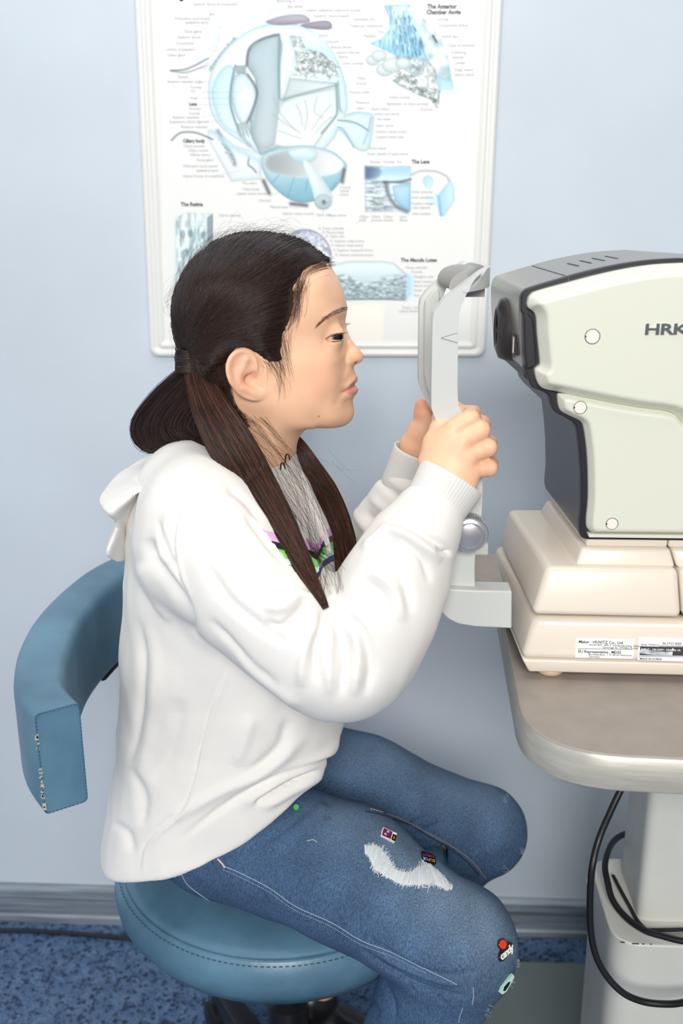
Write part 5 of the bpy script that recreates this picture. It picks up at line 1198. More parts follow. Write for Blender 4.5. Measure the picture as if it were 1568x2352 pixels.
sub = Field.__new__(Field); sub.__dict__.update(HD.__dict__); sub.A = np.full_like(HD.A, 0.05)
for i in range(len(SPc) - 1): sub.cone(SPc[i][:3], SPc[i + 1][:3], SPc[i][3], SPc[i + 1][3], 0.004)
# blend: soft at the shoulder, crisp under the arm
k0 = np.clip((-0.075 - HD.ax[0]) / 0.10, 0, 1)[:, None, None] * 0.030 + 0.004
h_ = np.clip(0.5 + 0.5 * (HD.A - sub.A) / k0, 0, 1); HD.A = (HD.A * (1 - h_) + sub.A * h_ - k0 * h_ * (1 - h_)).astype(np.float32); del sub, h_
sf = [(560, 1200, 1.12, .056), (690, 1330, 1.135, .052), (790, 1385, 1.13, .050), (835, 1340, 1.12, .048), (862, 1270, 1.11, .043), (892, 1205, 1.095, .036), (920, 1145, 1.085, .031), (933, 1115, 1.08, .0285)]
SF = [PY(x, y, Y_) for x, y, Y_, r in sf]
HD.chain(SF, [q[3] for q in sf], 0.012)
# hem cut
hem = np.array([XZ(150, 1990, 0.94), XZ(240, 1994, 0.94), XZ(300, 2005, 0.91), XZ(350, 2004, 0.895)] + [XZ(x, y, 0.885) for x, y in [(400, 1999), (470, 1974), (550, 1934), (640, 1879), (730, 1820), (775, 1775), (797, 1715), (806, 1640), (900, 1500)]])
zc = np.interp(HD.ax[0], hem[:, 0], hem[:, 1]).astype(np.float32)[:, None, None]
cut = (zc - HD.ax[2][None, None, :].astype(np.float32)) * 0.85
cut = np.where(HD.ax[0][:, None, None] < XZ(806, 1640, 0.885)[0], cut, -0.05)
m_ = (HD.ax[2] < 0.76)
A_ = HD.A[:, :, m_]; c__ = np.broadcast_to(cut[:, :, m_], A_.shape); kk = 0.003
h_ = np.clip(0.5 + 0.5 * (A_ - c__) / kk, 0, 1); HD.A[:, :, m_] = A_ * h_ + c__ * (1 - h_) + kk * h_ * (1 - h_)
# hollow it where the neck comes out and for the cuffs
HD.cone((hx(585, 1040)[0], YH + 0.01, hx(585, 1040)[1]), (hx(600, 985)[0], YH + 0.004, hx(600, 985)[1]), 0.046, 0.050, 0.008, 'sub')
HD.smooth(2)
V, Q = HD.mesh(); me = mesh_of(V, Q); N_ = vnorm(me)
FO = [([(340, 1235), (352, 1290), (410, 1375), (450, 1452)], 13, -5.5), ([(362, 1195), (380, 1260), (402, 1320)], 8, -2.5), ([(322, 1290), (345, 1350), (395, 1430)], 12, 3.5),
      ([(488, 1137), (434, 1145), (415, 1168), (400, 1217), (398, 1271), (407, 1332), (427, 1382), (446, 1447), (457, 1462), (518, 1512)], 4.5, -1.8), ([(494, 1145), (444, 1153), (424, 1176), (410, 1220), (408, 1271), (417, 1328), (436, 1376)], 5, 1.6),
      ([(745, 1398), (738, 1440), (722, 1490), (728, 1570)], 9, -5.0), ([(752, 1405), (780, 1450), (792, 1520), (782, 1600)], 10, -4.0), ([(775, 1400), (830, 1450), (852, 1530), (838, 1600)], 11, -3.5), ([(735, 1420), (700, 1500), (690, 1580)], 14, 3.5), ([(762, 1430), (757, 1500), (756, 1600)], 12, 3.5), ([(808, 1430), (822, 1500), (812, 1600)], 13, 3.5),
      ([(612, 1425), (645, 1440), (678, 1412), (705, 1385)], 9, -4.5), ([(600, 1390), (650, 1395), (700, 1350)], 12, 3.5), ([(690, 1360), (735, 1380), (748, 1400)], 9, 3.5),
      ([(893, 1192), (930, 1206), (985, 1236), (1036, 1264)], 6, -4.5), ([(880, 1212), (930, 1228), (975, 1258), (1015, 1290)], 11, 4.5), ([(862, 1240), (920, 1245), (970, 1285), (990, 1340)], 8, -3.0), ([(835, 1275), (890, 1290), (930, 1340), (945, 1410)], 13, -3.2), ([(1000, 1262), (1018, 1268), (1038, 1270)], 5, -6), ([(820, 1330), (870, 1360), (895, 1420)], 12, -3.0), ([(845, 1305), (905, 1350), (925, 1430)], 13, 2.8),
      ([(828, 1260), (870, 1225), (890, 1205)], 7, 3),
      ([(586, 1846), (612, 1826), (665, 1798), (722, 1768)], 4.5, -7.5), ([(560, 1850), (640, 1790), (730, 1745), (790, 1700)], 13, 4.0), ([(800, 1690), (775, 1735), (720, 1752), (600, 1800), (500, 1862), (420, 1925)], 8, -3.8), ([(600, 1858), (680, 1812), (760, 1765)], 12, 3.5), ([(700, 1690), (610, 1770), (500, 1822), (400, 1885)], 15, 3.5), ([(660, 1650), (640, 1720), (560, 1780)], 14, -3.5),
      ([(520, 1530), (500, 1580), (478, 1640), (458, 1720), (440, 1800), (415, 1858), (360, 1905), (326, 1950), (318, 2002)], 4, -1.6), ([(525, 1535), (506, 1585), (485, 1645), (465, 1725), (447, 1805), (422, 1866), (368, 1913), (334, 1955), (326, 2004)], 5, 1.4),
      ([(318, 1420), (330, 1540), (318, 1660), (296, 1760)], 10, -3.5), ([(345, 1440), (360, 1560), (340, 1700), (320, 1800)], 16, 3.0), ([(300, 1760), (330, 1830), (320, 1900)], 14, -3.0), ([(260, 1890), (290, 1915), (300, 1960)], 12, -2.6), ([(410, 1600), (400, 1700), (350, 1800)], 20, -2.5), ([(580, 1640), (560, 1700), (540, 1760)], 16, 2.5),
      ([(500, 1230), (560, 1280), (640, 1340)], 18, 2.5), ([(470, 1290), (520, 1370), (600, 1440), (660, 1480)], 14, -3.0), ([(540, 1500), (620, 1575), (690, 1625)], 15, 3.0), ([(480, 1420), (560, 1510), (640, 1580)], 10, -3.0), ([(560, 1180), (600, 1230), (650, 1290)], 8, -2.0),
      ([(520, 1120), (560, 1150), (600, 1200)], 9, -2.2), ([(400, 1160), (370, 1240), (380, 1300)], 14, 2.4)]
D = creases(V, N_, 0.865, 1.0, FO) * 1.3
D += (vnoise(V, 22, 5) - 0.5) * 0.0050 + (vnoise(V * np.array([1, 1, 0.5]), 60, 6) - 0.5) * 0.0018
# creases on the far sleeve
SFc = np.array(SF)
for k, (px, py) in enumerate([(905, 1120), (893, 1160), (880, 1185), (850, 1215), (840, 1260), (835, 1300)]):
    a = PY(px - 30, py - 22 + (k % 3) * 8, 1.08); b_ = PY(px + 50, py + 34, 1.08)
    e = b_ - a; t = np.clip(((V - a) @ e) / (e @ e), 0, 1); q = V - a - t[:, None] * e; d = np.hypot(q[:, 0], q[:, 2]); m_ = (V[:, 1] > 1.02) & (V[:, 0] > -0.06)
    D += np.where(m_, (-0.0035 if k % 2 == 0 else 0.003) * np.exp(-(d / 0.0055) ** 2), 0)
V = V + N_ * D[:, None]
me.vertices.foreach_set('co', V.astype(np.float32).ravel()); me.update()
HV, HQ = V, Q
# knitted chest stripes
PV = projv(V); C = np.tile(np.array([233.0, 230, 225]), (len(V), 1))
ST = [((228, 178, 222), 0, 20), ((24, 24, 34), 20, 35), ((120, 206, 96), 35, 54), ((196, 240, 222), 54, 66), ((30, 54, 112), 66, 81)]
st_top = np.array([(560, 1180), (608, 1218), (640, 1226), (690, 1236), (730, 1250), (742, 1222), (760, 1210), (790, 1200)], float)
tp_y = np.interp(PV[:, 0], st_top[:, 0], st_top[:, 1])
arm_d = np.full(len(V), 9.0)
for i in range(len(SPc) - 1):
    a, b_ = SPc[i][:3], SPc[i + 1][:3]; e = b_ - a; t = np.clip(((V - a) @ e) / (e @ e + 1e-12), 0, 1); arm_d = np.minimum(arm_d, np.linalg.norm(V - a - t[:, None] * e, axis=1) - (SPc[i][3] + t * (SPc[i + 1][3] - SPc[i][3])))
chest = (((arm_d > 0.004) & (PV[:, 0] > 650)) | ((PV[:, 0] - 603) * 95 - (PV[:, 1] - 1215) * 72 > 0)) & (PV[:, 0] < 800) & (V[:, 1] < 1.13) & (N_[:, 0] > -0.5)
colour_attr(me, 'cloth', C)
sa = me.attributes.new('stripe', 'FLOAT_VECTOR', 'POINT'); sa.data.foreach_set('vector', np.stack([(PV[:, 1] - tp_y) / 100, chest.astype(float), np.zeros(len(V))], 1).astype(np.float32).ravel())
m_hs = m_hoodie.copy(); m_hs.name = 'white_fleece_with_stripes'; N, L = nodes(m_hs); b = N['Principled BSDF']
a_ = N.new('ShaderNodeAttribute'); a_.attribute_name = 'stripe'; sx_ = N.new('ShaderNodeSeparateXYZ'); L.new(a_.outputs['Vector'], sx_.inputs[0])
cr_ = N.new('ShaderNodeValToRGB'); cr_.color_ramp.interpolation = 'CONSTANT'; el = cr_.color_ramp.elements; L.new(sx_.outputs[0], cr_.inputs[0])
el[0].position = 0.0; el[0].color = srgb(ST[0][0]); el[1].position = ST[1][1] / 100; el[1].color = srgb(ST[1][0])
for c0_, s0_, s1_ in ST[2:]: e_ = el.new(s0_ / 100); e_.color = srgb(c0_)
def mth(op, a, bval):
    q_ = N.new('ShaderNodeMath'); q_.operation = op; L.new(a, q_.inputs[0])
    if hasattr(bval, 'links'): L.new(bval, q_.inputs[1])
    else: q_.inputs[1].default_value = bval
    return q_.outputs[0]
msk = mth('MULTIPLY', mth('MULTIPLY', mth('GREATER_THAN', sx_.outputs[0], 0.0), mth('LESS_THAN', sx_.outputs[0], 0.81)), mth('GREATER_THAN', sx_.outputs[1], 0.5))
mx_ = N.new('ShaderNodeMix'); mx_.data_type = 'RGBA'; src_ = b.inputs['Base Color'].links[0].from_socket; L.new(src_, mx_.inputs[6]); L.new(cr_.outputs[0], mx_.inputs[7]); L.new(msk, mx_.inputs[0]); L.new(mx_.outputs[2], b.inputs['Base Color'])
hood = link('hoodie', me, m_hs, girl)
bvH = bvh_of(HV, HQ)

# ---- hood lying on the back
HO = Field((-0.36, 0.84, 0.83), (-0.09, 1.17, 1.02), 0.0023)
hood_px = catmull([(500, 1062), (470, 1030), (430, 1020), (385, 1043), (330, 1066), (282, 1086), (255, 1102), (256, 1120), (284, 1138), (291, 1158), (275, 1195), (270, 1215), (280, 1245), (297, 1275), (304, 1292), (312, 1240), (322, 1190), (345, 1130), (385, 1100), (430, 1085)], 4, True)
HO.puffed(H2(hood_px, 0.985), 1.0, 0.115, 0.020, 0.004)
HO.smooth(2)
V, Q = HO.mesh(); me = mesh_of(V, Q); N_ = vnorm(me)
D = creases(V, N_, 0.90, 1.02, [([(300, 1100), (345, 1105), (372, 1120)], 10, -4), ([(288, 1140), (315, 1135), (345, 1128)], 10, -4), ([(440, 1040), (380, 1075), (340, 1120), (315, 1200)], 9, -2.5), ([(285, 1200), (295, 1235), (303, 1270)], 8, -2), ([(330, 1090), (360, 1080), (420, 1045)], 14, 3)]) + (vnoise(V, 26, 8) - 0.5) * 0.005
V = V + N_ * D[:, None]; me.vertices.foreach_set('co', V.astype(np.float32).ravel()); me.update()
colour_attr(me, 'cloth', np.tile(np.array([233.0, 230, 225]), (len(V), 1)))
link('hood', me, m_hoodie, hood)

tl = roundpoly([XZ(x, y, 0.868) for x, y in [(350, 1992), (408, 1985), (396, 2012), (382, 2030), (366, 2020)]], 0.002)
link('shirt_tail', extrude_y(tl, 0.890, 0.900), m_shirt, hood, angle=40)
# ---- ribbed cuffs
def cuff(a, b_, ra, rb, name, nrib=58):
    a, b_ = np.array(a), np.array(b_); ax_ = b_ - a; L = np.linalg.norm(ax_); ax_ /= L; u = np.cross(ax_, [0, 1, 0]); u /= np.linalg.norm(u); v = np.cross(ax_, u); R = []; n = nrib * 4
    prof_ = [(-0.1, ra * 0.92), (0, ra), (0.15, ra * 1.03), (0.4, ra * 1.0), (0.7, (ra + rb) / 2), (0.93, rb), (1.0, rb * 0.985), (1.008, rb * 0.955), (0.98, rb * 0.92), (0.6, rb * 0.85)]
    for k, (f, r) in enumerate(prof_):
        ring = []
        for i in range(n):
            an = 2 * math.pi * i / n; rb_ = r + (0.00018 * math.cos(nrib * an) if k < 8 else 0); ring.append(a + ax_ * L * f + u * math.cos(an) * rb_ + v * math.sin(an) * rb_ * 0.86)
        R.append(ring)
    return link(name, rings(R, False, False), m_rib, hood)
cuff(PY(978, 1198, .870), PY(1037, 1098, .8855), 0.0288, 0.0318, 'cuff')
cuff(PY(930, 1120, 1.08), PY(961, 1036, 1.074), 0.0275, 0.0278, 'cuff')

# ---- inner shirt collar and front placket
R = []
for f, r in [(0, .056), (0.45, .051), (0.8, .0475), (1.0, .0465), (1.03, .0455), (0.98, .0445), (0.7, .044)]:
    c0 = hx(572, 1085); c1 = hx(564, 1006); c = c0 + (c1 - c0) * f; ring = []
    for i in range(72):
        an = 2 * math.pi * i / 72; x = r * math.cos(an); y = r * 0.93 * math.sin(an); ring.append((c[0] + x, YH + 0.006 + y, c[1] + 0.0 * x - 0.10 * x))
    R.append(ring)
link('shirt_collar', rings(R, False, False), m_shirt, girl)
# zip placket: two folded edges with dark hooks near the top
pz = []
for k, (px, py) in enumerate([(668, 1052), (690, 1100), (715, 1160), (738, 1220), (752, 1270)]):
    p, n = hit(bvH, px, py, 0.002)
    if p is not None: pz.append(p)
if len(pz) > 2: link('zip_placket', tube(catmull(pz, 5), 0.0035, 8), m_rib, hood)
m_dark = mat('dark_metal', (40, 38, 44), 0.35, metal=0.6)
for (x, y) in [(659, 1052), (648, 1072)]:
    p, n = hit(bvH, x, y, 0.0015)
    c = PY(x, y, 0.958) if p is None or p[1] > 0.99 else p
    P = [c + np.array([0.0028, 0, -0.002]), c + np.array([0.0015, -0.001, 0.0035]), c + np.array([-0.001, -0.001, 0.003]), c + np.array([-0.002, -0.0005, -0.005])]
    link('zip_hook', tube(catmull(P, 5), 0.0007, 8), m_dark, hood)

# ---- jeans
m_denim = bpy.data.materials.new('denim'); m_denim.use_nodes = True
N, L = nodes(m_denim); b = N['Principled BSDF']; b.inputs['Roughness'].default_value = 0.88; b.inputs['Specular IOR Level'].default_value = 0.2
tc = N.new('ShaderNodeTexCoord'); at_ = N.new('ShaderNodeAttribute'); at_.attribute_name = 'cloth'
mp = N.new('ShaderNodeMapping'); mp.inputs['Rotation'].default_value = (0, math.radians(35), math.radians(20)); mp.inputs['Scale'].default_value = (1.0, 1.0, 0.28); L.new(tc.outputs['Object'], mp.inputs['Vector'])
n1 = N.new('ShaderNodeTexNoise'); n1.inputs['Scale'].default_value = 1100; n1.inputs['Detail'].default_value = 2; L.new(mp.outputs[0], n1.inputs['Vector'])
mp2 = N.new('ShaderNodeMapping'); mp2.inputs['Rotation'].default_value = (0, math.radians(-55), math.radians(15)); mp2.inputs['Scale'].default_value = (1.0, 1.0, 0.22); L.new(tc.outputs['Object'], mp2.inputs['Vector'])
n2 = N.new('ShaderNodeTexNoise'); n2.inputs['Scale'].default_value = 800; n2.inputs['Detail'].default_value = 2; L.new(mp2.outputs[0], n2.inputs['Vector'])
n3 = N.new('ShaderNodeTexNoise'); n3.inputs['Scale'].default_value = 14; n3.inputs['Detail'].default_value = 5; L.new(tc.outputs['Object'], n3.inputs['Vector'])
ma = N.new('ShaderNodeMath'); ma.operation = 'ADD'; L.new(n1.outputs['Fac'], ma.inputs[0]); L.new(n2.outputs['Fac'], ma.inputs[1])
mr = N.new('ShaderNodeMapRange'); mr.inputs[1].default_value = 0.72; mr.inputs[2].default_value = 1.28; mr.inputs[3].default_value = 0.60; mr.inputs[4].default_value = 1.48; L.new(ma.outputs[0], mr.inputs[0])
mr3 = N.new('ShaderNodeMapRange'); mr3.inputs[1].default_value = 0.3; mr3.inputs[2].default_value = 0.7; mr3.inputs[3].default_value = 0.88; mr3.inputs[4].default_value = 1.12; L.new(n3.outputs['Fac'], mr3.inputs[0])
mm = N.new('ShaderNodeMath'); mm.operation = 'MULTIPLY'; L.new(mr.outputs[0], mm.inputs[0]); L.new(mr3.outputs[0], mm.inputs[1])
mx = N.new('ShaderNodeMix'); mx.data_type = 'RGBA'; mx.blend_type = 'MULTIPLY'; mx.inputs[0].default_value = 1; L.new(at_.outputs['Color'], mx.inputs[6]); L.new(mm.outputs[0], mx.inputs[7]); L.new(mx.outputs[2], b.inputs['Base Color'])
bp = N.new('ShaderNodeBump'); bp.inputs['Strength'].default_value = 0.3; bp.inputs['Distance'].default_value = 0.0006; L.new(ma.outputs[0], bp.inputs['Height']); L.new(bp.outputs[0], b.inputs['Normal'])
JN = Field((-0.34, 0.76, 0.10), (0.19, 1.24, 0.66), 0.0023)
kN, kF = kneeN, kneeF
JN.ell((-0.205, 1.03, 0.585), (0.105, 0.135, 0.085), 0.03)
JN.chain([hipN + np.array([-0.01, 0, 0.005]), PZ(800, 2008, 0.556), kN], [0.077, 0.0685, 0.0590], 0.02)
JN.cone(PZ(800, 2008, 0.556) + np.array([-0.01, 0.055, -0.028]), kN + np.array([-0.055, 0.045, -0.012]), 0.045, 0.043, 0.012)
JN.chain([kN, 0.6 * kN + 0.4 * ankN, ankN], [0.0585, 0.057, 0.046], 0.012)
JN.chain([hipF + np.array([-0.01, 0, 0.005]), 0.5 * hipF + 0.5 * kF + np.array([0, -0.008, 0.002]), kF], [0.077, 0.0745, 0.0560], 0.02)
JN.cone(hipF + np.array([0.07, -0.05, -0.035]), kF + np.array([-0.05, -0.05, -0.045]), 0.045, 0.043, 0.012)
JN.cone(hipF + np.array([0.04, -0.035, -0.02]), kF + np.array([-0.035, -0.025, -0.028]), 0.048, 0.046, 0.012)
JN.chain([kF, 0.6 * kF + 0.4 * ankF, ankF], [0.054, 0.053, 0.046], 0.012)
JN.ell(kN + np.array([0.003, 0, 0.002]), (0.060, 0.057, 0.060), 0.01); JN.ell(kF + np.array([0.004, 0, 0.0]), (0.058, 0.054, 0.056), 0.01)
# flatten on the seat
sl, X, Y, Z = JN.win((-0.34, 0.76, 0.10), (0.19, 1.24, 0.66))
seat_d = np.maximum(np.sqrt((X - SX) ** 2 + (Y - SY) ** 2) - (R0s - 0.004), Z - (SZ + 0.0045)); JN.apply(sl, seat_d.astype(np.float32), 0.006, 'sub')
JN.smooth(2)
V, Q = JN.mesh(); me = mesh_of(V, Q); N_ = vnorm(me)
JF = [([(828, 2176), (860, 2205), (902, 2232), (950, 2258), (994, 2276), (1068, 2291)], 7, -7), ([(850, 2150), (900, 2190), (960, 2225), (1040, 2240), (1100, 2225)], 9, -3), ([(860, 2182), (920, 2215), (1000, 2250), (1060, 2262)], 9, 4), ([(940, 2258), (945, 2275), (955, 2285)], 5, -3), ([(1005, 2285), (1015, 2300), (1025, 2310)], 5, -3.5), ([(985, 2330), (990, 2300), (1000, 2290)], 6, 2.5),
      ([(745, 1825), (755, 1850), (748, 1880)], 8, -3), ([(520, 1985), (600, 1940), (680, 1880), (735, 1830)], 9, -2.5), ([(560, 1960), (650, 1960), (700, 1900)], 14, -2.0), ([(820, 2240), (850, 2290), (870, 2340)], 8, -3), ([(880, 2260), (900, 2300), (905, 2345)], 8, -3)]
D = creases(V, N_, 0.88, 1.0, JF)
JF2 = [([(850, 1885), (920, 1890), (980, 1905), (1010, 1930)], 8, -2.5), ([(960, 1920), (990, 1900), (1020, 1890)], 8, -2.5), ([(930, 1900), (970, 1880), (1000, 1860)], 8, -2)]
D += creases(V, N_, 1.05, 1.3, JF2, V[:, 1] > 1.0)
D += (vnoise(V, 18, 15) - 0.5) * 0.004 + (vnoise(V, 55, 16) - 0.5) * 0.0012
V = V + N_ * D[:, None]; me.vertices.foreach_set('co', V.astype(np.float32).ravel()); me.update()
# washed-out denim: paler along the front of the thighs and the knees
C = np.tile(np.array([66.0, 90, 120]), (len(V), 1))
def worn(a, b_, r, s, colr=(124, 142, 158)):
    a, b_ = np.array(a), np.array(b_); e = b_ - a; t = np.clip(((V - a) @ e) / (e @ e), 0, 1); d = np.linalg.norm(V - a - t[:, None] * e, axis=1); m_ = (s * np.exp(-(d / r) ** 2))[:, None]; C[:] = C * (1 - m_) + np.array(colr, float) * m_
worn(PZ(800, 1900, 0.61), PZ(1140, 2130, 0.555), 0.045, 0.60); worn(PZ(820, 1690, 0.62), PZ(1120, 1830, 0.52), 0.050, 0.45); worn(PZ(1020, 2080, 0.53), PZ(1120, 2200, 0.50), 0.05, 0.35)
sm_ = (vnoise(V, 40, 21) - 0.5)[:, None]; C = C * (1 + 0.16 * sm_)
colour_attr(me, 'cloth', C)
jeans = link('jeans', me, m_denim, girl)
bvJ = bvh_of(V, Q)
m_seam = mat('pale_seam_thread', (150, 168, 186), 0.8); m_seam2 = mat('rust_seam_thread', (176, 148, 132), 0.8); m_white = mat('frayed_cotton', (224, 229, 232), 0.9)
def dashes(pxs, name, m, r=0.0005, step=6.0, duty=0.6, off=0.0004, bv=None, parent=None, sm=6, jit=0.0):
    P = catmull(pxs, sm) if sm else np.array(pxs, float); L_ = np.concatenate([[0], np.cumsum(np.linalg.norm(np.diff(P, axis=0), axis=1))]); n = int(L_[-1] / step); ms = []
    for k in range(n):
        q = []
        for f in (0, 0.5 * duty, duty):
            s = (k + f) * step; x = np.interp(s, L_, P[:, 0]) + random.uniform(-jit, jit); y = np.interp(s, L_, P[:, 1]) + random.uniform(-jit, jit); p, n_ = hit(bv or bvJ, x, y, off); q.append(p)
        if all(p is not None for p in q) and np.linalg.norm(q[2] - q[0]) < 0.02: ms.append(tube(q, r, 5))
    o = link(name, join_me(ms), m, parent or jeans, smooth=False); o['kind'] = 'stuff'; return o
random.seed(5)
side = [(516, 1990), (548, 2003), (620, 2040), (680, 2082), (760, 2118), (830, 2160), (905, 2190), (985, 2230), (1050, 2262)]
dashes(side, 'outer_seam', m_seam, 0.0006, 5.0, 0.8)
dashes([(x - 3, y + 8) for x, y in side[:-1]], 'outer_seam', m_seam, 0.0004, 5.0, 0.55)
dashes([(413, 1998), (430, 2030), (465, 2058), (500, 2080), (535, 2106)], 'pocket_seam', m_seam, 0.0006, 5.0, 0.85)
dashes([(500, 1972), (512, 1985), (518, 1995)], 'bar_tack', mat('pink_tack', (214, 188, 186), 0.8), 0.0012, 3.0, 0.9, sm=0)
dashes([(850, 1858), (885, 1868), (930, 1885), (985, 1915), (1040, 1945), (1080, 1975), (1110, 2010), (1118, 2024)], 'inner_seam', m_seam2, 0.0006, 6.5, 0.65)
dashes([(838, 1864), (880, 1873), (930, 1890), (985, 1921), (1036, 1951), (1074, 1981), (1102, 2014)], 'inner_seam', mat('dark_blue_thread', (28, 44, 76), 0.8), 0.0008, 6.5, 0.98)
dashes([(1086, 2268), (1087, 2290), (1083, 2310)], 'knee_seam', m_seam, 0.0006, 5, 0.7, sm=0); dashes([(1062, 2315), (1056, 2332), (1052, 2350)], 'knee_seam', m_seam, 0.0006, 5, 0.7, sm=0)
# the rip: white cross threads with frayed ends
top_e = catmull([(836, 1945), (862, 1943), (890, 1968), (905, 1995), (940, 2004), (965, 1990), (985, 1990), (1010, 2010), (1040, 2038)], 8)
bot_e = catmull([(838, 1958), (852, 1975), (862, 1996), (890, 2015), (925, 2032), (965, 2032), (1000, 2030), (1020, 2038), (1036, 2042)], 8)
ms = []; K = len(top_e); Vp, Qp = [], []
pv = []
for i in range(K):
    row = []
    for j in range(6):
        p_ = top_e[i] * (1 - j / 5) + bot_e[i] * (j / 5); q_, n_ = hit(bvJ, p_[0], p_[1], 0.0004); row.append(q_)
    pv.append(row)
for i in range(K):
    for j in range(6): Vp.append(pv[i][j])
for i in range(K - 1):
    for j in range(5): Qp.append((i * 6 + j, i * 6 + j + 1, (i + 1) * 6 + j + 1, (i + 1) * 6 + j))
rip = link('rip', pym(Vp, Qp), m_white, jeans); rip['label'] = 'white frayed rip'
for k in range(300):
    f = random.random() * (K - 1.01); i = int(f); t_ = top_e[i] * (1 - f + i) + top_e[i + 1] * (f - i); b2 = bot_e[i] * (1 - f + i) + bot_e[i + 1] * (f - i)
    ov = random.uniform(-0.05, 0.28) if k % 2 else 0.0; a = t_ + (t_ - b2) * ov + np.array([random.uniform(-1.5, 1.5), -random.uniform(0, 4)]); c_ = b2 + (b2 - t_) * (random.uniform(0, 0.25) if k % 2 else 0.02) + np.array([random.uniform(-1.5, 1.5), random.uniform(0, 4)])
    q = [hit(bvJ, *(a * (1 - s) + c_ * s + np.array([random.uniform(-.8, .8), 0])), 0.0008 + 0.0006 * math.sin(s * 3.1))[0] for s in (0, .25, .5, .75, 1)]
    if all(p is not None for p in q): ms.append(tube(q, random.uniform(0.00015, 0.00034), 4))
for P in ([(862, 1990), (858, 2000), (868, 2010), (866, 2016)], [(960, 2030), (975, 2040), (990, 2034), (998, 2022)], [(998, 2022), (985, 2036), (980, 2052)], [(1012, 2032), (1018, 2042), (1030, 2036)], [(706, 1933), (720, 1930), (728, 1936)]):
    q = [hit(bvJ, x, y, 0.0016)[0] for x, y in catmull(P, 4)]; ms.append(tube(q, 0.0003, 5))
o = link('loose_threads', join_me(ms), m_white, rip, smooth=False); o['kind'] = 'stuff'
ms = []
for (x, y, n_) in [(1196, 2215, 26), (1180, 2262, 18), (1165, 1838, 14), (1202, 1950, 8), (1165, 2000, 8), (1125, 2322, 8)]:
    for k in range(n_):
        a, _ = hit(bvJ, x - 6 + random.uniform(-7, 2), y + random.uniform(-14, 14), -0.0005)
        if a is None: continue
        ms.append(tube([a, a + np.array([random.uniform(0.001, .003), -0.001, random.uniform(-.002, .002)]), a + np.array([random.uniform(0.002, .005), -0.001, random.uniform(-.004, .003)])], 0.00016, 4))
if ms:
    o = link('frayed_knee', join_me(ms), mat('grey_fray', (176, 188, 200), 0.9), jeans, smooth=False); o['kind'] = 'stuff'

# ---- enamel pin badges on the jeans
def flat_frame(px, py, ang):
    p, n = hit(bvJ, px, py, 0.0); vd = ray(px, py); n = n - 0.55 * vd / np.linalg.norm(vd); n /= np.linalg.norm(n); p = p + n * 0.0024; d = ray(px + math.cos(ang) * 30, py + math.sin(ang) * 30); t = ((p - CAM) @ n) / (d @ n); d0 = ray(px, py); t0 = ((p - CAM) @ n) / (d0 @ n); ux = d * t - d0 * t0; ux /= np.linalg.norm(ux); uy = np.cross(n, ux)
    if uy[2] < 0: uy = -uy
    return p, ux, uy, n
def plate(fr, pts, h0, h1, name, m, parent, sc_=1 / F_PX * 0.95):
    p, ux, uy, n = fr; A_ = [p + ux * x * sc_ - uy * y * sc_ + n * (h0 if h0 > 0 else -0.002) for x, y in pts]; B_ = [p + ux * x * sc_ - uy * y * sc_ + n * h1 for x, y in pts]
    k = len(pts); me_ = pym(A_ + B_, [tuple(range(k)), tuple(range(2 * k - 1, k - 1, -1))] + [(i, (i + 1) % k, k + (i + 1) % k, k + i) for i in range(k)]); bm = bmesh.new(); bm.from_mesh(me_)
    return link(name, bm_me(bm), m, parent, smooth=False)
m_pinw = mat('white_enamel', (238, 232, 226), 0.25, coat=0.6); m_pinb = mat('black_enamel', (14, 14, 18), 0.2, coat=0.8); m_pinp = mat('plum_enamel', (112, 30, 84), 0.2, coat=0.8); m_pinr = mat('red_enamel', (226, 52, 14), 0.2, coat=0.8); m_piny = mat('yellow_enamel', (232, 186, 40), 0.25, coat=0.6)
m_ping = mat('mint_enamel', (186, 226, 206), 0.25, coat=0.6)
cols = {'o': mat('orange_enamel', (236, 140, 30), 0.25), 'g': mat('green_enamel', (86, 190, 96), 0.25), 'v': mat('violet_enamel', (140, 110, 210), 0.25), 'c': mat('aqua_enamel', (150, 220, 220), 0.25), 'm': mat('magenta_enamel', (176, 44, 120), 0.25)}
def circ(x, y, r, n=20, sy=1.0): return [(x + r * math.cos(2 * math.pi * k / n), y + r * sy * math.sin(2 * math.pi * k / n)) for k in range(n)]
fr = flat_frame(889, 1920, math.radians(24)); pin = plate(fr, [(-18, -12), (20, -12), (20, 13), (-18, 13)], 0.0, 0.0016, 'pin_badge', m_pinw, jeans); pin['label'] = 'plum face pin with white rim'
plate(fr, [(-16, -10), (8, -10), (8, 11), (-16, 11)], 0.0016, 0.0019, 'enamel', m_pinp, pin); plate(fr, [(10, -5), (20, -5), (20, 12), (10, 12)], 0.0016, 0.0021, 'enamel', m_pinb, pin); plate(fr, [(14, 0), (16, 0), (16, 8), (14, 8)], 0.0021, 0.0023, 'enamel', m_piny, pin)
for x, y in ((-3, -5), (-8, 4)):
    plate(fr, circ(x, y, 3.4, sy=.8), 0.0019, 0.0021, 'ring', m_pinw, pin); plate(fr, circ(x, y, 2.4, sy=.75), 0.0021, 0.0022, 'ring_centre', m_pinp, pin); plate(fr, circ(x, y, 1.2), 0.0022, 0.0023, 'dot', m_pinw, pin)
fr = flat_frame(981, 1974, math.radians(14)); pin = plate(fr, [(-18, -14), (14, -12), (18, -8), (19, 13), (12, 16), (-14, 12), (-18, 6)], 0.0, 0.0016, 'pin_badge', m_pinb, jeans); pin['label'] = 'black pin with coloured letters'
p, ux, uy, n = fr
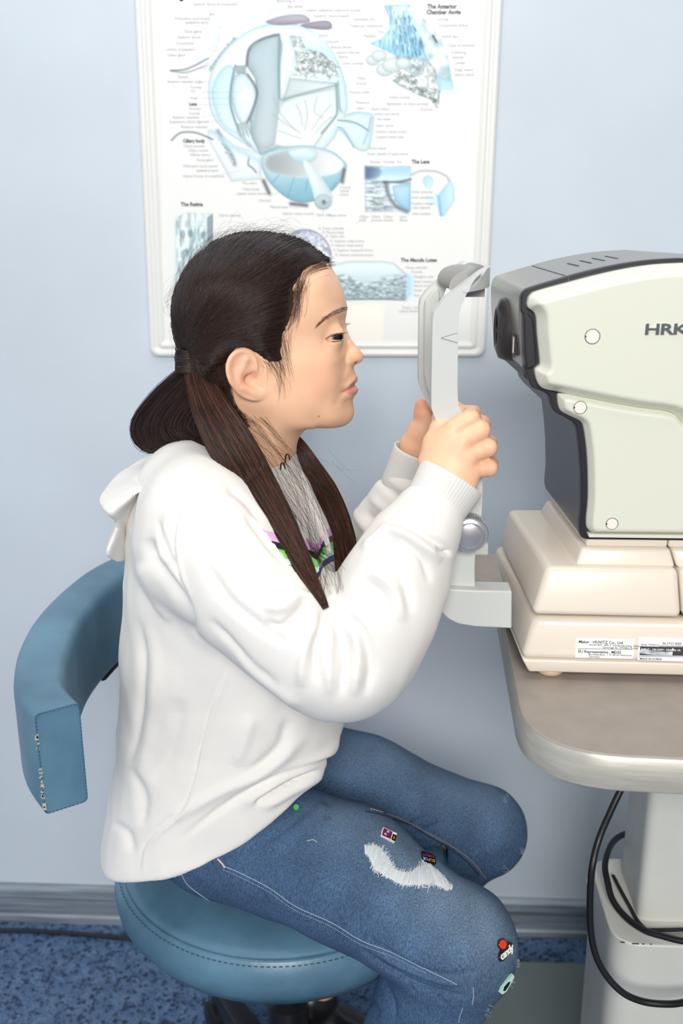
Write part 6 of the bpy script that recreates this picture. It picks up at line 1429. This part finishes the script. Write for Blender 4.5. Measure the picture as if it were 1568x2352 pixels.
def pin_text(s, x, y, h, m, fl=1, ang=0.0):
    sc_ = 0.95 / F_PX; c, s_ = math.cos(ang), math.sin(ang); a = ux * c - uy * s_; b2 = ux * s_ + uy * c
    o = p + ux * x * sc_ - uy * y * sc_ + n * 0.0018; return link('letter', text_me(s, h * sc_ * 1.4, o, tuple(a * fl), tuple(b2 * fl), bold=0.00008), m, pin, smooth=False)
for k, (ch_, cm) in enumerate(zip('SUPER', 'oogvc')): pin_text(ch_, 16 - 6.2 * k, 3, 8.2, cols[cm] if ch_ != 'S' else m_piny, -1)
for k, ch_ in enumerate('SWEET'): pin_text(ch_, 15 - 6.2 * k, -8.5, 7.5, cols['m'], -1)
fr = flat_frame(1156, 2184, math.radians(-42)); p, ux, uy, n = fr
pin = plate(fr, [(-24, 4), (-18, -6), (0, -12), (20, -10), (26, -4), (24, 7), (0, 10), (-16, 14), (-24, 12)], 0.0, 0.0010, 'pin_badge', m_pinb, jeans); pin['label'] = 'red ball and white word pin'
plate(fr, circ(2, -16, 12.5), 0.0, 0.0011, 'backing', m_pinb, pin); plate(fr, circ(2, -16, 10.2), 0.0011, 0.0018, 'enamel', m_pinr, pin)
sc_ = 0.95 / F_PX; o_ = p - ux * 23 * sc_ - uy * 9 * sc_ + n * 0.0021
link('lettering', text_me('candy', 21 * sc_, o_, tuple(ux), tuple(uy), shear=0.35, bold=0.0003, thick=0.0004, spacing=0.86), m_pinw, pin, smooth=False)
fr = flat_frame(1172, 2262, math.radians(-52)) if hit(bvJ, 1172, 2262)[0] is not None else flat_frame(1160, 2258, math.radians(-52)); p, ux, uy, n = fr
pin = plate(fr, [(-26, -2), (-14, -10), (6, -9), (26, -6), (24, 2), (8, 6), (-12, 10), (-24, 6)], 0.0, 0.0014, 'pin_badge', m_ping, jeans); pin['label'] = 'pale green pin with dark centre, at the knee'
plate(fr, [(-18, 0), (-10, -5), (4, -4), (10, 0), (0, 4), (-14, 5)], 0.0014, 0.0018, 'enamel', m_pinb, pin)
fr = flat_frame(680, 1857, 0.0) if hit(bvJ, 680, 1857)[0] is not None else None
if fr is not None:
    pin = plate(fr, circ(0, 0, 7), 0.0, 0.0016, 'pin_badge', cols['g'], jeans); pin['label'] = 'small green pin half under the hoodie hem'

# ---- shoe seen under the seat
m_shoe = mat('black_leather', (20, 20, 24), 0.3, coat=0.3)
SHF = Field((-0.30, 1.05, 0.06), (0.04, 1.27, 0.24), 0.003)
SHF.chain([ankF + np.array([0, 0, -0.01]), ankF + np.array([0.0, 0, -0.045]), ankF + np.array([-0.0, -0.01, -0.065])], [0.040, 0.036, 0.032], 0.01)
SHF.chain([ankF + np.array([-0.02, 0, -0.06]), ankF + np.array([0.04, -0.01, -0.062]), ankF + np.array([0.095, -0.02, -0.068])], [0.036, 0.036, 0.028], 0.02)
V, Q = SHF.mesh(); link('shoe', mesh_of(V, Q), m_shoe, girl)
SHF = Field((-0.12, 0.82, 0.03), (0.14, 1.04, 0.22), 0.003)
SHF.chain([ankN + np.array([0, 0, -0.01]), ankN + np.array([0.0, 0, -0.045]), ankN + np.array([0.04, -0.01, -0.062]), ankN + np.array([0.095, -0.02, -0.066])], [0.040, 0.037, 0.036, 0.028], 0.02)
V, Q = SHF.mesh(); link('shoe', mesh_of(V, Q), m_shoe, girl)
# ================================================================== hair, brows, lashes
m_hair = mat('dark_brown_hair', (48, 32, 26), 0.34, attr='strand', spec=0.35)
m_hair.node_tree.nodes['Principled BSDF'].inputs['Anisotropic'].default_value = 0.4
m_cap = mat('scalp_hair', (30, 20, 18), 0.6, bump=0.3, bscale=400, stretch=(1, 1, 0.2))
rs = np.random.RandomState(11)
cap_px = catmull([(764, 606), (752, 600), (735, 603), (712, 613), (697, 632), (689, 655), (688, 690), (681, 718), (668, 745), (662, 775), (661, 802), (648, 810), (630, 800), (610, 784), (586, 773), (562, 777), (548, 793), (536, 815), (528, 845), (524, 880), (530, 915), (545, 950), (520, 985), (480, 975), (440, 920), (380, 880), (360, 760), (380, 620), (470, 520), (620, 500), (740, 540), (790, 590)], 3, True)
dc = -sd_poly(U, Vv, cap_px) * PXM       # positive inside
nzr = np.random.RandomState(3).rand(90, 90); iu = (U - U.min()) / 5.5; iv = (Vv - Vv.min()) / 5.5; a0_ = iu.astype(int) % 89; b0_ = iv.astype(int) % 89; fu_ = iu % 1; fv_ = iv % 1
dc = dc + ((nzr[a0_, b0_] * (1 - fu_) + nzr[a0_ + 1, b0_] * fu_) * (1 - fv_) + (nzr[a0_, b0_ + 1] * (1 - fu_) + nzr[a0_ + 1, b0_ + 1] * fu_) * fv_ - 0.5) * 7 * PXM
tcap = np.where(dc > 0, 0.0044 * np.clip(dc / 0.014, 0, 1) ** 0.7, np.clip(dc, -0.05, 0) * 1.0)
CF = Field.__new__(Field); CF.__dict__.update(HF.__dict__); CF.A = (HA_SKIN - tcap[:, None, :] + 0.0002).astype(np.float32)
near_i = HF.ax[1] <= YH
capA = CF.A.copy()
V, Q = CF.mesh(); hair = link('hair', mesh_of(V, Q), m_cap, girl)
# height map of the near side of the hair
Yn_ax = HF.ax[1][near_i]; ins = capA[:, near_i, :] < 0; first = np.argmax(ins, axis=1); anyi = ins.any(axis=1)
def surf_h(A_, first_, any_):
    a1 = np.take_along_axis(A_, first_[:, None, :], 1)[:, 0, :]; a0 = np.take_along_axis(A_, np.maximum(first_ - 1, 0)[:, None, :], 1)[:, 0, :]
    fr_ = np.clip(a0 / np.maximum(a0 - a1, 1e-6), 0, 1); return np.where(any_, YH - (Yn_ax[np.maximum(first_ - 1, 0)] + fr_ * hh), 0.0)
Sm = surf_h(capA[:, near_i, :], first, anyi)
def samp(Gd, x, z):
    i = np.clip((x - HF.o[0]) / hh, 0, Gd.shape[0] - 1.01); k = np.clip((z - HF.o[2]) / hh, 0, Gd.shape[1] - 1.01); i0 = i.astype(int); k0 = k.astype(int); fi, fk = i - i0, k - k0
    return (Gd[i0, k0] * (1 - fi) + Gd[i0 + 1, k0] * fi) * (1 - fk) + (Gd[i0, k0 + 1] * (1 - fi) + Gd[i0 + 1, k0 + 1] * fi) * fk
def px2w(u_, v_):   # photo place on the head plane -> x, z
    return P0[0] + JX[0] * (u_ - 700) + JY[0] * (v_ - 800), P0[1] + JX[1] * (u_ - 700) + JY[1] * (v_ - 800)
def bez(P, t):
    P = [p[:, None, :] for p in P]; t = t[None, :, None]
    return (1 - t) ** 2 * P[0] + 2 * t * (1 - t) * P[1] + t * t * P[2]
def scol(n, m_, a=(24, 16, 14), b_=(70, 44, 33), pw=1.6):
    f = rs.rand(n, 1, 1) ** pw; return np.broadcast_to(np.array(a) * (1 - f) + np.array(b_) * f, (n, m_, 3))
def add_strands(name, P, rad, parent, col, taper=0.6, sides=3, m=None):
    V, Q = strands(P, rad, taper, sides); me = npmesh(V, Q); C = np.repeat(col.reshape(-1, 3), sides, axis=0); colour_attr(me, 'strand', C)
    return link(name, me, m or m_hair, parent)
# combed hair
TIE = np.array([447.0, 800.0])
N1 = 11000; pts_ = []
while len(pts_) < N1:
    c = np.stack([rs.uniform(395, 765, 4000), rs.uniform(530, 1000, 4000)], 1); x, z = px2w(c[:, 0], c[:, 1])
    ok = (samp(dc, x, z) > -0.0004) & (samp(Sm, x, z) > 0.004); pts_ += list(c[ok])
root = np.array(pts_[:N1])
# more roots along the parting and along the hairline
top = catmull([(752, 601), (728, 580), (697, 560), (656, 547), (610, 540), (565, 541), (525, 550), (487, 568), (448, 600), (420, 642), (405, 690)], 8)
r2 = top[rs.randint(0, len(top), 2600)] + rs.normal(0, 2, (2600, 2)) + np.array([0, 3])
hl = catmull([(752, 602), (735, 605), (712, 615), (697, 634), (690, 655), (689, 690), (682, 718), (668, 747), (663, 775), (662, 803), (648, 811), (630, 801), (610, 786), (586, 775), (562, 779)], 6)
r3 = hl[rs.randint(0, len(hl), 2600)] + rs.normal(0, 2.6, (2600, 2))
root = np.concatenate([root, r2, r3])
n = len(root); end = TIE + np.stack([rs.uniform(-24, 22, n), rs.uniform(-14, 6, n)], 1)
dxy = root - end
low = np.clip((root[:, 1] - 790) / 60, 0, 1)[:, None]
ctrl = end + dxy * np.array([0.52, 0.80]); ctrl = ctrl * (1 - low) + (end + dxy * np.array([0.45, 0.25]) + np.array([10, 10])) * low
ctrl += rs.normal(0, 5, (n, 2))
t = np.linspace(0, 1, 15); B = bez([root, ctrl, end], t)
wav = rs.normal(0, 1.6, (n, 1, 2)) * np.sin(t * math.pi)[None, :, None]; B = B + wav
x, z = px2w(B[..., 0], B[..., 1]); s_ = samp(Sm, x.ravel(), z.ravel()).reshape(x.shape)
lift = 0.0004 + rs.rand(n, 1) * 0.0020 * np.clip(t * 6, 0, 1)[None, :]
rootlift = np.clip(1 - t * 5, 0, 1)[None, :] * -0.0012
P = np.stack([x, YH - s_ - lift - rootlift, z], -1)
# at the silhouette push outwards in the plane instead
cxz = np.array(px2w(580, 760)); dv = np.stack([x - cxz[0], z - cxz[1]], -1); dv /= np.maximum(np.linalg.norm(dv, axis=-1, keepdims=True), 1e-6)
edge = np.clip(1 - s_ / 0.03, 0, 1)[..., None]; P[..., [0, 2]] += dv * edge * lift[..., None] * 1.4
add_strands('combed_hair', P, rs.uniform(0.00016, 0.00036, n), hair, scol(n, 15), 0.8)['kind'] = 'stuff'
# the same on the far side, fewer
sel = rs.permutation(n)[:3500]; P2 = P[sel].copy(); P2[..., 1] = 2 * YH - P2[..., 1]
add_strands('combed_hair', P2, 0.0003, hair, scol(len(sel), 15), 0.8)['kind'] = 'stuff'

# band of hair wrapped round the pigtail
def tie_at(u_, v_, yc, name):
    R = []; xx, zz_ = px2w(u_, v_); xb, zb_ = px2w(u_ - 4, v_ + 34)
    for k in range(19):
        f = k / 18; ring = []
        for i in range(32):
            an = 2 * math.pi * i / 32; r = 0.0125 * (1 + 0.04 * math.cos(k * 2.1)) * (0.90 + 0.22 * math.sin(math.pi * f)); ring.append((xx + (xb - xx) * f + r * math.cos(an), yc + r * 0.9 * math.sin(an), zz_ + (zb_ - zz_) * f))
        R.append(ring)
    return link(name, rings(R), m_cap, hair)
tie_at(459, 786, YH - 0.052, 'hair_tie'); tie_at(478, 792, YH + 0.040, 'hair_tie')
Pw = []
for k in range(240):
    f = rs.rand(); a0 = rs.uniform(-2.7, -0.4); u0 = rs.uniform(780, 828); q = []
    for j in range(8):
        an = a0 + 1.6 * (j / 7 - 0.5); r = 0.0137; c_ = px2w(459 - 2 * (u0 - 785) / 40, u0 + 6 * math.sin(j / 7 * 3)); q.append((c_[0] + r * math.cos(an), YH - 0.052 + r * 0.9 * math.sin(an), c_[1]))
    Pw.append(q)
add_strands('wrapped_strands', np.array(Pw), 0.00028, hair, scol(240, 8), 0.9)['kind'] = 'stuff'

# bundles: centre lines on the photo, half-widths, how far in front of the clothes they lie
def bundle(name, path, half, ys, n, rad, depth, bv, seedcol=((34, 20, 16), (98, 58, 40)), gap=0.006, ends=0.12, m_=26, wave=2.0, parent=None, kfan=1.0):
    path = np.array(path, float); pc_ = catmull(path, 8); hw = np.interp(np.linspace(0, 1, len(pc_)), np.linspace(0, 1, len(half)), half); yy = np.interp(np.linspace(0, 1, len(pc_)), np.linspace(0, 1, len(ys)), ys)
    cen = np.stack([PY(p[0], p[1], y) for p, y in zip(pc_, yy)]); side_ = np.stack([PY(p[0] + 1, p[1], y) - PY(p[0], p[1], y) for p, y in zip(pc_, yy)]); sz = np.linalg.norm(side_, axis=1)
    if bv is not None:
        for i, p in enumerate(pc_):
            h, nn = hit(bv, p[0], p[1]); 
            if h is not None and h[1] - gap < cen[i][1]: d = ray(p[0], p[1]); cen[i] = CAM + d * ((h[1] - gap - CAM[1]) / d[1])
        for _ in range(3): cen[1:-1, 1] = 0.25 * cen[:-2, 1] + 0.5 * cen[1:-1, 1] + 0.25 * cen[2:, 1]
    tg = np.gradient(cen, axis=0); tg /= np.linalg.norm(tg, axis=1, keepdims=True); view = cen - CAM; view /= np.linalg.norm(view, axis=1, keepdims=True)
    sd2 = np.cross(tg, view); sd2 /= np.linalg.norm(sd2, axis=1, keepdims=True)
    s_all = np.linspace(0, 1, len(pc_)); q = []
    a = rs.uniform(-1, 1, n); b_ = rs.uniform(-1, 1, n) * np.sqrt(np.clip(1 - a * a, 0.02, 1)); t_end = 1 - ends * rs.rand(n) ** 1.5
    tt_ = np.linspace(0, 1, m_)[None, :] * t_end[:, None]; I = lambda arr: np.stack([np.interp(tt_, s_all, arr[:, k]) for k in range(arr.shape[1])], -1)
    C_, S2_, V2_ = I(cen), I(sd2), I(view); hw_ = np.interp(tt_, s_all, hw * sz)
    ph = rs.uniform(0, 6.28, (n, 1)); wob = np.sin(tt_ * 9 + ph) * wave * 0.0004 + np.sin(tt_ * 3.2 + ph * 2) * wave * 0.0006 * kfan
    P = C_ + S2_ * (hw_ * a[:, None] + wob)[..., None] + V2_ * (b_[:, None] * depth * np.clip(hw_ / hw_.max(), 0.25, 1))[..., None]
    return add_strands(name, P, rs.uniform(rad * 0.6, rad * 1.3, n), parent or hair, scol(n, m_, *seedcol), 0.7)
near_path = [(447, 820), (456, 870), (482, 935), (518, 1000), (556, 1065), (598, 1135), (641, 1205), (683, 1275), (718, 1340), (748, 1398)]
pig = bundle('pigtail', near_path, [22, 27, 40, 49, 49, 42, 33, 22, 10, 2], [.935, .925, .912, .905, .90, .90, .905, .915, .92, .925], 5200, 0.00040, 0.011, bvH, ends=0.3)
bundle('loose_strands', [(470, 860), (520, 950), (575, 1020), (628, 1085), (672, 1150), (706, 1225), (732, 1300), (748, 1370)], [20, 35, 42, 44, 40, 32, 20, 10], [.94, .935, .925, .92, .92, .925, .93, .93], 100, 0.00013, 0.006, bvH, gap=0.004, wave=9, kfan=2.2, parent=pig)['kind'] = 'stuff'
bundle('pigtail', [(640, 985), (672, 1015), (705, 1070), (738, 1130), (764, 1190), (784, 1250), (794, 1300), (796, 1350)], [8, 16, 26, 33, 34, 32, 26, 14], [1.02, 1.025, 1.02, 1.01, 0.995, 0.98, 0.965, 0.95], 2800, 0.00042, 0.010, None, ends=0.2)
# hair thrown back over the hood in a loop
outer = catmull([(438, 832), (425, 843), (395, 864), (362, 893), (330, 930), (308, 964), (304, 994), (318, 1023), (345, 1036), (380, 1030), (408, 1016), (450, 1012), (490, 1030), (530, 1060)], 6)
inner = catmull([(460, 840), (470, 880), (476, 925), (470, 950), (462, 965), (458, 975), (458, 982), (464, 986), (474, 990), (484, 996), (500, 1006), (512, 1018), (530, 1035), (550, 1058)], 6)
n = 6500; f = rs.rand(n); m_ = 24; tt_ = np.linspace(0, 1, m_); so = np.linspace(0, 1, len(outer))
O_ = np.stack([np.interp(tt_, so, outer[:, k]) for k in (0, 1)], -1); I_ = np.stack([np.interp(tt_, so, inner[:, k]) for k in (0, 1)], -1)
Bp = O_[None] * (1 - f[:, None, None]) + I_[None] * f[:, None, None] + rs.normal(0, 2.4, (n, 1, 2)) + 2.2 * np.sin(tt_[None, :, None] * 7 + rs.uniform(0, 6.28, (n, 1, 2))) * np.sin(tt_ * math.pi)[None, :, None]; Yb = 0.935 + 0.035 * np.sin(tt_ * math.pi)[None, :] * (0.4 + 0.9 * (1 - f[:, None])) + rs.uniform(-0.016, 0.016, (n, 1)) * np.sin(np.clip(tt_ * 1.3, 0, 1) * math.pi)[None, :] + 0.0 
Yb = Yb - 0.02 * np.clip((tt_ - 0.75) * 4, 0, 1)[None, :]
R_ = CR @ np.stack([(Bp[..., 0].ravel() - IW / 2) / F_PX, -(Bp[..., 1].ravel() - IH / 2) / F_PX, -np.ones(Bp[..., 0].size)]); tq = (Yb.ravel() - CAM[1]) / R_[1]
P = (CAM[:, None] + R_ * tq).T.reshape(n, m_, 3)
add_strands('pigtail', P, rs.uniform(0.00022, 0.0005, n), hair, scol(n, m_, (30, 20, 22), (70, 48, 42)), 0.8)
# short hair at the nape and behind the ear, temple wisps, flyaways
def wisps(name, curves, rad, jit=3.0, per=10, yoff=0.0015, m_=10, col=((40, 27, 23), (80, 54, 42)), surf=True, yfix=None):
    q = []
    for c_ in curves:
        for k in range(per):
            j = rs.normal(0, jit, 2); g_ = np.array(c_, float) + j + np.cumsum(rs.normal(0, jit * 0.35, (len(c_), 2)), axis=0); cc_ = catmull(g_, 6); s = np.linspace(0, 1, len(cc_)); tt2 = np.linspace(0, rs.uniform(0.7, 1), m_)
            u_ = np.interp(tt2, s, cc_[:, 0]); v_ = np.interp(tt2, s, cc_[:, 1]); x, z = px2w(u_, v_)
            if surf: y = YH - np.maximum(samp(Ssk, x, z), samp(Sm, x, z)) - yoff
            else: y = np.full(m_, yfix)
            q.append(np.stack([x, y, z], -1))
    return add_strands(name, np.array(q), rad, hair, scol(len(q), m_, *col), 0.35)
insk = HA_SKIN[:, near_i, :] < 0; fs_ = np.argmax(insk, axis=1); Ssk = surf_h(HA_SKIN[:, near_i, :], fs_, insk.any(axis=1))
wisps('nape_hair', [[(530, 830), (525, 880), (535, 930), (560, 975)], [(535, 850), (540, 900), (560, 940), (590, 965)], [(525, 870), (530, 930), (548, 990)], [(520, 850), (515, 920), (530, 1000)], [(540, 820), (535, 870), (550, 920), (580, 945)], [(515, 840), (505, 900), (510, 980)]], 0.00028, 6, 110)['kind'] = 'stuff'
wisps('temple_wisps', [[(640, 800), (655, 825), (664, 860), (662, 890)], [(650, 780), (662, 815), (668, 850)], [(660, 750), (668, 800), (676, 845)], [(625, 795), (640, 812), (636, 840)], [(690, 660), (694, 690), (690, 725), (676, 750)], [(700, 640), (700, 680), (690, 720)], [(668, 735), (664, 770), (668, 810)]], 0.00009, 8, 26, 0.0008)['kind'] = 'stuff'
wisps('baby_hair', [[(758, 606), (738, 607), (714, 616), (694, 636)], [(750, 608), (726, 612), (700, 634)], [(762, 611), (742, 612), (718, 624)], [(704, 626), (696, 655), (690, 690)], [(708, 640), (698, 670), (688, 705)], [(700, 650), (690, 690), (676, 726)], [(692, 690), (686, 715), (668, 742)]], 0.00007, 5, 42, 0.0006, col=((70, 46, 36), (110, 78, 58)))['kind'] = 'stuff'
q = []
for k in range(150):
    u0 = rs.uniform(415, 700); top_v = np.interp(u0, top[::-1, 0], top[::-1, 1]); h = abs(rs.normal(0, 16)) + 4; w2 = rs.uniform(30, 90); tt2 = np.linspace(0, 1, 14); u_ = u0 + (tt2 - 0.5) * w2; v_ = np.interp(u_, top[::-1, 0], top[::-1, 1]) + 2 - h * np.sin(tt2 * math.pi * rs.uniform(0.6, 1.0)); x, z = px2w(u_, v_); q.append(np.stack([x, np.full(14, YH + rs.uniform(-0.02, 0.02)), z], -1))
for k in range(40):
    v0 = rs.uniform(640, 860); u0 = np.interp(v0, [600, 680, 760, 840], [438, 402, 408, 425]); tt2 = np.linspace(0, 1, 14); h = abs(rs.normal(0, 9)) + 3; v_ = v0 + (tt2 - 0.5) * rs.uniform(30, 90); u_ = np.interp(v_, [560, 600, 680, 760, 860], [470, 438, 402, 408, 425]) + 3 - h * np.sin(tt2 * math.pi); x, z = px2w(u_, v_); q.append(np.stack([x, np.full(14, YH + rs.uniform(-0.03, 0.01)), z], -1))
add_strands('flyaway_hair', np.array(q), 0.00008, hair, scol(len(q), 14, (60, 44, 40), (96, 74, 64)), 0.5)['kind'] = 'stuff'
# stray hairs around the pigtails
q = []
for k in range(70):
    u0, v0 = rs.uniform(600, 760), rs.uniform(1020, 1250); a = rs.uniform(0.6, 1.4); Ln = rs.uniform(50, 130); tt2 = np.linspace(0, 1, 14); cu = rs.uniform(-0.8, 0.8); u_ = u0 + Ln * np.cumsum(np.cos(a + cu * tt2)) / 14; v_ = v0 + Ln * np.cumsum(np.sin(a + cu * tt2)) / 14
    y = rs.uniform(0.90, 0.93); q.append(np.stack([PY(a_, b2, y) for a_, b2 in zip(u_, v_)]))
add_strands('stray_hair', np.array(q), 0.00008, hair, scol(len(q), 14, (50, 34, 30), (90, 64, 52)), 0.5)['kind'] = 'stuff'

# ---- eyebrows and lashes
def mirror_y(P): P = P.copy(); P[..., 1] = 2 * YH - P[..., 1]; return P
brow = catmull([(738, 735), (752, 722), (768, 713), (784, 709), (797, 709)], 8); q = []
for k in range(130):
    f = rs.rand(); i = f * (len(brow) - 1.01); c_ = brow[int(i)] * (1 - i % 1) + brow[int(i) + 1] * (i % 1); th = 5.5 * (1 - abs(f - 0.65) * 1.1); c_ = c_ + np.array([rs.normal(0, 1), rs.uniform(-th, th)])
    Ln = rs.uniform(8, 14) * (0.7 + 0.3 * f); an = math.radians(32 - 62 * f + rs.normal(0, 8)); tt2 = np.linspace(0, 1, 5); u_ = c_[0] - Ln * tt2 * math.cos(an); v_ = c_[1] + Ln * tt2 * math.sin(an) + 2.5 * tt2 ** 2
    x, z = px2w(u_, v_); q.append(np.stack([x, YH - samp(Ssk, x, z) - 0.0003 - 0.0012 * tt2 * 0.5, z], -1))
q = np.array(q)
for P_ in (q, mirror_y(q)): add_strands('eyebrow', P_, 0.00010, girl, scol(len(q), 5, (74, 50, 42), (120, 88, 72)), 0.4)
for sg in (-1, 1):
    q = []
    for k in range(46):
        f = k / 45; up_ = k % 3 != 2; u0 = 766 + 22 * f; v0 = (760.5 - 4.5 * min(1, f * 2) if up_ else 771.5 - 1.5 * f)
        c_ = np.array([*px2w(u0, v0)]); lat = ES + math.sqrt(max(0.0, (ER + 0.0014) ** 2 - (c_[0] - EC[0]) ** 2 - (c_[1] - EC[1]) ** 2)); o_ = np.array([c_[0], YH + sg * lat, c_[1]]); dr_ = np.array([0.75 + 0.25 * f, sg * (0.5 * (1 - f) + 0.1), -0.12 if up_ else -0.35]); Ln = (0.0058 + 0.001 * f if up_ else 0.0026) * rs.uniform(0.75, 1.1)
        q.append([o_ + dr_ * Ln * s + np.array([0, 0, (0.35 if up_ else 0.0) * Ln * s * s]) for s in np.linspace(0, 1, 6)])
    add_strands('eyelashes', np.array(q), 0.00016, girl, scol(len(q), 6, (10, 8, 10), (20, 16, 16)), 0.25)['kind'] = 'stuff'
